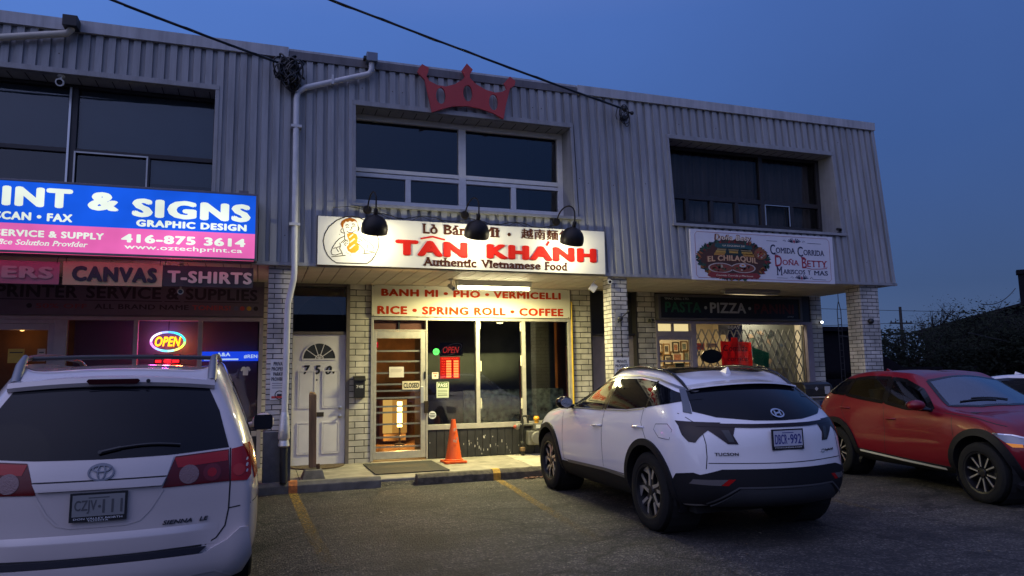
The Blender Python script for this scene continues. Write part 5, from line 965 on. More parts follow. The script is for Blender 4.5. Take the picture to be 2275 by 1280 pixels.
T = thing('hanging_shirt', 'dark blue shirt with white lettering hanging above the red poster', 'shirt', (9.05, YW+.2, 2.1)); c = MB(); c.prism([(8.90, 1.95), (9.20, 1.95), (9.22, 2.43), (8.86, 2.43)], 0, .03, facade(YW+.2), mat('shirt_navy', (.012, .022, .10), .9, noise=.2)); c.build('cloth', T); l = MB(); put_text(l, 'BIJAV', 8.88, 9.17, 2.33, 2.42, facade(YW+.17), mat('shirt_white', (.6, .62, .66), .8), .04); put_text(l, 'US', 8.97, 9.13, 2.12, 2.19, facade(YW+.17), mat('shirt_grey', (.10, .13, .2), .8), .02); l.box(8.9, 9.19, YW+.167, YW+.1695, 2.255, 2.262, MATS['shirt_grey']); l.build('lettering', T)
c = MB(); c.prism([(9.36, 1.66), (9.72, 1.56), (9.75, 1.86), (9.35, 1.98)], 0, .002, facade(YW+.06), mat('papel_green', (.02, .20, .13), .8, noise=.35, nscale=12, transl=.5)); tag(c.build('paper_flag', orig=(9.5, YW+.06, 1.6)), 'green cut paper flag hanging right of the red poster', 'flag')
c = MB(); c.prism(circle(8.385, 1.80, .23, .135, 30), 0, .03, facade(YW+.08), mat('oval_black', (.006, .006, .007), .4)); tag(c.build('oval_sign', orig=(8.385, YW+.08, 1.67)), 'black oval back of a window sign left of the red poster', 'sign')
for k, (a, b, p, q, col, lb) in enumerate([(8.05, 8.28, 1.93, 2.06, (.60, .24, .20), 'pink paper card at the upper left of the lattice window'), (8.32, 8.58, 1.98, 2.06, (.50, .40, .34), 'cream paper card above the black oval'), (9.82, 10.25, 1.33, 1.55, (.45, .42, .32), 'cream sheet low at the right of the lattice window'), (8.62, 8.85, 2.23, 2.43, (.25, .25, .26), 'grey card beside the blue shirt')]):
    c = MB(); c.box(a, b, YW+.13, YW+.133, p, q, mat('card%d' % k, col, .8, noise=.15, nscale=8, transl=.5)); c.box(a+.03, b-.03, YW+.128, YW+.1295, (p+q)/2, (p+q)/2+.02, MATS['ink_grey2']); tag(c.build('paper_card', orig=(a, YW+.13, p)), lb, 'card', 'cards behind the lattice window')
T = thing('wall_mural', 'pale painted mural with dark leaf shapes behind the right half of the lattice', 'picture', (9.9, YW+.5, 1.2)); c = MB(); c.box(9.45, 10.795, YW+.5, YW+.52, .6, 2.6, mat('mural_pale', (.17, .18, .165), .85, noise=.15, nscale=3)); c.build('panel', T); l = MB(); r = random.Random(21)
for k in range(34):
    x_, z_ = r.uniform(9.55, 10.45), r.uniform(1.25, 2.3); an = r.uniform(0, 6.28); s_ = r.uniform(.05, .13); ca, sa = math.cos(an), math.sin(an)
    l.prism([(x_-s_*ca, z_-s_*sa), (x_+.5*s_*sa, z_-.5*s_*ca), (x_+s_*ca, z_+s_*sa), (x_-.5*s_*sa, z_+.5*s_*ca)], .0005, .001+.0004*(k % 9), facade(YW+.5), r.choice([mat('mural_green', (.05, .09, .06), .85), mat('mural_dark', (.04, .05, .055), .85), mat('mural_tan', (.35, .25, .17), .85), mat('mural_blue', (.07, .10, .16), .85)]))
l.build('painted_leaves', T)
c = MB(); c.box(8.06, 8.60, YW+.5, YW+1.0, .14, 1.62, mat('counter_tan', (.36, .29, .2), .8, noise=.1)); tag(c.build('counter', orig=(8.3, YW+.7, .14)), 'plain tan counter behind the left end of the lattice window', 'counter')
# warm corridor behind the barred door
T = thing('doorway_glow_box', 'warm lit white display cabinet glowing behind the barred glass door', 'cabinet', (2.65, 15.0, .14)); c = MB(); c.box(2.42, 2.89, 14.9, 15.4, .20, 1.02, mat('glow_box_case', (.22, .15, .08), .6)); c.build('case', T, bevel=.01); c = MB(); c.box(2.41, 2.60, 14.88, 14.899, .36, 1.03, emat('glow_box_front', (1, .55, .13), .75)); c.box(2.601, 2.90, 14.88, 14.899, .36, 1.03, emat('glow_box_front_dim', (1, .45, .08), .5)); c.build('door', T)  # cabinet and its glowing front are made up for the lit doorway
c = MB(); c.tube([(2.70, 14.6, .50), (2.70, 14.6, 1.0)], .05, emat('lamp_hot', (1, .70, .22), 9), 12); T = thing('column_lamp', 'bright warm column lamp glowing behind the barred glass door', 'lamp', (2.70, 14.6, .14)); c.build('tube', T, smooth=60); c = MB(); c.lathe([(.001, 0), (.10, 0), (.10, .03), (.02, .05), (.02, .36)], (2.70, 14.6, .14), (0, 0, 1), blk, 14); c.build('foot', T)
ld = bpy.data.lights.new('corridor_light', 'POINT'); ld.energy = 160; ld.color = (1, .50, .13); ld.shadow_soft_size = .1; lo = bpy.data.objects.new('corridor_light', ld); COL.objects.link(lo); lo.parent = T; lo.location = (0, -.25, .75)
ld = bpy.data.lights.new('print_shop_light', 'POINT'); ld.energy = 2.6; ld.color = (1, .42, .12); ld.shadow_soft_size = .15; lo = bpy.data.objects.new('print_shop_light', ld); COL.objects.link(lo); lo.location = (-3.35, YW+.55, 2.15)
T = thing('pendant_lamp', 'small warm pendant lamp behind the print shop door', 'lamp', (-3.35, YW+.55, 2.25)); c = MB(); c.ball((-3.35, YW+.55, 2.3), .04, emat('pendant_glow', (1, .5, .15), 3), 10); c.build('bulb', T); c = MB(); c.tube([(-3.35, YW+.55, 2.34), (-3.35, YW+.55, ZS)], .006, blk, 5); c.build('cord', T)
T = thing('wall_lamp', 'small unlit black lamp on the front of the end pillar', 'lamp', (10.5, YF+.02, 2.37)); c = MB(); c.ball((10.5, YF+.0, 2.37), .055, blk, 10); c.build('globe', T, smooth=60); c = MB(); c.tube([(10.5, YF+.0, 2.37), (10.5, YF+.049, 2.37)], .03, blk, 10); c.build('base', T)
# ================================================================ vehicles
class Car:
    """closed body grown from a cage of stations (rear to front) and levels (sill to roof), smoothed, then cut and dressed"""
    def __init__(s, st, bul_r, bul_f, crown, btop, T=(-1, -.8, -.4, 0, .4, .8, 1), level=4):
        n = len(st); K = len(st[0]); J = len(T); key = {}; V = []
        def pos(i, j, k):
            x, w, z = st[i][k]; t = T[j]; q = 1-t*t
            if i == 0: x -= bul_r[k]*q
            if i == n-1: x += bul_f[k]*q
            if k == K-1:
                z += crown[i]*q
                if 0 < i < n-1: x += btop[i]*q
            return (x, w*t, z)
        for i in range(n):
            for j in range(J):
                for k in range(K):
                    if i in (0, n-1) or j in (0, J-1) or k in (0, K-1): key[i, j, k] = len(V); V.append(Vector(pos(i, j, k)))
        Fc = []
        def q(a, b, c, d): Fc.append([key[a], key[b], key[c], key[d]])
        for i in range(n-1):
            for k in range(K-1):
                for j in (0, J-1): q((i, j, k), (i+1, j, k), (i+1, j, k+1), (i, j, k+1))
            for j in range(J-1):
                for k in (0, K-1): q((i, j, k), (i+1, j, k), (i+1, j+1, k), (i, j+1, k))
        for j in range(J-1):
            for k in range(K-1):
                for i in (0, n-1): q((i, j, k), (i, j+1, k), (i, j+1, k+1), (i, j, k+1))
        tgt = [v.copy() for v in V]; cur = [v.copy() for v in V]
        def sub(vs, lv):
            me = bpy.data.meshes.new('c'); me.from_pydata(vs, [], Fc)
            bm = bmesh.new(); bm.from_mesh(me); bmesh.ops.recalc_face_normals(bm, faces=bm.faces); bm.to_mesh(me); bm.free()
            ob = bpy.data.objects.new('c', me); COL.objects.link(ob); md = ob.modifiers.new('s', 'SUBSURF'); md.levels = lv; md.render_levels = lv
            m2 = bpy.data.meshes.new_from_object(ob.evaluated_get(bpy.context.evaluated_depsgraph_get()))
            bpy.data.objects.remove(ob); bpy.data.meshes.remove(me); return m2
        for it in range(3):
            m2 = sub(cur, 2)
            cur = [c+.65*(t-m2.vertices[i].co) for i, (c, t) in enumerate(zip(cur, tgt))]; bpy.data.meshes.remove(m2)
        s.me = sub(cur, level)
        s.verts = [v.co.copy() for v in s.me.vertices]; s.faces = [tuple(p.vertices) for p in s.me.polygons]
        s.bvh = BVHTree.FromPolygons(s.verts, s.faces); s.cut = []; s.arch = []
    def hit(s, axis, sg, a, b):
        if axis == 'y': o, d = Vector((a, sg*3, b)), Vector((0, -sg, 0))
        elif axis == 'x': o, d = Vector((sg*8, a, b)), Vector((-sg, 0, 0))
        else: o, d = Vector((a, b, 4)), Vector((0, 0, -1))
        l, nn, i, dd = s.bvh.ray_cast(o, d)
        if l is None:
            if axis == 'y': l, nn, i, dd = s.bvh.find_nearest(Vector((a, sg*.85, b)))
            elif axis == 'x': l, nn, i, dd = s.bvh.find_nearest(Vector((sg*.9 if sg < 0 else 3.3, a, b)))
            else: l, nn, i, dd = s.bvh.find_nearest(Vector((a, b, 1.4)))
        if nn.dot(-d) < 0: nn = -nn
        return l, nn
    def patch(s, mb, poly, axis, sg, off, m, thick=.008, grid=.03, holes=None):
        bm = bmesh.new(); vs = [bm.verts.new((a, b, 0)) for a, b in poly]; bm.faces.new(vs)
        if holes:
            pass
        for ax in (0, 1):
            lo, hi = min(p[ax] for p in poly), max(p[ax] for p in poly); c = math.ceil(lo/grid)*grid
            while c < hi:
                co = [0, 0, 0]; co[ax] = c; no = [0, 0, 0]; no[ax] = 1
                bmesh.ops.bisect_plane(bm, geom=bm.verts[:]+bm.edges[:]+bm.faces[:], plane_co=co, plane_no=no, dist=1e-5); c += grid
        bmesh.ops.triangulate(bm, faces=[f for f in bm.faces if len(f.verts) > 4])
        bm.verts.index_update(); out = []; inn = []
        for v in bm.verts:
            l, nn = s.hit(axis, sg, v.co.x, v.co.y); out.append(l+nn*off); inn.append(l-nn*thick)
        fs = [tuple(v.index for v in f.verts) for f in bm.faces]; nv = len(out); bd = [e for e in bm.edges if len(e.link_faces) == 1]
        allv = list(out); mp = {}
        for e in bd:
            for v in e.verts:
                if v.index not in mp: mp[v.index] = len(allv); allv.append(inn[v.index])
        for e in bd: a, b = e.verts[0].index, e.verts[1].index; fs.append((a, b, mp[b], mp[a]))
        bm.free(); mb.add(allv, fs, m)
    def line(s, mb, pts, axis, sg, w, off, m):
        """ribbon lying on the body along a polyline"""
        P = []
        for (a, b), (c, d) in zip(pts, pts[1:]):
            n = max(1, int(math.hypot(c-a, d-b)/.05))
            P += [(a+(c-a)*i/n, b+(d-b)*i/n) for i in range(n)]
        P.append(pts[-1]); vs = []
        for i, p in enumerate(P):
            q0, q1 = P[max(0, i-1)], P[min(len(P)-1, i+1)]; dx, dz = q1[0]-q0[0], q1[1]-q0[1]; ln = math.hypot(dx, dz) or 1
            for sd in (-.5, .5):
                l, nn = s.hit(axis, sg, p[0]-dz/ln*w*sd, p[1]+dx/ln*w*sd); vs.append(l+nn*off)
        mb.add(vs, [(2*i, 2*i+1, 2*i+3, 2*i+2) for i in range(len(P)-1)], m)
    def body(s, parent, m):
        def inpoly(x, z, P):
            c = False; j = len(P)-1
            for i in range(len(P)):
                if (P[i][1] > z) != (P[j][1] > z) and x < (P[j][0]-P[i][0])*(z-P[i][1])/(P[j][1]-P[i][1])+P[i][0]: c = not c
                j = i
            return c
        keep = []
        for f in s.faces:
            c = sum((s.verts[i] for i in f), Vector())/len(f); ok = True
            for (x, z, r) in s.arch:
                if (c.x-x)**2+(c.z-z)**2 < r*r and abs(c.y) > .45: ok = False
            for P, axis in s.cut:
                if axis == 'y' and abs(c.y) > .3 and inpoly(c.x, c.z, P): ok = False
                if axis == 'z' and c.z > .85 and inpoly(c.x, c.y, P): ok = False
            if ok: keep.append(f)
        mb = MB(); mb.add(s.verts, keep, m); return mb.build('body', parent, smooth=70, local=True)
def wheel(parent, x, y, sg, R, wd, spokes, rimm, dark, rr):
    W_ = bpy.data.objects.new('wheel', None); COL.objects.link(W_); W_.parent = parent; ORIG[W_.name] = (0, 0, 0)
    o = Vector((x, y, R)); ax = (0, sg, 0); t = MB(); h = wd/2; tm = mat('tyre', (.012, .012, .012), .8, bump=.3, bscale=40, spec=.2)
    t.lathe([(rr, h*.9), (rr+.012, h), (rr+.05, h*1.02), (R-.035, h*.98), (R-.008, h*.80), (R, h*.55), (R, -h*.55), (R-.008, -h*.8), (R-.04, -h), (rr, -h*.9)], o, ax, tm, 40); t.build('tyre', W_, smooth=35, local=True)
    r_ = MB(); r_.lathe([(rr+.004, h*.97), (rr-.012, h*.93), (rr-.02, h*.55), (rr-.03, -h*.8)], o, ax, dark, 36); r_.lathe([(rr-.03, -h*.2), (.001, -h*.1)], o, ax, mat('brake_dark', (.010, .010, .011), .6), 24)
    r_.lathe([(.15, h*.08), (.15, h*.12), (.03, h*.12)], o, ax, mat('brake_disc', (.12, .12, .12), .4, .8), 24); r_.lathe([(.045, h*.62), (.04, h*.70), (.001, h*.72)], o, ax, dark, 16)
    u, w = Vector((sg, 0, 0)), Vector((0, 0, 1))
    for P, d0, d1, mm in spokes(rr, h, rimm, dark): r_.prism(P, d0, d1, lambda a, b, d: o+u*a+w*b+Vector((0, sg*d, 0)), mm)
    r_.build('rim', W_, smooth=30, local=True); return W_
def rotp(P, an): c, s = math.cos(an), math.sin(an); return [(a*c-b*s, a*s+b*c) for a, b in P]
def spokes_angular(rr, h, bright, dark):
    out = []
    for k in range(5):
        an = math.pi/2+k*2*math.pi/5
        out.append((rotp([(.03, -.045), (rr*.55, -.035), (rr-.012, -.085), (rr-.012, -.03), (rr*.62, .0), (rr-.012, .03), (rr-.012, .085), (rr*.55, .035), (.03, .045)], an), h*.30, h*.60, dark))
        out.append((rotp([(.045, -.045), (rr*.58, -.040), (rr-.012, -.094), (rr-.012, -.058), (rr*.60, -.012), (.045, -.012)], an), h*.6, h*.66, bright))
        out.append((rotp([(rr*.45, .008), (rr-.012, .056), (rr-.012, .092), (rr*.45, .038)], an), h*.6, h*.66, bright))
        out.append((rotp([(rr-.075, -.14), (rr-.02, -.15), (rr-.02, -.09), (rr*.60, -.03)], an), h*.58, h*.64, bright if k % 2 == 0 else dark))
    return out
def spokes_twin(rr, h, bright, dark):
    out = []
    for k in range(5):
        an = math.pi/2+k*2*math.pi/5+.2
        for sg in (-1, 1):
            P = [(.02, sg*.012), (.07, sg*.040), (rr-.012, sg*.085), (rr-.012, sg*.055), (.07, sg*.012)]
            out.append((rotp(P if sg > 0 else P[::-1], an), h*.25, h*.62, dark)); Q = [(.06, sg*.034), (rr-.014, sg*.082), (rr-.014, sg*.062), (.06, sg*.020)]; out.append((rotp(Q if sg > 0 else Q[::-1], an), h*.62, h*.68, bright))
    return out
def arch_ring(mb, car, x, z, r0, r1, sg, m, a0=-8, a1=188, out=.022, n=40, poly=None):
    """wheel-arch moulding standing proud of the body"""
    vs = []
    for i in range(n+1):
        a = math.radians(a0+(a1-a0)*i/n)
        for rad in (r0, r1):
            px, pz = x+rad*math.cos(a), z+rad*math.sin(a); l, nn = car.hit('y', sg, px, max(pz, .24)); l = Vector((px, l.y, pz)); vs += [l+Vector((0, sg*out, 0)), l-Vector((0, sg*.05, 0))]
    for i in range(n): 
        a, b = 4*i, 4*i+4
        mb.add([vs[a], vs[a+2], vs[b+2], vs[b]], [(0, 1, 2, 3)], m); mb.add([vs[a], vs[b], vs[b+1], vs[a+1]], [(0, 1, 2, 3)], m); mb.add([vs[a+2], vs[a+3], vs[b+3], vs[b+2]], [(0, 1, 2, 3)], m)
def wells(mb, xs, R, w):
    for x in xs:
        for sg in (-1, 1):
            mb.lathe([(R, 0), (R, -.32), (.001, -.32)], (x, sg*w, R*.93), (0, sg, 0), mat('wheel_well', (.006, .006, .006), .9), 24)
white_paint = mat('paint_white', (.76, .73, .74), .28, coat=1.0, back=(.03, .03, .03), spec=.5)
pearl_paint = mat('paint_pearl', (.56, .49, .47), .28, coat=1.0, back=(.03, .03, .03), noise=.04, nscale=2.5)
red_paint = mat('paint_red', (.175, .002, .011), .4, .05, coat=.6, spec=.25, back=(.02, .02, .02))
clad_blk = mat('car_cladding', (.010, .010, .012), .6, bump=.05, bscale=300, spec=.2)
gloss_blk = mat('gloss_black', (.006, .006, .007), .12)
priv = mat('privacy_glass', (.003, .004, .007), .04, spec=.22)
lens_red = mat('lens_red', (.34, .005, .006), .14, spec=.4); lens_dark = mat('lens_smoke', (.012, .003, .004), .10, spec=.35); lens_clear = mat('lens_clear', (.11, .10, .10), .2, spec=.5)
chrome = mat('chrome', (.62, .62, .63), .15, 1.0); satin = mat('satin_silver', (.22, .22, .23), .45, .8)
seam = mat('seam_dark', (.010, .010, .012), .7)
cglass = glass('car_glass', (.55, .60, .58), ior=1.5)
def plate(parent, fn, txt, under, face, ink_, frame_):
    p = MB(); p.box(-.165, .165, -.095, .085, 0, .012, frame_, fn); P = p.build('licence_plate', parent, local=True, bevel=0)
    q = MB(); q.box(-.150, .150, -.062, .072, .0125, .0145, face, fn); q.build('plate_face', P, local=True)
    t = MB(); put_text(t, txt[0], -.138, -.012, -.045, .040, fn, ink_, .02, 0, .0146, .0165); put_text(t, txt[1], .022, .138, -.045, .040, fn, ink_, .02, 0, .0146, .0165)
    t.prism(circle(.005, -.002, .009, n=8), .0146, .0165, fn, ink_)
    t.box(-.06, .06, .050, .056, .0146, .0155, ink_, fn)
    for i, u in enumerate(under):
        hw = .010*len(u) if len(u) < 8 else .14
        put_text(t, u, -hw, hw, -.077-.014*i-.005, -.066-.014*i-.004, fn, mat('plate_white', (.55, .55, .56), .5), .02, 0, .0125, .0135)
    t.build('lettering', P, local=True, recalc=False)
def mirror_poly(P): return [(-a, b) for a, b in P][::-1]
# ---------------------------------------------------------------- white hybrid crossover
T = thing('parked_car', 'white hybrid crossover parked nose in before the lit restaurant, rear three quarter view', 'car', (4.492, 6.295, 0), 1.538)
st = [[(-.64, .70, .34), (-.72, .745, .48), (-.68, .765, .80), (-.60, .71, 1.08), (-.27, .575, 1.345)],
      [(-.46, .80, .31), (-.46, .88, .46), (-.46, .895, .80), (-.43, .832, 1.10), (-.10, .615, 1.435)],
      [(0, .80, .28), (0, .915, .44), (0, .93, .78), (0, .875, 1.125), (.20, .635, 1.482)],
      [(.6, .80, .26), (.6, .90, .42), (.6, .915, .75), (.6, .868, 1.115), (.65, .645, 1.51)],
      [(1.2, .80, .26), (1.2, .90, .41), (1.2, .912, .73), (1.2, .866, 1.10), (1.02, .64, 1.50)],
      [(1.72, .80, .26), (1.72, .90, .41), (1.72, .915, .73), (1.70, .868, 1.095), (1.36, .605, 1.455)],
      [(2.18, .80, .26), (2.18, .905, .42), (2.18, .925, .75), (2.16, .87, 1.085), (2.14, .72, 1.10)],
      [(2.65, .80, .27), (2.65, .915, .44), (2.65, .93, .75), (2.65, .86, 1.03), (2.65, .72, 1.055)],
      [(3.12, .76, .29), (3.12, .885, .45), (3.12, .90, .72), (3.08, .82, .955), (3.08, .66, .99)],
      [(3.34, .62, .32), (3.40, .70, .46), (3.42, .72, .70), (3.30, .68, .87), (3.22, .55, .92)]]
c = Car(st, (.22, .25, .25, .25, .16), (.2, .24, .24, .24, .2), (.04, .045, .05, .05, .05, .05, .03, .03, .03, .02), (0, 0, 0, 0, 0, .10, .16, .0, 0, 0))
R = .372; c.arch = [(0, .40, .435), (2.755, .40, .435)]
fd = [(2.06, 1.105), (1.98, 1.165), (1.72, 1.295), (1.42, 1.395), (1.12, 1.437), (1.05, 1.44), (1.10, 1.115)]
c.cut = [(fd, 'y')]
ws = [(1.47, -.53), (1.47, .53), (2.05, .66), (2.17, .4), (2.22, 0), (2.17, -.4), (2.05, -.66)]; c.cut.append((ws, 'z'))
c.body(T, white_paint)
dlo_r = [(.985, 1.118), (.94, 1.442), (.45, 1.442), (.13, 1.41), (.10, 1.165), (.5, 1.128)]; dlo_q = [(.07, 1.168), (.10, 1.403), (-.12, 1.352), (-.36, 1.285), (-.46, 1.25), (-.26, 1.21)]
for sg in (-1, 1):
    g_ = MB(); c.patch(g_, fd, 'y', sg, .002, cglass, .002); G = g_.build('side_window', T, smooth=40, local=True)
    b_ = MB(); fr = [(2.16, 1.085), (2.04, 1.17), (1.76, 1.33), (1.44, 1.45), (1.1, 1.505), (.5, 1.51), (.12, 1.478), (-.14, 1.42), (-.44, 1.325), (-.60, 1.285), (-.30, 1.195), (.1, 1.143), (.5, 1.105), (1.1, 1.093)]
    # black surround built as strips round the openings
    def band(P, w, mm, off, cl=True): c.line(b_, P+([P[0]] if cl else []), 'y', sg, w, off, mm)
    band(fd, .045, gloss_blk, .005); band([(1.045, 1.11), (.995, 1.46)], .09, gloss_blk, .0045, False); band([(.085, 1.16), (.115, 1.42)], .035, gloss_blk, .0045, False); b_.build('window_surround', T, local=True, recalc=False)
    g_ = MB(); c.patch(g_, dlo_r, 'y', sg, .006, priv, .004); g_.build('side_window', T, smooth=40, local=True)
    g_ = MB(); c.patch(g_, dlo_q, 'y', sg, .007, priv, .004); g_.build('quarter_window', T, smooth=40, local=True)
    k_ = MB(); c.line(k_, [(2.12, 1.14), (1.98, 1.205), (1.74, 1.33), (1.43, 1.428), (1.1, 1.466), (.5, 1.472), (.12, 1.437), (-.14, 1.38), (-.36, 1.315)], 'y', sg, .014, .009, satin); c.line(k_, [(2.1, 1.092), (1.1, 1.10), (.5, 1.112), (.1, 1.15)], 'y', sg, .010, .009, satin); k_.build('window_trim', T, local=True, recalc=False)
    # panel seams
    k_ = MB()
    for P in ([(1.04, 1.10), (1.05, .85), (1.02, .49)], [(.12, 1.14), (.11, 1.02), (-.03, .86)], [(2.24, 1.03), (2.21, .83), (2.20, .45)], [(2.16, 1.07), (2.4, 1.06), (2.9, 1.0)], [(2.2, .45), (1.02, .475), (.42, .47)]): c.line(k_, P, 'y', sg, .007, .0016, seam)
    c.line(k_, [(-.18, 1.02), (-.16, .97), (-.26, .90), (-.42, .89), (-.44, .98), (-.36, 1.03), (-.18, 1.02)], 'y', sg, .005, .0016, seam); k_.build('seam', T, local=True, recalc=False)
    k_ = MB(); c.patch(k_, [(2.34, .26), (2.30, .43), (1.0, .455), (.42, .44), (.38, .27)], 'y', sg, .012, clad_blk, .03); k_.build('sill_cladding', T, smooth=40, local=True)
    k_ = MB(); c.line(k_, [(2.05, .445), (1.0, .468), (.44, .452)], 'y', sg, .030, .016, satin); k_.build('sill_trim', T, local=True, recalc=False)
    k_ = MB(); arch_ring(k_, c, 0, .40, .410, .472, sg, clad_blk, -22, 200); k_.build('arch_moulding', T, local=True, smooth=30); k_ = MB(); arch_ring(k_, c, 2.755, .40, .410, .472, sg, clad_blk, -22, 200); k_.build('arch_moulding', T, local=True, smooth=30)
    for hx, hz in ((1.17, .92), (.15, .965)):
        h = MB(); pts = []
        for i in range(7): l, nn = c.hit('y', sg, hx+.11-.22*i/6, hz+.01*i/6); pts.append(l+nn*(.03 if 0 < i < 6 else .002))
        h.tube(pts, .013, mat('handle_white', (.66, .64, .66), .2, coat=1), 8); H = h.build('door_handle', T, smooth=50, local=True)
    l, nn = c.hit('y', sg, 2.02, 1.11); mr_ = MB(); mc = Vector((1.93, sg*1.0, 1.16))
    mr_.ball(mc, .105, gloss_blk, 14, (.8, 1.05, .72)); mr_.tube([l, mc+Vector((.02, -sg*.05, -.06))], .022, gloss_blk, 8); M_ = mr_.build('wing_mirror', T, smooth=60, local=True)
    mr_ = MB(); mr_.prism([(mc.y+.075*math.cos(a), mc.z+.055*math.sin(a)) for a in [2*math.pi*i/16 for i in range(16)]], -.088, -.08, lambda a, b, d: (mc.x+d, a, b), chrome); mr_.build('mirror_glass', M_, local=True)
    # tail lamps: two smoked blades hanging from the full-width bar
    tl = MB(); S = (lambda P: P) if sg > 0 else mirror_poly
    c.patch(tl, S([(.44, 1.015), (.70, 1.015), (.65, .975), (.53, .868), (.445, .865), (.475, .94)]), 'x', -1, .006, lens_dark, .01); TL = tl.build('tail_light', T, smooth=40, local=True)
    tl = MB(); c.patch(tl, S([(.50, .985), (.56, .985), (.52, .885), (.475, .885)]), 'x', -1, .009, mat('lens_grey', (.03, .028, .03), .15), .002); tl.build('lamp_cell', TL, local=True)
    tl = MB(); c.patch(tl, [(-.40, 1.055), (-.60, 1.045), (-.705, .90), (-.66, .865), (-.55, .89), (-.44, .985)] if False else [(-.44, 1.065), (-.50, 1.02), (-.56, .94), (-.62, .885), (-.665, .88), (-.70, .98), (-.72, 1.05)], 'y', sg, .006, lens_dark, .01)
    c.patch(tl, S([(.695, 1.015), (.80, 1.02), (.80, .90), (.77, .885), (.715, .885)]), 'x', -1, .006, lens_dark, .01) if False else None
    TL = tl.build('tail_light', T, smooth=40, local=True)
    rf = MB(); c.patch(rf, S([(.56, .565), (.80, .565), (.82, .525), (.62, .515)]), 'x', -1, .014, lens_clear, .004); RF = rf.build('reflector', T, local=True, smooth=40); rf = MB(); c.patch(rf, S([(.50, .568), (.559, .566), (.615, .516), (.56, .514)]), 'x', -1, .014, lens_red, .004); rf.build('red_reflector', RF, local=True)
    rl = MB(); pts = []
    for i in range(15):
        x_ = 1.42-1.72*i/14; l, nn = c.hit('z', 1, x_, sg*(.60 if x_ < 1.1 else .57)); lift = .022*min(1, 6*(i/14))*min(1, 5*(1-i/14)); pts.append(l+Vector((0, 0, lift+.004)))
    rl.tube(pts, [.010]+[.017]*13+[.012], gloss_blk, 8); rl.build('roof_rail', T, smooth=50, local=True)
    k_ = MB(); c.patch(k_, S([(.615, 1.345), (.665, 1.335), (.765, 1.14), (.715, 1.125)]), 'x', -1, .010, mat('pillar_gloss', (.10, .11, .13), .12), .01); k_.build('rear_spat', T, smooth=40, local=True)
g_ = MB(); c.patch(g_, ws, 'z', 1, .002, cglass, .002); g_.build('windscreen', T, smooth=40, local=True)
b_ = MB(); c.line(b_, ws+[ws[0]], 'z', 1, .05, .004, gloss_blk); b_.build('windscreen_surround', T, local=True, recalc=False)
g_ = MB(); c.patch(g_, [(.615, 1.345), (.3, 1.375), (0, 1.382), (-.3, 1.375), (-.615, 1.345), (-.70, 1.145), (-.55, 1.095), (-.25, 1.065), (0, 1.06), (.25, 1.065), (.55, 1.095), (.70, 1.145)], 'x', -1, .004, priv, .01, .05); g_.build('rear_window', T, smooth=40, local=True)
sp = MB(); vs = []   # roof spoiler lip over the rear glass
for i in range(21):
    y_ = -.60+1.2*i/20; l, nn = c.hit('x', -1, y_, 1.395-.045*(y_/.6)**2-.008); q = l.x; d_ = .075*(1-.25*(y_/.6)**2)
    zt = l.z+.018; vs += [(q+.16, y_, zt+.032), (q-d_, y_, zt-.002), (q-d_-.005, y_, zt-.016), (q+.02, y_, zt-.028)]
sp.add(vs, [(4*i+k, 4*i+k+1, 4*i+5+k, 4*i+4+k) for i in range(20) for k in range(3)]+[(0, 1, 2, 3), (80, 83, 82, 81)], white_paint); sp.build('spoiler', T, smooth=40, local=True)
br = MB(); c.patch(br, [(.735, 1.045), (.735, 1.018), (.3, 1.003), (-.3, 1.003), (-.735, 1.018), (-.735, 1.045), (-.3, 1.034), (.3, 1.034)], 'x', -1, .009, lens_dark, .01); br.build('light_bar', T, smooth=40, local=True)
bm_ = MB(); c.patch(bm_, [(.78, .60), (.60, .652), (0, .655), (-.60, .652), (-.78, .60), (-.78, .36), (-.62, .33), (.62, .33), (.78, .36)], 'x', -1, .012, clad_blk, .02)
for sg in (-1, 1): c.patch(bm_, [(-.50, .60), (-.66, .62), (-.78, .58), (-.78, .36), (-.42, .33), (-.42, .50)], 'y', sg, .012, clad_blk, .02)
bm_.build('bumper', T, smooth=40, local=True)
sk = MB(); c.patch(sk, [(.66, .34), (.46, .485), (-.46, .485), (-.66, .34)], 'x', -1, .024, mat('skid_grey', (.04, .042, .047), .5, .3), .012); c.line(sk, [(.70, .37), (.48, .50), (-.48, .50), (-.70, .37)], 'x', -1, .014, .030, mat('skid_edge', (.12, .12, .125), .4, .6)); sk.build('skid_plate', T, smooth=40, local=True)
sm = MB()
for P in ([(.72, .655), (.705, .76), (.70, .87), (.71, 1.0)], [(-.72, .655), (-.705, .76), (-.70, .87), (-.71, 1.0)], [(.735, 1.05), (.80, 1.13)], [(-.735, 1.05), (-.80, 1.13)], [(.70, .705), (0, .70), (-.70, .705)]): c.line(sm, P, 'x', -1, .007, .0016, seam)
sm.build('seam', T, local=True, recalc=False)
l0, n0 = c.hit('x', -1, 0, .91); fnp = lambda a, b, d: (l0.x-.004-d+.02*b, -a, .905+b)
plate(T, fnp, ('DBCR', '992'), ['MYHYUNDAI.COM'], mat('plate_pale', (.46, .47, .55), .5), mat('plate_blue', (.03, .035, .20), .5), mat('plate_frame_blk', (.01, .01, .012), .4))
def onrear(C, dz=0): return lambda a, b, d: tuple(C.hit('x', -1, -a, b)[0]+C.hit('x', -1, -a, b)[1]*(d+.003))
em = MB(); fe = onrear(c); stroke(em, circle(-.0, 1.118, .062, .033, 28), .011, fe, chrome, .002, .010, True)
for P in ([(-.030, 1.098), (-.022, 1.138)], [(.022, 1.098), (.030, 1.138)]): stroke(em, P, .014, fe, chrome, .002, .010)
stroke(em, [(-.026, 1.114), (.026, 1.122)], .011, fe, chrome, .002, .0105); em.build('emblem', T, local=True)
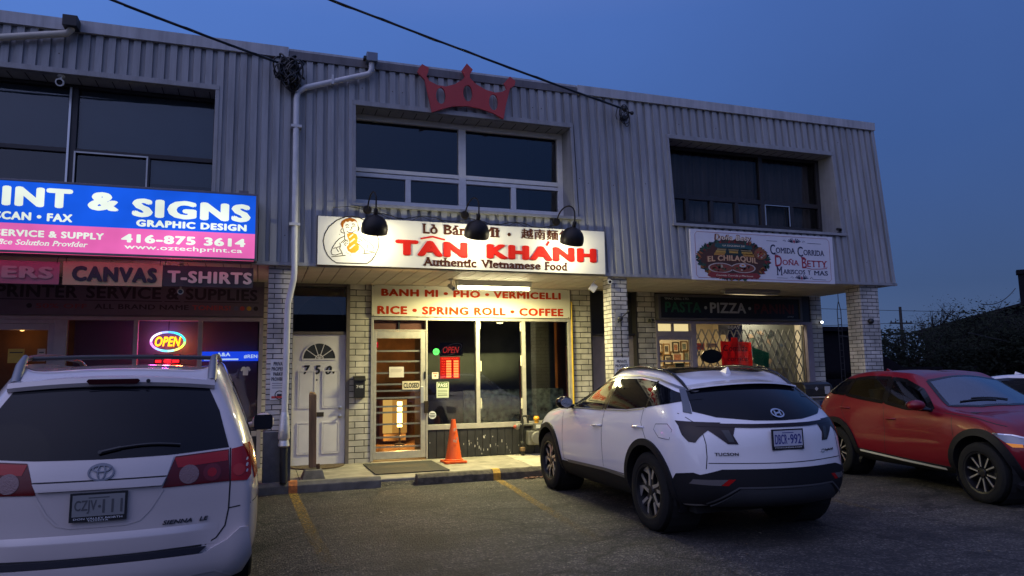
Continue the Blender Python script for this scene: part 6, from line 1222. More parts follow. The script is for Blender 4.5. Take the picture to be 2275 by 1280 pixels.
em = MB(); put_text(em, 'TUCSON', -.645, -.455, .768, .795, fe, mat('badge_dark', (.05, .05, .06), .3, .7), .03, 0, .001, .005); em.build('model_badge', T, local=True, recalc=False)
em = MB(); put_text(em, 'hybrid', .47, .60, .765, .79, fe, MATS['badge_dark'], .02, 0, .001, .005); stroke(em, circle(.43, .776, .028, .014, 16), .005, fe, chrome, .001, .005, True); em.build('hybrid_badge', T, local=True, recalc=False)
rg = MB(); c.patch(rg, [(1.30, -.52), (1.30, .52), (.12, .56), (.10, 0), (.12, -.56)], 'z', 1, .004, gloss_blk, .006, .08); rg.build('roof_glass', T, smooth=40, local=True)
an_ = MB(); l, nn = c.hit('z', 1, -.02, 0); an_.add([(l.x+.12, -.02, l.z-.01), (l.x+.12, .02, l.z-.01), (l.x-.06, .03, l.z-.01), (l.x-.06, -.03, l.z-.01), (l.x-.05, -.006, l.z+.055), (l.x-.05, .006, l.z+.055)], [(0, 1, 5, 4), (1, 2, 5), (2, 3, 4, 5), (3, 0, 4)], white_paint); an_.build('antenna', T, local=True)
hl = MB()
for sg in (-1, 1): c.patch(hl, [(3.05, .88), (3.30, .84), (3.36, .74), (3.15, .74)], 'y', sg, .006, lens_clear, .006)
hl.build('headlight', T, smooth=40, local=True)
def cabin(T, xs, zs, w, col):
    i_ = MB(); m_ = mat('seat_fabric', (.018, .018, .02), .9); d_ = mat('dash_black', (.012, .012, .013), .7)
    i_.box(xs-.05, xs+.5, -w, w, zs-.35, zs-.02, d_)
    i_.box(xs-2.3, xs, -w, w, .40, .55, d_)
    for y_ in (-.36, .36):
        i_.box(xs-1.25, xs-.75, y_-.24, y_+.24, .55, .72, m_); i_.prism([(xs-1.28, .70), (xs-1.14, .70), (xs-1.32, 1.22), (xs-1.42, 1.22)], y_-.23, y_+.23, lambda a, b, d: (a, d, b), m_); i_.prism([(xs-1.42, 1.22), (xs-1.33, 1.22), (xs-1.36, 1.38), (xs-1.43, 1.38)], y_-.12, y_+.12, lambda a, b, d: (a, d, b), m_)
    i_.build('cabin', T, local=True, bevel=.02)
    s_ = MB(); s_.tube([Vector((xs-.25, .36+.19*math.cos(a), zs-.12+.19*math.sin(a)))+Vector((.08*math.sin(a), 0, 0)) for a in [2*math.pi*i/24 for i in range(24)]], .014, d_, 8, closed=True); s_.tube([(xs-.24, .20, zs-.12), (xs-.24, .52, zs-.12)], .02, d_, 8); s_.build('steering_wheel', T, local=True)
cabin(T, 1.95, 1.10, .72, 0)
uw = MB(); wells(uw, (0, 2.755), .44, .88); uw.box(-.55, 3.2, -.72, .72, .24, .32, MATS['wheel_well']); uw.build('underbody', T, local=True)
dk = mat('rim_dark', (.030, .030, .032), .4, .6); bt = mat('rim_bright', (.60, .58, .56), .35, .8)
for x_ in (0, 2.755):
    for sg in (-1, 1): wheel(T, x_, sg*.80, sg, R, .235, spokes_angular, bt, dk, .250)
# ---------------------------------------------------------------- pearl minivan, rear view
T = thing('parked_car', 'pale pearl minivan seen from behind at the left, with roof rails and red tail lamps', 'car', (-.981, 6.567, -.12), 1.594)
st = [[(-.94, .80, .27), (-1.00, .90, .44), (-.98, .92, .75), (-.93, .88, 1.13), (-.60, .645, 1.615)],
      [(-.70, .86, .25), (-.72, .97, .42), (-.72, .98, .74), (-.70, .94, 1.14), (-.40, .69, 1.69)],
      [(-.2, .86, .24), (-.2, .97, .42), (-.2, .985, .74), (-.2, .95, 1.14), (-.05, .715, 1.725)],
      [(.8, .86, .24), (.8, .965, .42), (.8, .98, .74), (.8, .95, 1.12), (.8, .72, 1.735)],
      [(1.6, .86, .24), (1.6, .965, .42), (1.6, .98, .74), (1.6, .945, 1.10), (1.45, .70, 1.715)],
      [(2.2, .86, .24), (2.2, .965, .42), (2.2, .98, .74), (2.2, .94, 1.08), (1.95, .65, 1.64)],
      [(2.9, .86, .25), (2.9, .965, .42), (2.9, .98, .74), (2.9, .92, 1.05), (2.88, .76, 1.07)],
      [(3.4, .84, .26), (3.4, .95, .43), (3.4, .96, .72), (3.4, .89, .96), (3.4, .72, .99)],
      [(3.72, .66, .28), (3.76, .74, .44), (3.76, .76, .66), (3.70, .72, .82), (3.64, .6, .87)]]
c = Car(st, (.14, .14, .13, .13, .10), (.2, .22, .22, .2, .2), (.03, .03, .03, .03, .03, .03, .03, .03, .02), (0, 0, 0, 0, 0, .12, .2, 0, 0), T=(-1, -.86, -.45, 0, .45, .86, 1))
R = .34; c.arch = [(0, .36, .40), (3.03, .36, .40)]
body_ = c.body(T, pearl_paint)
g_ = MB(); c.patch(g_, [(.615, 1.575), (0, 1.585), (-.615, 1.575), (-.70, 1.40), (-.775, 1.145), (-.40, 1.118), (0, 1.112), (.40, 1.118), (.775, 1.145), (.70, 1.40)], 'x', -1, .004, priv, .01, .05); RW = g_.build('rear_window', T, smooth=40, local=True)
wp = MB(); pts = []
for i in range(9): l, nn = c.hit('x', -1, -.10-.36*i/8, 1.175+.014*math.sin(math.pi*i/8)); pts.append(l+nn*.018)
wp.tube(pts, .009, blk, 6); l, nn = c.hit('x', -1, .02, 1.15); wp.tube([pts[0], l+nn*.02, l+nn*.03], .013, blk, 6); wp.build('wiper', T, smooth=50, local=True)
# roof end: spoiler with high brake lamp
sp = MB(); vs = []
for i in range(25):
    y_ = -.66+1.32*i/24; l, nn = c.hit('x', -1, y_*.97, 1.60-.02*(y_/.66)**2); q = l.x; zt = 1.655-.035*(y_/.66)**2
    vs += [(q+.20, y_, zt+.03), (q-.03, y_, zt), (q-.045, y_, zt-.035), (q-.03, y_, zt-.062), (q+.03, y_, zt-.065)]
sp.add(vs, [(5*i+k, 5*i+k+1, 5*i+6+k, 5*i+5+k) for i in range(24) for k in range(4)]+[(0, 1, 2, 3, 4), (124, 123, 122, 121, 120)], pearl_paint); SP = sp.build('spoiler', T, smooth=50, local=True)
bl = MB(); l, nn = c.hit('x', -1, 0, 1.60); q = l.x-.046
bl.prism([(.155, 1.642), (-.155, 1.642), (-.168, 1.628), (-.15, 1.606), (.15, 1.606), (.168, 1.628)], 0, .006, lambda a, b, d: (q-d, a, b), mat('lens_brake', (.035, .006, .008), .12)); bl.prism(circle(-.22, 1.625, .014, n=12), 0, .006, lambda a, b, d: (q-d+.004, a, b), blk); bl.build('brake_light', SP, local=True)
for sg in (-1, 1):
    S = (lambda P: P) if sg > 0 else mirror_poly
    # inner lamp on the tailgate
    tl = MB(); c.patch(tl, S([(.435, 1.105), (.775, 1.130), (.785, .918), (.365, .908)]), 'x', -1, .007, mat('lens_deep_ruby', (.10, .003, .004), .12, spec=.35), .012, .05); TL = tl.build('tail_light', T, smooth=40, local=True)
    q_ = MB(); c.patch(q_, S([(.43, 1.095), (.77, 1.122), (.772, 1.055), (.455, 1.03)]), 'x', -1, .0095, lens_red, .002); q_.build('red_band', TL, local=True)
    q_ = MB(); c.patch(q_, S(circle(.525, .983, .062, n=20)), 'x', -1, .0105, mat('lens_facet', (.22, .13, .13), .25, bump=.6, bscale=120), .002); q_.build('reverse_lamp', TL, local=True, smooth=40)
    q_ = MB(); c.patch(q_, S(circle(.67, .985, .058, n=20)), 'x', -1, .0105, mat('lens_ruby', (.14, .004, .005), .1), .002); c.patch(q_, S(circle(.67, .985, .030, n=14)), 'x', -1, .012, lens_red, .002); q_.build('brake_lamp', TL, local=True, smooth=40)
    tl = MB(); c.patch(tl, S([(.793, 1.132), (.90, 1.152), (.925, 1.10), (.925, .95), (.90, .915), (.795, .918)]), 'x', -1, .007, lens_red, .012, .04); c.patch(tl, [(-.90, 1.158), (-.78, 1.165), (-.74, 1.08), (-.78, .95), (-.90, .915)], 'y', sg, .0075, lens_red, .012, .04); TL = tl.build('tail_light', T, smooth=40, local=True)
    q_ = MB(); c.patch(q_, S(circle(.845, .99, .040, n=16)), 'x', -1, .0105, mat('lens_glow', (.42, .02, .012), .1), .002); q_.build('indicator', TL, local=True, smooth=40)
    sm = MB()
    c.line(sm, S([(.785, 1.14), (.79, .90), (.785, .73), (.765, .62), (.71, .545), (.64, .51)]), 'x', -1, .010, .0018, seam)
    c.line(sm, S([(.787, .735), (.93, .755)]), 'x', -1, .008, .0018, seam); c.line(sm, [(-.95, .76), (-.62, .80), (-.50, .74)], 'y', sg, .007, .0018, seam)
    for P in ([(-.10, 1.10), (-.08, .8), (.32, .42)], [(1.25, 1.10), (1.25, .42)], [(2.25, 1.06), (2.35, .42)]): c.line(sm, P, 'y', sg, .008, .0018, seam)
    c.line(sm, [(-.3, .98), (1.2, .97)], 'y', sg, .02, .0025, seam); sm.build('seam', T, local=True, recalc=False)
    for P in ([(-.52, 1.19), (-.34, 1.55), (.05, 1.60), (.0, 1.18)], [(.06, 1.18), (.11, 1.605), (1.18, 1.61), (1.20, 1.15)], [(1.27, 1.15), (1.25, 1.61), (1.68, 1.585), (2.20, 1.30), (2.38, 1.14)]):
        g_ = MB(); c.patch(g_, P, 'y', sg, .004, priv, .006); g_.build('side_window', T, smooth=40, local=True)
    k_ = MB(); arch_ring(k_, c, 0, .36, .385, .43, sg, pearl_paint, -25, 205, .006); k_.build('arch_moulding', T, local=True, smooth=30); k_ = MB(); arch_ring(k_, c, 3.03, .36, .385, .43, sg, pearl_paint, -25, 205, .006); k_.build('arch_moulding', T, local=True, smooth=30)
    rl = MB(); rp = []
    for i in range(13):
        x_ = -.40+2.2*i/12; l, nn = c.hit('z', 1, x_, sg*.64); rp.append(Vector((x_, sg*.64, l.z+.075-.02*abs(i/6-1))))
    rl.tube(rp, .020, mat('rail_black', (.02, .02, .022), .4), 8)
    RL = rl.build('roof_rail', T, smooth=50, local=True)
    for xa, xb in ((-.60, -.36), (1.95, 1.72)):
        ft = MB()
        l, nn = c.hit('z', 1, xa, sg*.635); l2 = Vector((xb, sg*.64, c.hit('z', 1, xb, sg*.64)[0].z+.07)); ft.tube([l-Vector((0, 0, .01)), l.lerp(l2, .5)+Vector((0, 0, .028)), l2], [.034, .032, .022], satin, 10)
        ft.build('rail_foot', RL, smooth=50, local=True)
    l, nn = c.hit('y', sg, 2.28, 1.10); mc = Vector((2.22, sg*1.10, 1.14)); mr_ = MB(); mr_.ball(mc, .13, pearl_paint, 14, (.55, .95, .78)); mr_.tube([l, mc], .03, pearl_paint, 8); M_ = mr_.build('wing_mirror', T, smooth=60, local=True)
    mr_ = MB(); mr_.prism([(mc.y+a*.1, mc.z+b*.082) for a, b in ((-1, -.7), (-.8, -1), (.8, -1), (1, -.7), (1, .7), (.8, 1), (-.8, 1), (-1, .7))], -.080, -.055, lambda a, b, d: (mc.x+d, a, b), mat('mirror_dark', (.02, .022, .03), .06, .2)); mr_.build('mirror_glass', M_, local=True)
cb = MB(); cb.tube([(-.22, -.63+1.26*i/12, 1.80+.012*(1-(i/6-1)**2)) for i in range(13)], .017, MATS['rail_black'], 8); cb.build('crossbar', T, smooth=50, local=True)
# tailgate: garnish ledge, plate recess, bumper step
gt = MB(); c.patch(gt, [(.425, 1.108), (.40, 1.108), (-.40, 1.108), (-.425, 1.108), (-.39, .985), (.39, .985)], 'x', -1, .012, pearl_paint, .01); c.patch(gt, [(.385, .975), (-.385, .975), (-.36, .925), (.36, .925)], 'x', -1, .026, pearl_paint, .01); gt.build('garnish', T, smooth=50, local=True)
sm = MB(); c.line(sm, [(.385, .982), (-.385, .982)], 'x', -1, .008, .014, seam); c.line(sm, [(.37, .90), (.30, .78), (.24, .715), (.16, .695), (-.16, .695), (-.24, .715), (-.30, .78), (-.37, .90)], 'x', -1, .014, .004, pearl_paint); c.line(sm, [(.62, .508), (.3, .502), (-.3, .502), (-.62, .508)], 'x', -1, .012, .003, seam); sm.build('seam', T, local=True, recalc=False)
tg = MB(); vs = []   # tailgate skirt tucking under a crease
for i in range(31):
    y_ = -.72+1.44*i/30; tp = min(1, (.72-abs(y_))/.25)
    for z_, of in ((.650, .0012), (.612, .0012+.018*tp), (.60, .0012+.018*tp), (.512, .002)): l, nn = c.hit('x', -1, y_, z_); vs.append(l+Vector((-of, 0, 0)))
tg.add(vs, [(4*i+k, 4*i+k+1, 4*i+5+k, 4*i+4+k) for i in range(30) for k in range(3)], pearl_paint); tg.build('tailgate_skirt', T, smooth=25, local=True)
bu = MB(); c.patch(bu, [(.645, .50), (-.645, .50), (-.60, .462), (.60, .462)], 'x', -1, .030, mat('step_plastic', (.022, .022, .03), .55, bump=.1, bscale=200, spec=.25), .01); ST_ = bu.build('bumper_step', T, smooth=40, local=True)
bu = MB(); c.patch(bu, [(.62, .458), (-.62, .458), (-.78, .53), (-.86, .60), (-.90, .60), (-.92, .40), (-.86, .29), (.86, .29), (.92, .40), (.90, .60), (.86, .60), (.78, .53)], 'x', -1, .034, pearl_paint, .02, .05); bu.build('bumper', T, smooth=50, local=True)
bu = MB(); c.line(bu, [(-.40, .335), (-.70, .350), (-.80, .31)], 'x', -1, .014, .038, pearl_paint); c.line(bu, [(.40, .335), (.70, .350), (.80, .31)], 'x', -1, .014, .038, pearl_paint); bu.build('bumper_crease', T, local=True, recalc=False)
l0, n0 = c.hit('x', -1, 0, .82); fnp = lambda a, b, d: (l0.x-.010-d+.06*b, -a, .826+b)
plate(T, fnp, ('CZJV', '111'), ['DON VALLEY NORTH', 'TOYOTA'], mat('plate_worn', (.20, .20, .20), .6), mat('plate_ink_worn', (.07, .07, .075), .6), MATS['plate_frame_blk'])
fe = onrear(c); em = MB(); mm = mat('emblem_chrome', (.16, .16, .18), .3, .8)
stroke(em, circle(0, 1.03, .073, .050, 32), .011, fe, mm, .010, .020, True); stroke(em, circle(0, 1.052, .050, .020, 24), .008, fe, mm, .010, .021, True); stroke(em, circle(0, 1.03, .022, .046, 24), .008, fe, mm, .010, .0205, True); em.build('emblem', T, local=True)
em = MB(); bm2 = mat('badge_dull', (.075, .075, .09), .35, .7); put_text(em, 'SIENNA', .375, .555, .668, .695, fe, bm2, .04, .3, .001, .006); put_text(em, 'LE', .60, .655, .67, .697, fe, bm2, .04, .3, .001, .006); em.build('model_badge', T, local=True, recalc=False)
uw = MB(); wells(uw, (0, 3.03), .395, .93); uw.box(-.85, 3.5, -.78, .78, .22, .32, MATS['wheel_well']); uw.build('underbody', T, local=True)
g_ = MB(); c.patch(g_, [(2.05, -.56), (2.05, .56), (2.75, .70), (2.95, 0), (2.75, -.70)], 'z', 1, .004, priv, .004); g_.build('windscreen', T, smooth=40, local=True)
hl = MB()
for sg in (-1, 1): c.patch(hl, [(3.45, .86), (3.68, .80), (3.72, .68), (3.5, .68)], 'y', sg, .006, lens_clear, .006)
hl.build('headlight', T, smooth=40, local=True)
for x_ in (0, 3.03):
    for sg in (-1, 1): wheel(T, x_, sg*.855, sg, R, .215, spokes_twin, bt, satin, .215)
# ---------------------------------------------------------------- red crossover, front three quarter
def small_crossover(T, paint, arches, zk=1.0):
    def z_(v): return v if v < .9 else .9+(v-.9)*zk
    st = [[(-.50, .62, .38), (-.56, .70, .50), (-.54, .715, .80), (-.46, .67, z_(1.08)), (-.16, .50, z_(1.36))],
          [(-.32, .76, .33), (-.32, .865, .46), (-.32, .88, .80), (-.30, .80, z_(1.12)), (.02, .56, z_(1.405))],
          [(.15, .76, .29), (.15, .87, .44), (.15, .885, .78), (.15, .815, z_(1.12)), (.34, .585, z_(1.44))],
          [(.75, .76, .27), (.75, .855, .42), (.75, .87, .74), (.75, .81, z_(1.07)), (.75, .595, z_(1.445))],
          [(1.2, .76, .27), (1.2, .855, .41), (1.2, .868, .72), (1.2, .808, z_(1.03)), (1.10, .58, z_(1.415))],
          [(1.6, .76, .27), (1.6, .855, .41), (1.6, .87, .72), (1.58, .81, z_(1.0)), (1.42, .56, z_(1.35))],
          [(2.06, .76, .27), (2.06, .86, .42), (2.06, .875, .72), (2.04, .815, .985), (2.02, .67, z_(1.0))],
          [(2.5, .75, .28), (2.5, .87, .44), (2.5, .885, .72), (2.5, .80, .945), (2.5, .66, .965)],
          [(2.92, .72, .29), (2.92, .845, .45), (2.92, .855, .70), (2.88, .76, .855), (2.86, .60, .885)],
          [(3.06, .58, .30), (3.12, .66, .46), (3.10, .68, .66), (3.0, .64, .775), (2.94, .50, .82)]]
    c = Car(st, (.24, .26, .26, .26, .18), (.24, .28, .28, .26, .2), (.03, .035, .04, .04, .04, .04, .03, .03, .03, .02), (0, 0, 0, 0, 0, .10, .18, 0, 0, 0))
    c.arch = [(0, .37, .405), (2.57, .37, .405)]
    fd = [(1.86, .995), (1.52, 1.225), (1.20, 1.345), (.98, 1.375), (1.02, 1.055), (1.4, 1.0)]
    rd = [(.97, 1.06), (.93, 1.378), (.5, 1.385), (.24, 1.36), (.20, 1.14), (.5, 1.105)]; qd = [(.16, 1.15), (.20, 1.355), (-.05, 1.335), (-.28, 1.30), (-.36, 1.21), (-.1, 1.165)]
    if zk != 1: fd, rd, qd = [[(a, z_(b)) for a, b in P] for P in (fd, rd, qd)]
    ws = [(1.47, -.515), (1.47, .515), (1.96, .665), (2.12, .36), (2.17, 0), (2.12, -.36), (1.96, -.665)]
    c.cut = [(fd, 'y'), (rd, 'y'), (ws, 'z')]; c.body(T, paint)
    for sg in (-1, 1):
        for P, gm_ in ((fd, cglass), (rd, cglass), (qd, priv)): g_ = MB(); c.patch(g_, P, 'y', sg, .003, gm_, .003); g_.build('side_window' if P is not qd else 'quarter_window', T, smooth=40, local=True)
        b_ = MB()
        for P in (fd, rd, qd): c.line(b_, P+[P[0]], 'y', sg, .045, .0055, gloss_blk)
        c.line(b_, [fd[-3], fd[-2]], 'y', sg, .07, .005, gloss_blk); c.line(b_, [(.18, z_(1.14)), (.22, z_(1.36))], 'y', sg, .05, .005, gloss_blk); b_.build('window_surround', T, local=True, recalc=False)
        k_ = MB()
        for P in ([(1.00, 1.02), (1.05, .7), (1.0, .36)], [(.18, 1.13), (.14, .95), (.36, .60)], [(2.17, .97), (2.24, .66), (2.14, .34)], [(2.05, .97), (2.5, .935), (2.86, .86)]): c.line(k_, P, 'y', sg, .007, .0016, seam)
        k_.build('seam', T, local=True, recalc=False)
        if arches:
            k_ = MB(); c.patch(k_, [(2.20, .25), (2.16, .34), (1.4, .365), (.42, .415), (.38, .25)], 'y', sg, .014, clad_blk, .03); k_.build('sill_cladding', T, smooth=40, local=True); k_ = MB(); c.line(k_, [(2.03, .318), (1.3, .348), (.50, .392)], 'y', sg, .026, .019, mat('sill_chrome', (.8, .79, .74), .5, .2)); k_.build('sill_trim', T, local=True, recalc=False)
        k_ = MB(); am = clad_blk if arches else paint
        arch_ring(k_, c, 0, .37, .375, .452 if arches else .42, sg, am, -22, 200, .018 if arches else .008); k_.build('arch_moulding', T, local=True, smooth=30); k_ = MB(); arch_ring(k_, c, 2.57, .37, .375, .452 if arches else .42, sg, am, -22, 205, .018 if arches else .008); k_.build('arch_moulding', T, local=True, smooth=30)
        for hx, hz in ((1.16, .85), (.24, .955)):
            h = MB(); pts = []
            for i in range(7): l, nn = c.hit('y', sg, hx+.09-.18*i/6, hz); pts.append(l+nn*(.028 if 0 < i < 6 else .002))
            h.tube(pts, .012, paint, 8); h.build('door_handle', T, smooth=50, local=True)
        l, nn = c.hit('y', sg, 1.82, .985); mc = Vector((1.80, sg*.985, 1.055)); mr_ = MB(); mr_.ball(mc, .105, paint, 14, (.85, 1.05, .62)); mr_.tube([l+Vector((0, 0, .01)), mc+Vector((0, -sg*.03, -.05))], .022, gloss_blk, 8); M_ = mr_.build('wing_mirror', T, smooth=60, local=True)
        mr_ = MB(); mr_.prism([(mc.y+.08*math.cos(a), mc.z+.05*math.sin(a)) for a in [2*math.pi*i/14 for i in range(14)]], -.092, -.083, lambda a, b, d: (mc.x+d, a, b), chrome); mr_.build('mirror_glass', M_, local=True)
        hl = MB(); c.patch(hl, [(2.78, .775), (2.95, .765), (3.06, .725), (3.06, .675), (2.94, .685)], 'y', sg, .007, mat('headlamp_glass', (.20, .22, .26), .08, .3), .01, .04); HL = hl.build('headlight', T, smooth=40, local=True)
        q_ = MB(); c.patch(q_, [(2.92, .692), (3.04, .682), (3.05, .65), (2.98, .65)], 'y', sg, .008, mat('amber_lens', (.75, .22, .01), .2, emit=(1, .35, .02), estr=.25), .004, .04); q_.build('indicator', HL, local=True); c_ = MB(); c.line(c_, [(2.77, .782), (2.95, .772), (3.06, .732)], 'y', sg, .012, .011, chrome); c_.build('lamp_brow', HL, local=True, recalc=False)
        tl = MB(); c.patch(tl, [(-.56, .98), (-.36, .97), (-.38, .90), (-.56, .86)], 'y', sg, .007, lens_red, .01); tl.build('tail_light', T, local=True)
        wpz = MB(); pts = [c.hit('z', 1, 2.06-.10*i/6, sg*.08+.42*(i/6)*(-1))[0]+Vector((0, 0, .014)) for i in range(7)]; wpz.tube(pts, .008, blk, 6); wpz.build('wiper', T, local=True)
    g_ = MB(); c.patch(g_, ws, 'z', 1, .003, glass('windscreen_glass', (.42, .5, .52), ior=2.1), .002); g_.build('windscreen', T, smooth=40, local=True); b_ = MB(); c.line(b_, ws+[ws[0]], 'z', 1, .045, .005, gloss_blk); b_.build('windscreen_surround', T, local=True, recalc=False)
    g_ = MB(); c.patch(g_, [(.46, 1.30), (0, 1.33), (-.46, 1.30), (-.58, 1.10), (0, 1.05), (.58, 1.10)], 'x', -1, .004, priv, .008); g_.build('rear_window', T, smooth=40, local=True)
    gr = MB(); c.patch(gr, [(.42, .70), (-.42, .70), (-.36, .42), (.36, .42)], 'x', 1, .008, gloss_blk, .02); gr.build('radiator_grille', T, smooth=40, local=True)
    an_ = MB(); l, nn = c.hit('z', 1, .12, 0); an_.add([(l.x+.13, -.02, l.z-.01), (l.x+.13, .02, l.z-.01), (l.x-.06, .03, l.z-.01), (l.x-.06, -.03, l.z-.01), (l.x-.05, -.006, l.z+.055), (l.x-.05, .006, l.z+.055)], [(0, 1, 5, 4), (1, 2, 5), (2, 3, 4, 5), (3, 0, 4)], paint); an_.build('antenna', T, local=True)
    cabin(T, 1.80, 1.0, .62, 0); uw = MB(); wells(uw, (0, 2.57), .395, .84); uw.box(-.4, 2.95, -.66, .66, .24, .32, MATS['wheel_well']); uw.build('underbody', T, local=True)
    for x_ in (0, 2.57):
        for sg in (-1, 1): wheel(T, x_, sg*.775, sg, .336, .215, spokes_twin, bt, dk, .225)
    return c
T = thing('parked_car', 'red crossover with black wheel arches parked facing out beside the end pillar', 'car', (8.920, 8.494, 0), -1.7235)
small_crossover(T, red_paint, True)
T = thing('parked_car', 'white car parked beyond the red crossover at the right edge', 'car', (11.95, 8.75, 0), -1.70)
small_crossover(T, white_paint, False, .84)
# ================================================================ beyond the block
T = thing('newspaper_box', 'black rounded street box with paper stickers between the two crossovers', 'box', (9.85, 11.05, .1)); bxm = mat('box_black', (.012, .012, .014), .4, noise=.2); bxg = mat('box_grey', (.16, .165, .18), .6, noise=.2)
c = MB(); c.prism([(10.86, 1.02), (10.86, 1.16), (10.90, 1.24), (10.98, 1.275), (11.3, 1.28), (11.35, 1.24), (11.35, 1.02)], 9.50, 10.14, lambda a, b, d: (d, a, b), bxm); c.build('lid', T, bevel=.02)
c = MB(); c.box(9.49, 10.15, 10.85, 11.36, .985, 1.018, mat('box_trim', (.45, .45, .46), .3, .8)); c.build('trim', T, bevel=.006); c = MB(); c.box(9.54, 10.11, 10.90, 11.33, .30, .984, bxg); c.build('cabinet', T, bevel=.01)
c = MB(); c.box(9.94, 10.06, 10.854, 10.859, 1.06, 1.20, mat('sticker_pale', (.42, .42, .42), .7)); c.prism([(9.71, 1.16), (9.75, 1.20), (9.79, 1.16), (9.75, 1.12)], 0, .004, facade(10.859), MATS['sticker_pale']); c.build('sticker', T)
c = MB(); put_text(c, 'P', 9.84, 9.97, .76, .93, facade(10.899), mat('p_navy', (.02, .03, .10), .5), .04); c.build('lettering', T)
c = MB()
for x_ in (9.57, 10.04):
    for y_ in (10.95, 11.24): c.box(x_, x_+.05, y_, y_+.05, .10, .30, bxm)
c.build('leg', T)
# dark house beyond the end pillar
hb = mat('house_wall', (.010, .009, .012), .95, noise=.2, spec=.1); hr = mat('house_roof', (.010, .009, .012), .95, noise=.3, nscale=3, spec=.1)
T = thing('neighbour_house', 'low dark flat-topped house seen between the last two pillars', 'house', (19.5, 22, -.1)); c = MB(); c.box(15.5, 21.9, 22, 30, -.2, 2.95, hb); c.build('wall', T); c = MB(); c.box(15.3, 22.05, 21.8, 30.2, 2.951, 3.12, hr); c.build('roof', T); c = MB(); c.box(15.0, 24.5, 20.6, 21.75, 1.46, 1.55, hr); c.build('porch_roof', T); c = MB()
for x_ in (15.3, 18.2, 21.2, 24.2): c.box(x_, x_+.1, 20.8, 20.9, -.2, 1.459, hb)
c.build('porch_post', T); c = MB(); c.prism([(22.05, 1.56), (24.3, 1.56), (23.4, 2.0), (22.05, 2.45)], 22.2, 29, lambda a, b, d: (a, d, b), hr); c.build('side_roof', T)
T = thing('board_fence', 'dark board fence under the low house beyond the end pillar', 'fence', (20, 19.4, -.1)); c = MB(); x_ = 15.0
while x_ < 23: c.box(x_, x_+.13, 19.4, 19.43, -.2, 1.18, hb); x_ += .145
c.build('boards', T); c = MB(); c.box(15, 23, 19.431, 19.47, 1.02, 1.09, hb); c.box(15, 23, 19.431, 19.47, .2, .27, hb); c.build('rail', T)
T = thing('gable_house', 'big dark house with a sloping roof and tall chimney at the right edge', 'house', (38.66, 34, -.1))
def hs(a, b, d): return (38.66+.625*a+.780*d, 34-.780*a+.625*d, b)
c = MB(); c.prism([(.3, -.2), (.3, 3.70), (8, 5.6), (15.7, 3.70), (15.7, -.2)], .2, 10, hs, hb); c.build('wall', T)
c = MB(); c.prism([(-.2, 3.62), (8, 5.70), (8, 5.86), (-.2, 3.78)], -.2, 10.3, hs, hr); c.prism([(8.002, 5.70), (16.2, 3.62), (16.2, 3.78), (8.002, 5.86)], -.2, 10.3, hs, hr); RF_ = c.build('roof', T)
c = MB(); c.prism([(5.40, 4.4), (7.0, 4.4), (7.0, 6.95), (5.40, 6.95)], .5, 1.1, hs, hb); c.prism([(5.32, 6.951), (7.1, 6.951), (7.1, 7.2), (5.32, 7.2)], .4, 1.2, hs, hb); c.build('chimney', RF_)
c = MB(); c.prism([(3, 1), (4.1, 1), (4.1, 2.3), (3, 2.3)], .17, .199, hs, mat('far_window', (.02, .02, .025), .1)); c.build('window', T)
# poles, mast and wires
wdk = mat('pole_wood', (.028, .025, .024), .9)
def pole(name, label, x, y, h, arm):
    T = thing(name, label, 'utility pole', (x, y, -.2)); c = MB(); c.tube([(x, y, -.2), (x, y, h)], [.18, .12], wdk, 10); c.build('post', T); c = MB(); c.box(x-arm, x+arm, y-.06, y+.06, h-1.55, h-1.42, wdk); c.build('crossarm', T); c = MB()
    for q in (-arm*.9, -arm*.5, arm*.5, arm*.9): c.lathe([(.05, 0), (.06, .08), (.03, .16), (.001, .18)], (x+q, y, h-1.42), (0, 0, 1), wdk, 8)
    c.build('insulator', T)
pole('utility_pole', 'tall dark utility pole above the trees right of the end pillar', 54.9, 50, 7.05, 1.3)
pole('utility_pole', 'short dark utility pole just right of the end pillar', 50.3, 52, 4.2, .8)
wires = [((20, 46, 6.6), (100, 53, 7.4)), ((20, 46, 5.2), (54.9, 50, 5.6)), ((54.9, 50, 5.6), (100, 53, 5.8)), ((14, 20, 3.35), (30, 26, 3.2)), ((29, 23.0, 3.0), (44, 26.5, 2.6)), ((34.6, 26.6, 4.7), (42.2, 30.2, 6.1))]
for k, (a, b) in enumerate(wires):
    a, b = Vector(a), Vector(b); pts = []
    for i in range(25): t = i/24; p = a.lerp(b, t); p.z -= .35*4*t*(1-t); pts.append(p)
    c = MB(); c.tube(pts, .022, wdk, 5)
    tag(c.build('utility_wire', orig=tuple(a)), ['thin upper wire crossing the sky behind the utility pole', 'thin wire running to the tall pole from the left', 'thin wire running from the tall pole to the right', 'thicker wire passing behind the end pillar at roof height', 'pale low wire crossing before the dark trees at right', 'short wire rising to the chimney at the right edge'][k], 'wire', 'utility wires')
T = thing('antenna_mast', 'slim lattice antenna mast seen between the last two pillars', 'mast', (17.2, 18, -.1)); c = MB(); mx_, my_ = 17.24, 18
for dx in (-.07, .07): c.tube([(mx_+dx, my_, .2), (mx_+dx, my_, 3.35), (mx_+dx*.15, my_, 3.62)], .014, wdk, 6)
zz = .5
while zz < 3.3: c.tube([(mx_-.07, my_, zz), (mx_+.07, my_, zz)], .010, wdk, 5); zz += .2
c.tube([(mx_, my_, 3.6), (mx_, my_, 4.1)], .012, wdk, 6); c.build('lattice', T); c = MB(); c.tube([(mx_-.05, my_, 2.55), (mx_+.3, my_, 2.52)], .02, wdk, 6); c.build('aerial', T)
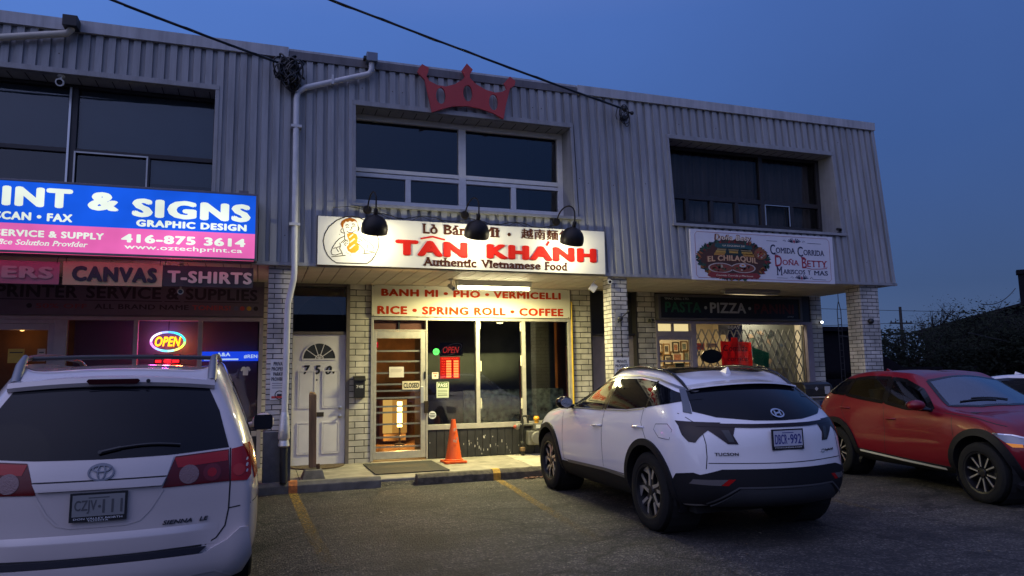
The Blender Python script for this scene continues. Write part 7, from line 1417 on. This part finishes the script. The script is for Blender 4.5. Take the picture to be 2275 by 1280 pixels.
T = thing('street_lamp', 'small pale lamp arm just right of the end pillar', 'street lamp', (16.4, 16, -.1)); c = MB(); c.tube([(16.62, 16, -.2), (16.62, 16, 2.55)], .045, wdk, 8); c.build('post', T); c = MB(); c.tube([(16.40, 15.9, 2.96), (16.62, 15.95, 2.72)], .03, mat('lamp_pale', (.42, .42, .44), .4), 8); c.build('arm', T); c = MB(); c.ball((16.50, 15.9, 2.62), .07, emat('amber_lamp', (1, .55, .2), .5), 10); c.build('lens', T)
# trees: trunk, limbs and many leaf-sized faces
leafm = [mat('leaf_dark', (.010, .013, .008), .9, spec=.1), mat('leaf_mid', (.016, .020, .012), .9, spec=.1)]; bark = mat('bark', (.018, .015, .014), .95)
def tree(label, x, y, h, w, seed, n=1500, bare=.0, base=-.2):
    r = random.Random(seed); T = thing('tree', label, 'tree', (x, y, base), group='trees beyond the parking lot'); t = MB(); t.tube([(x, y, base), (x+.1*w*r.uniform(-1, 1), y, base+h*.35), (x+.1*w*r.uniform(-1, 1), y, base+h*.6)], [.035*h, .026*h, .012*h], bark, 8)
    tips = []
    for k in range(22 if bare else 15):
        a = r.uniform(0, 6.28); z0_ = base+h*r.uniform(.22, .55); L_ = r.uniform(.35, 1); p0 = Vector((x, y, z0_)); p2 = Vector((x+w*.5*L_*math.cos(a), y+w*.5*L_*math.sin(a), base+h*r.uniform(.5, .97)*(1-.25*L_*L_)+.0)); p1 = p0.lerp(p2, .5)+Vector((r.uniform(-.1, .1)*w, r.uniform(-.1, .1)*w, .06*h)); t.tube([p0, p1, p2], [.012*h, .008*h, .003*h], bark, 5); tips.append(p2); tips.append(p1)
        for q in range(9 if bare else 4):
            e = p2+Vector((r.uniform(-.14, .14)*w, r.uniform(-.14, .14)*w, r.uniform(.0, .14)*h)); t.tube([p1.lerp(p2, r.uniform(.3, 1)), e], [.004*h, .0015*h], bark, 4); tips.append(e)
    t.build('trunk', T); c = MB()
    for k in range(n):
        q = r.choice(tips); s_ = r.uniform(.012, .028)*h*(1 if bare < .5 else .33); sp_ = .085 if bare < .5 else .05
        p = q+Vector((r.gauss(0, sp_)*w, r.gauss(0, sp_)*w, r.gauss(0, sp_)*h)); u = Vector((r.gauss(0, 1), r.gauss(0, 1), r.gauss(0, 1))).normalized(); v = u.orthogonal().normalized()
        c.add([p-u*s_, p+v*s_*.5, p+u*s_, p-v*s_*.5], [(0, 1, 2, 3)], leafm[k % 2])
    c.build('crown', T, recalc=False)
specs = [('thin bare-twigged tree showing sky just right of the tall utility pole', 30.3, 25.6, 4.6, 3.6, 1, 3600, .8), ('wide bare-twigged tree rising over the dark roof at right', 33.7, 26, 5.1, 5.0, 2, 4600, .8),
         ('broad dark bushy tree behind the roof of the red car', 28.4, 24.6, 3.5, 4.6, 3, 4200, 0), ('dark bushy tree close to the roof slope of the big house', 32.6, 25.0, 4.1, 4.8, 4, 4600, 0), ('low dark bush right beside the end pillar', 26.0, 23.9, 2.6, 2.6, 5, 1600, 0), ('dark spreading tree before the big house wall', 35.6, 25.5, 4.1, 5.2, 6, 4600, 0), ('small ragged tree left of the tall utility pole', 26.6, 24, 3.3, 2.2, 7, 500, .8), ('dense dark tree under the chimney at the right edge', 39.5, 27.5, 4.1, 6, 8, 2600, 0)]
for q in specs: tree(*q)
hd = MB(); r = random.Random(31)
for k in range(15000):
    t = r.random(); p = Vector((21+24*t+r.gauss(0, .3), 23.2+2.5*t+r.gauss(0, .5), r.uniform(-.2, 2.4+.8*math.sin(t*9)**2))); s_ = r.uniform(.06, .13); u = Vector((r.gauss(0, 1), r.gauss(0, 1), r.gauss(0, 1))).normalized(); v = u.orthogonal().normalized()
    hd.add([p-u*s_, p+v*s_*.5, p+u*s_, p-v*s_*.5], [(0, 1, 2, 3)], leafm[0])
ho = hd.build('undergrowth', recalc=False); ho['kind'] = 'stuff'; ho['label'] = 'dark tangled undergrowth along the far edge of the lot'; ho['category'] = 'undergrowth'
# scattered leaves and litter on the asphalt
lf = MB(); r = random.Random(77)
for k in range(160):
    x_, y_ = r.uniform(-1, 11), r.choice((r.uniform(2.5, 10), r.uniform(9.3, 10.1))); s_ = r.uniform(.008, .022); a = r.uniform(0, 6.28); z0_ = ground_z(x_, y_)+.006; ca, sa = s_*math.cos(a), s_*math.sin(a)
    lf.add([(x_-ca, y_-sa, z0_), (x_+sa*.6, y_-ca*.6, z0_+.006), (x_+ca, y_+sa, z0_), (x_-sa*.6, y_+ca*.6, z0_+.004)], [(0, 1, 2, 3)], mat('litter%d' % (k % 3), [(.16, .11, .05), (.30, .27, .22), (.10, .06, .03)][k % 3], .8))
lo_ = lf.build('leaf_litter', recalc=False); lo_['kind'] = 'stuff'; lo_['label'] = 'small dry leaves and grit scattered over the asphalt'; lo_['category'] = 'litter'
lf = MB()
for k in range(26):
    x_, y_ = 3.85+r.gauss(0, .09), 10.06+r.gauss(0, .025); s_ = r.uniform(.02, .045); a = r.uniform(0, 6.28); ca, sa = s_*math.cos(a), s_*math.sin(a); lf.add([(x_-ca, y_-sa, .006), (x_+sa*.6, y_-ca*.6, .03), (x_+ca, y_+sa, .012), (x_-sa*.6, y_+ca*.6, .02)], [(0, 1, 2, 3)], mat('dead_leaf', (.16, .075, .05), .8))
o_ = lf.build('leaf_pile', recalc=False); o_['kind'] = 'stuff'; o_['label'] = 'little heap of dead reddish leaves against the dark parking stop'; o_['category'] = 'leaves'
# the row across the street, behind the photographer: only its reflection shows in the shop glass
T = thing('street_block', 'long dark block across the street, mirrored in the ground floor panes', 'building', (10, -34, -.2)); ob_ = mat('opposite_wall', (.035, .033, .036), .9, noise=.3, nscale=.3)
c = MB(); r = random.Random(12); xx = -60
while xx < 90:
    w_ = r.uniform(9, 17); h_ = r.uniform(6.2, 8.8); c.box(xx, xx+w_-.02, -42, -34+r.uniform(-.8, .8), -.3, h_, ob_); xx += w_
c.build('wall', T)
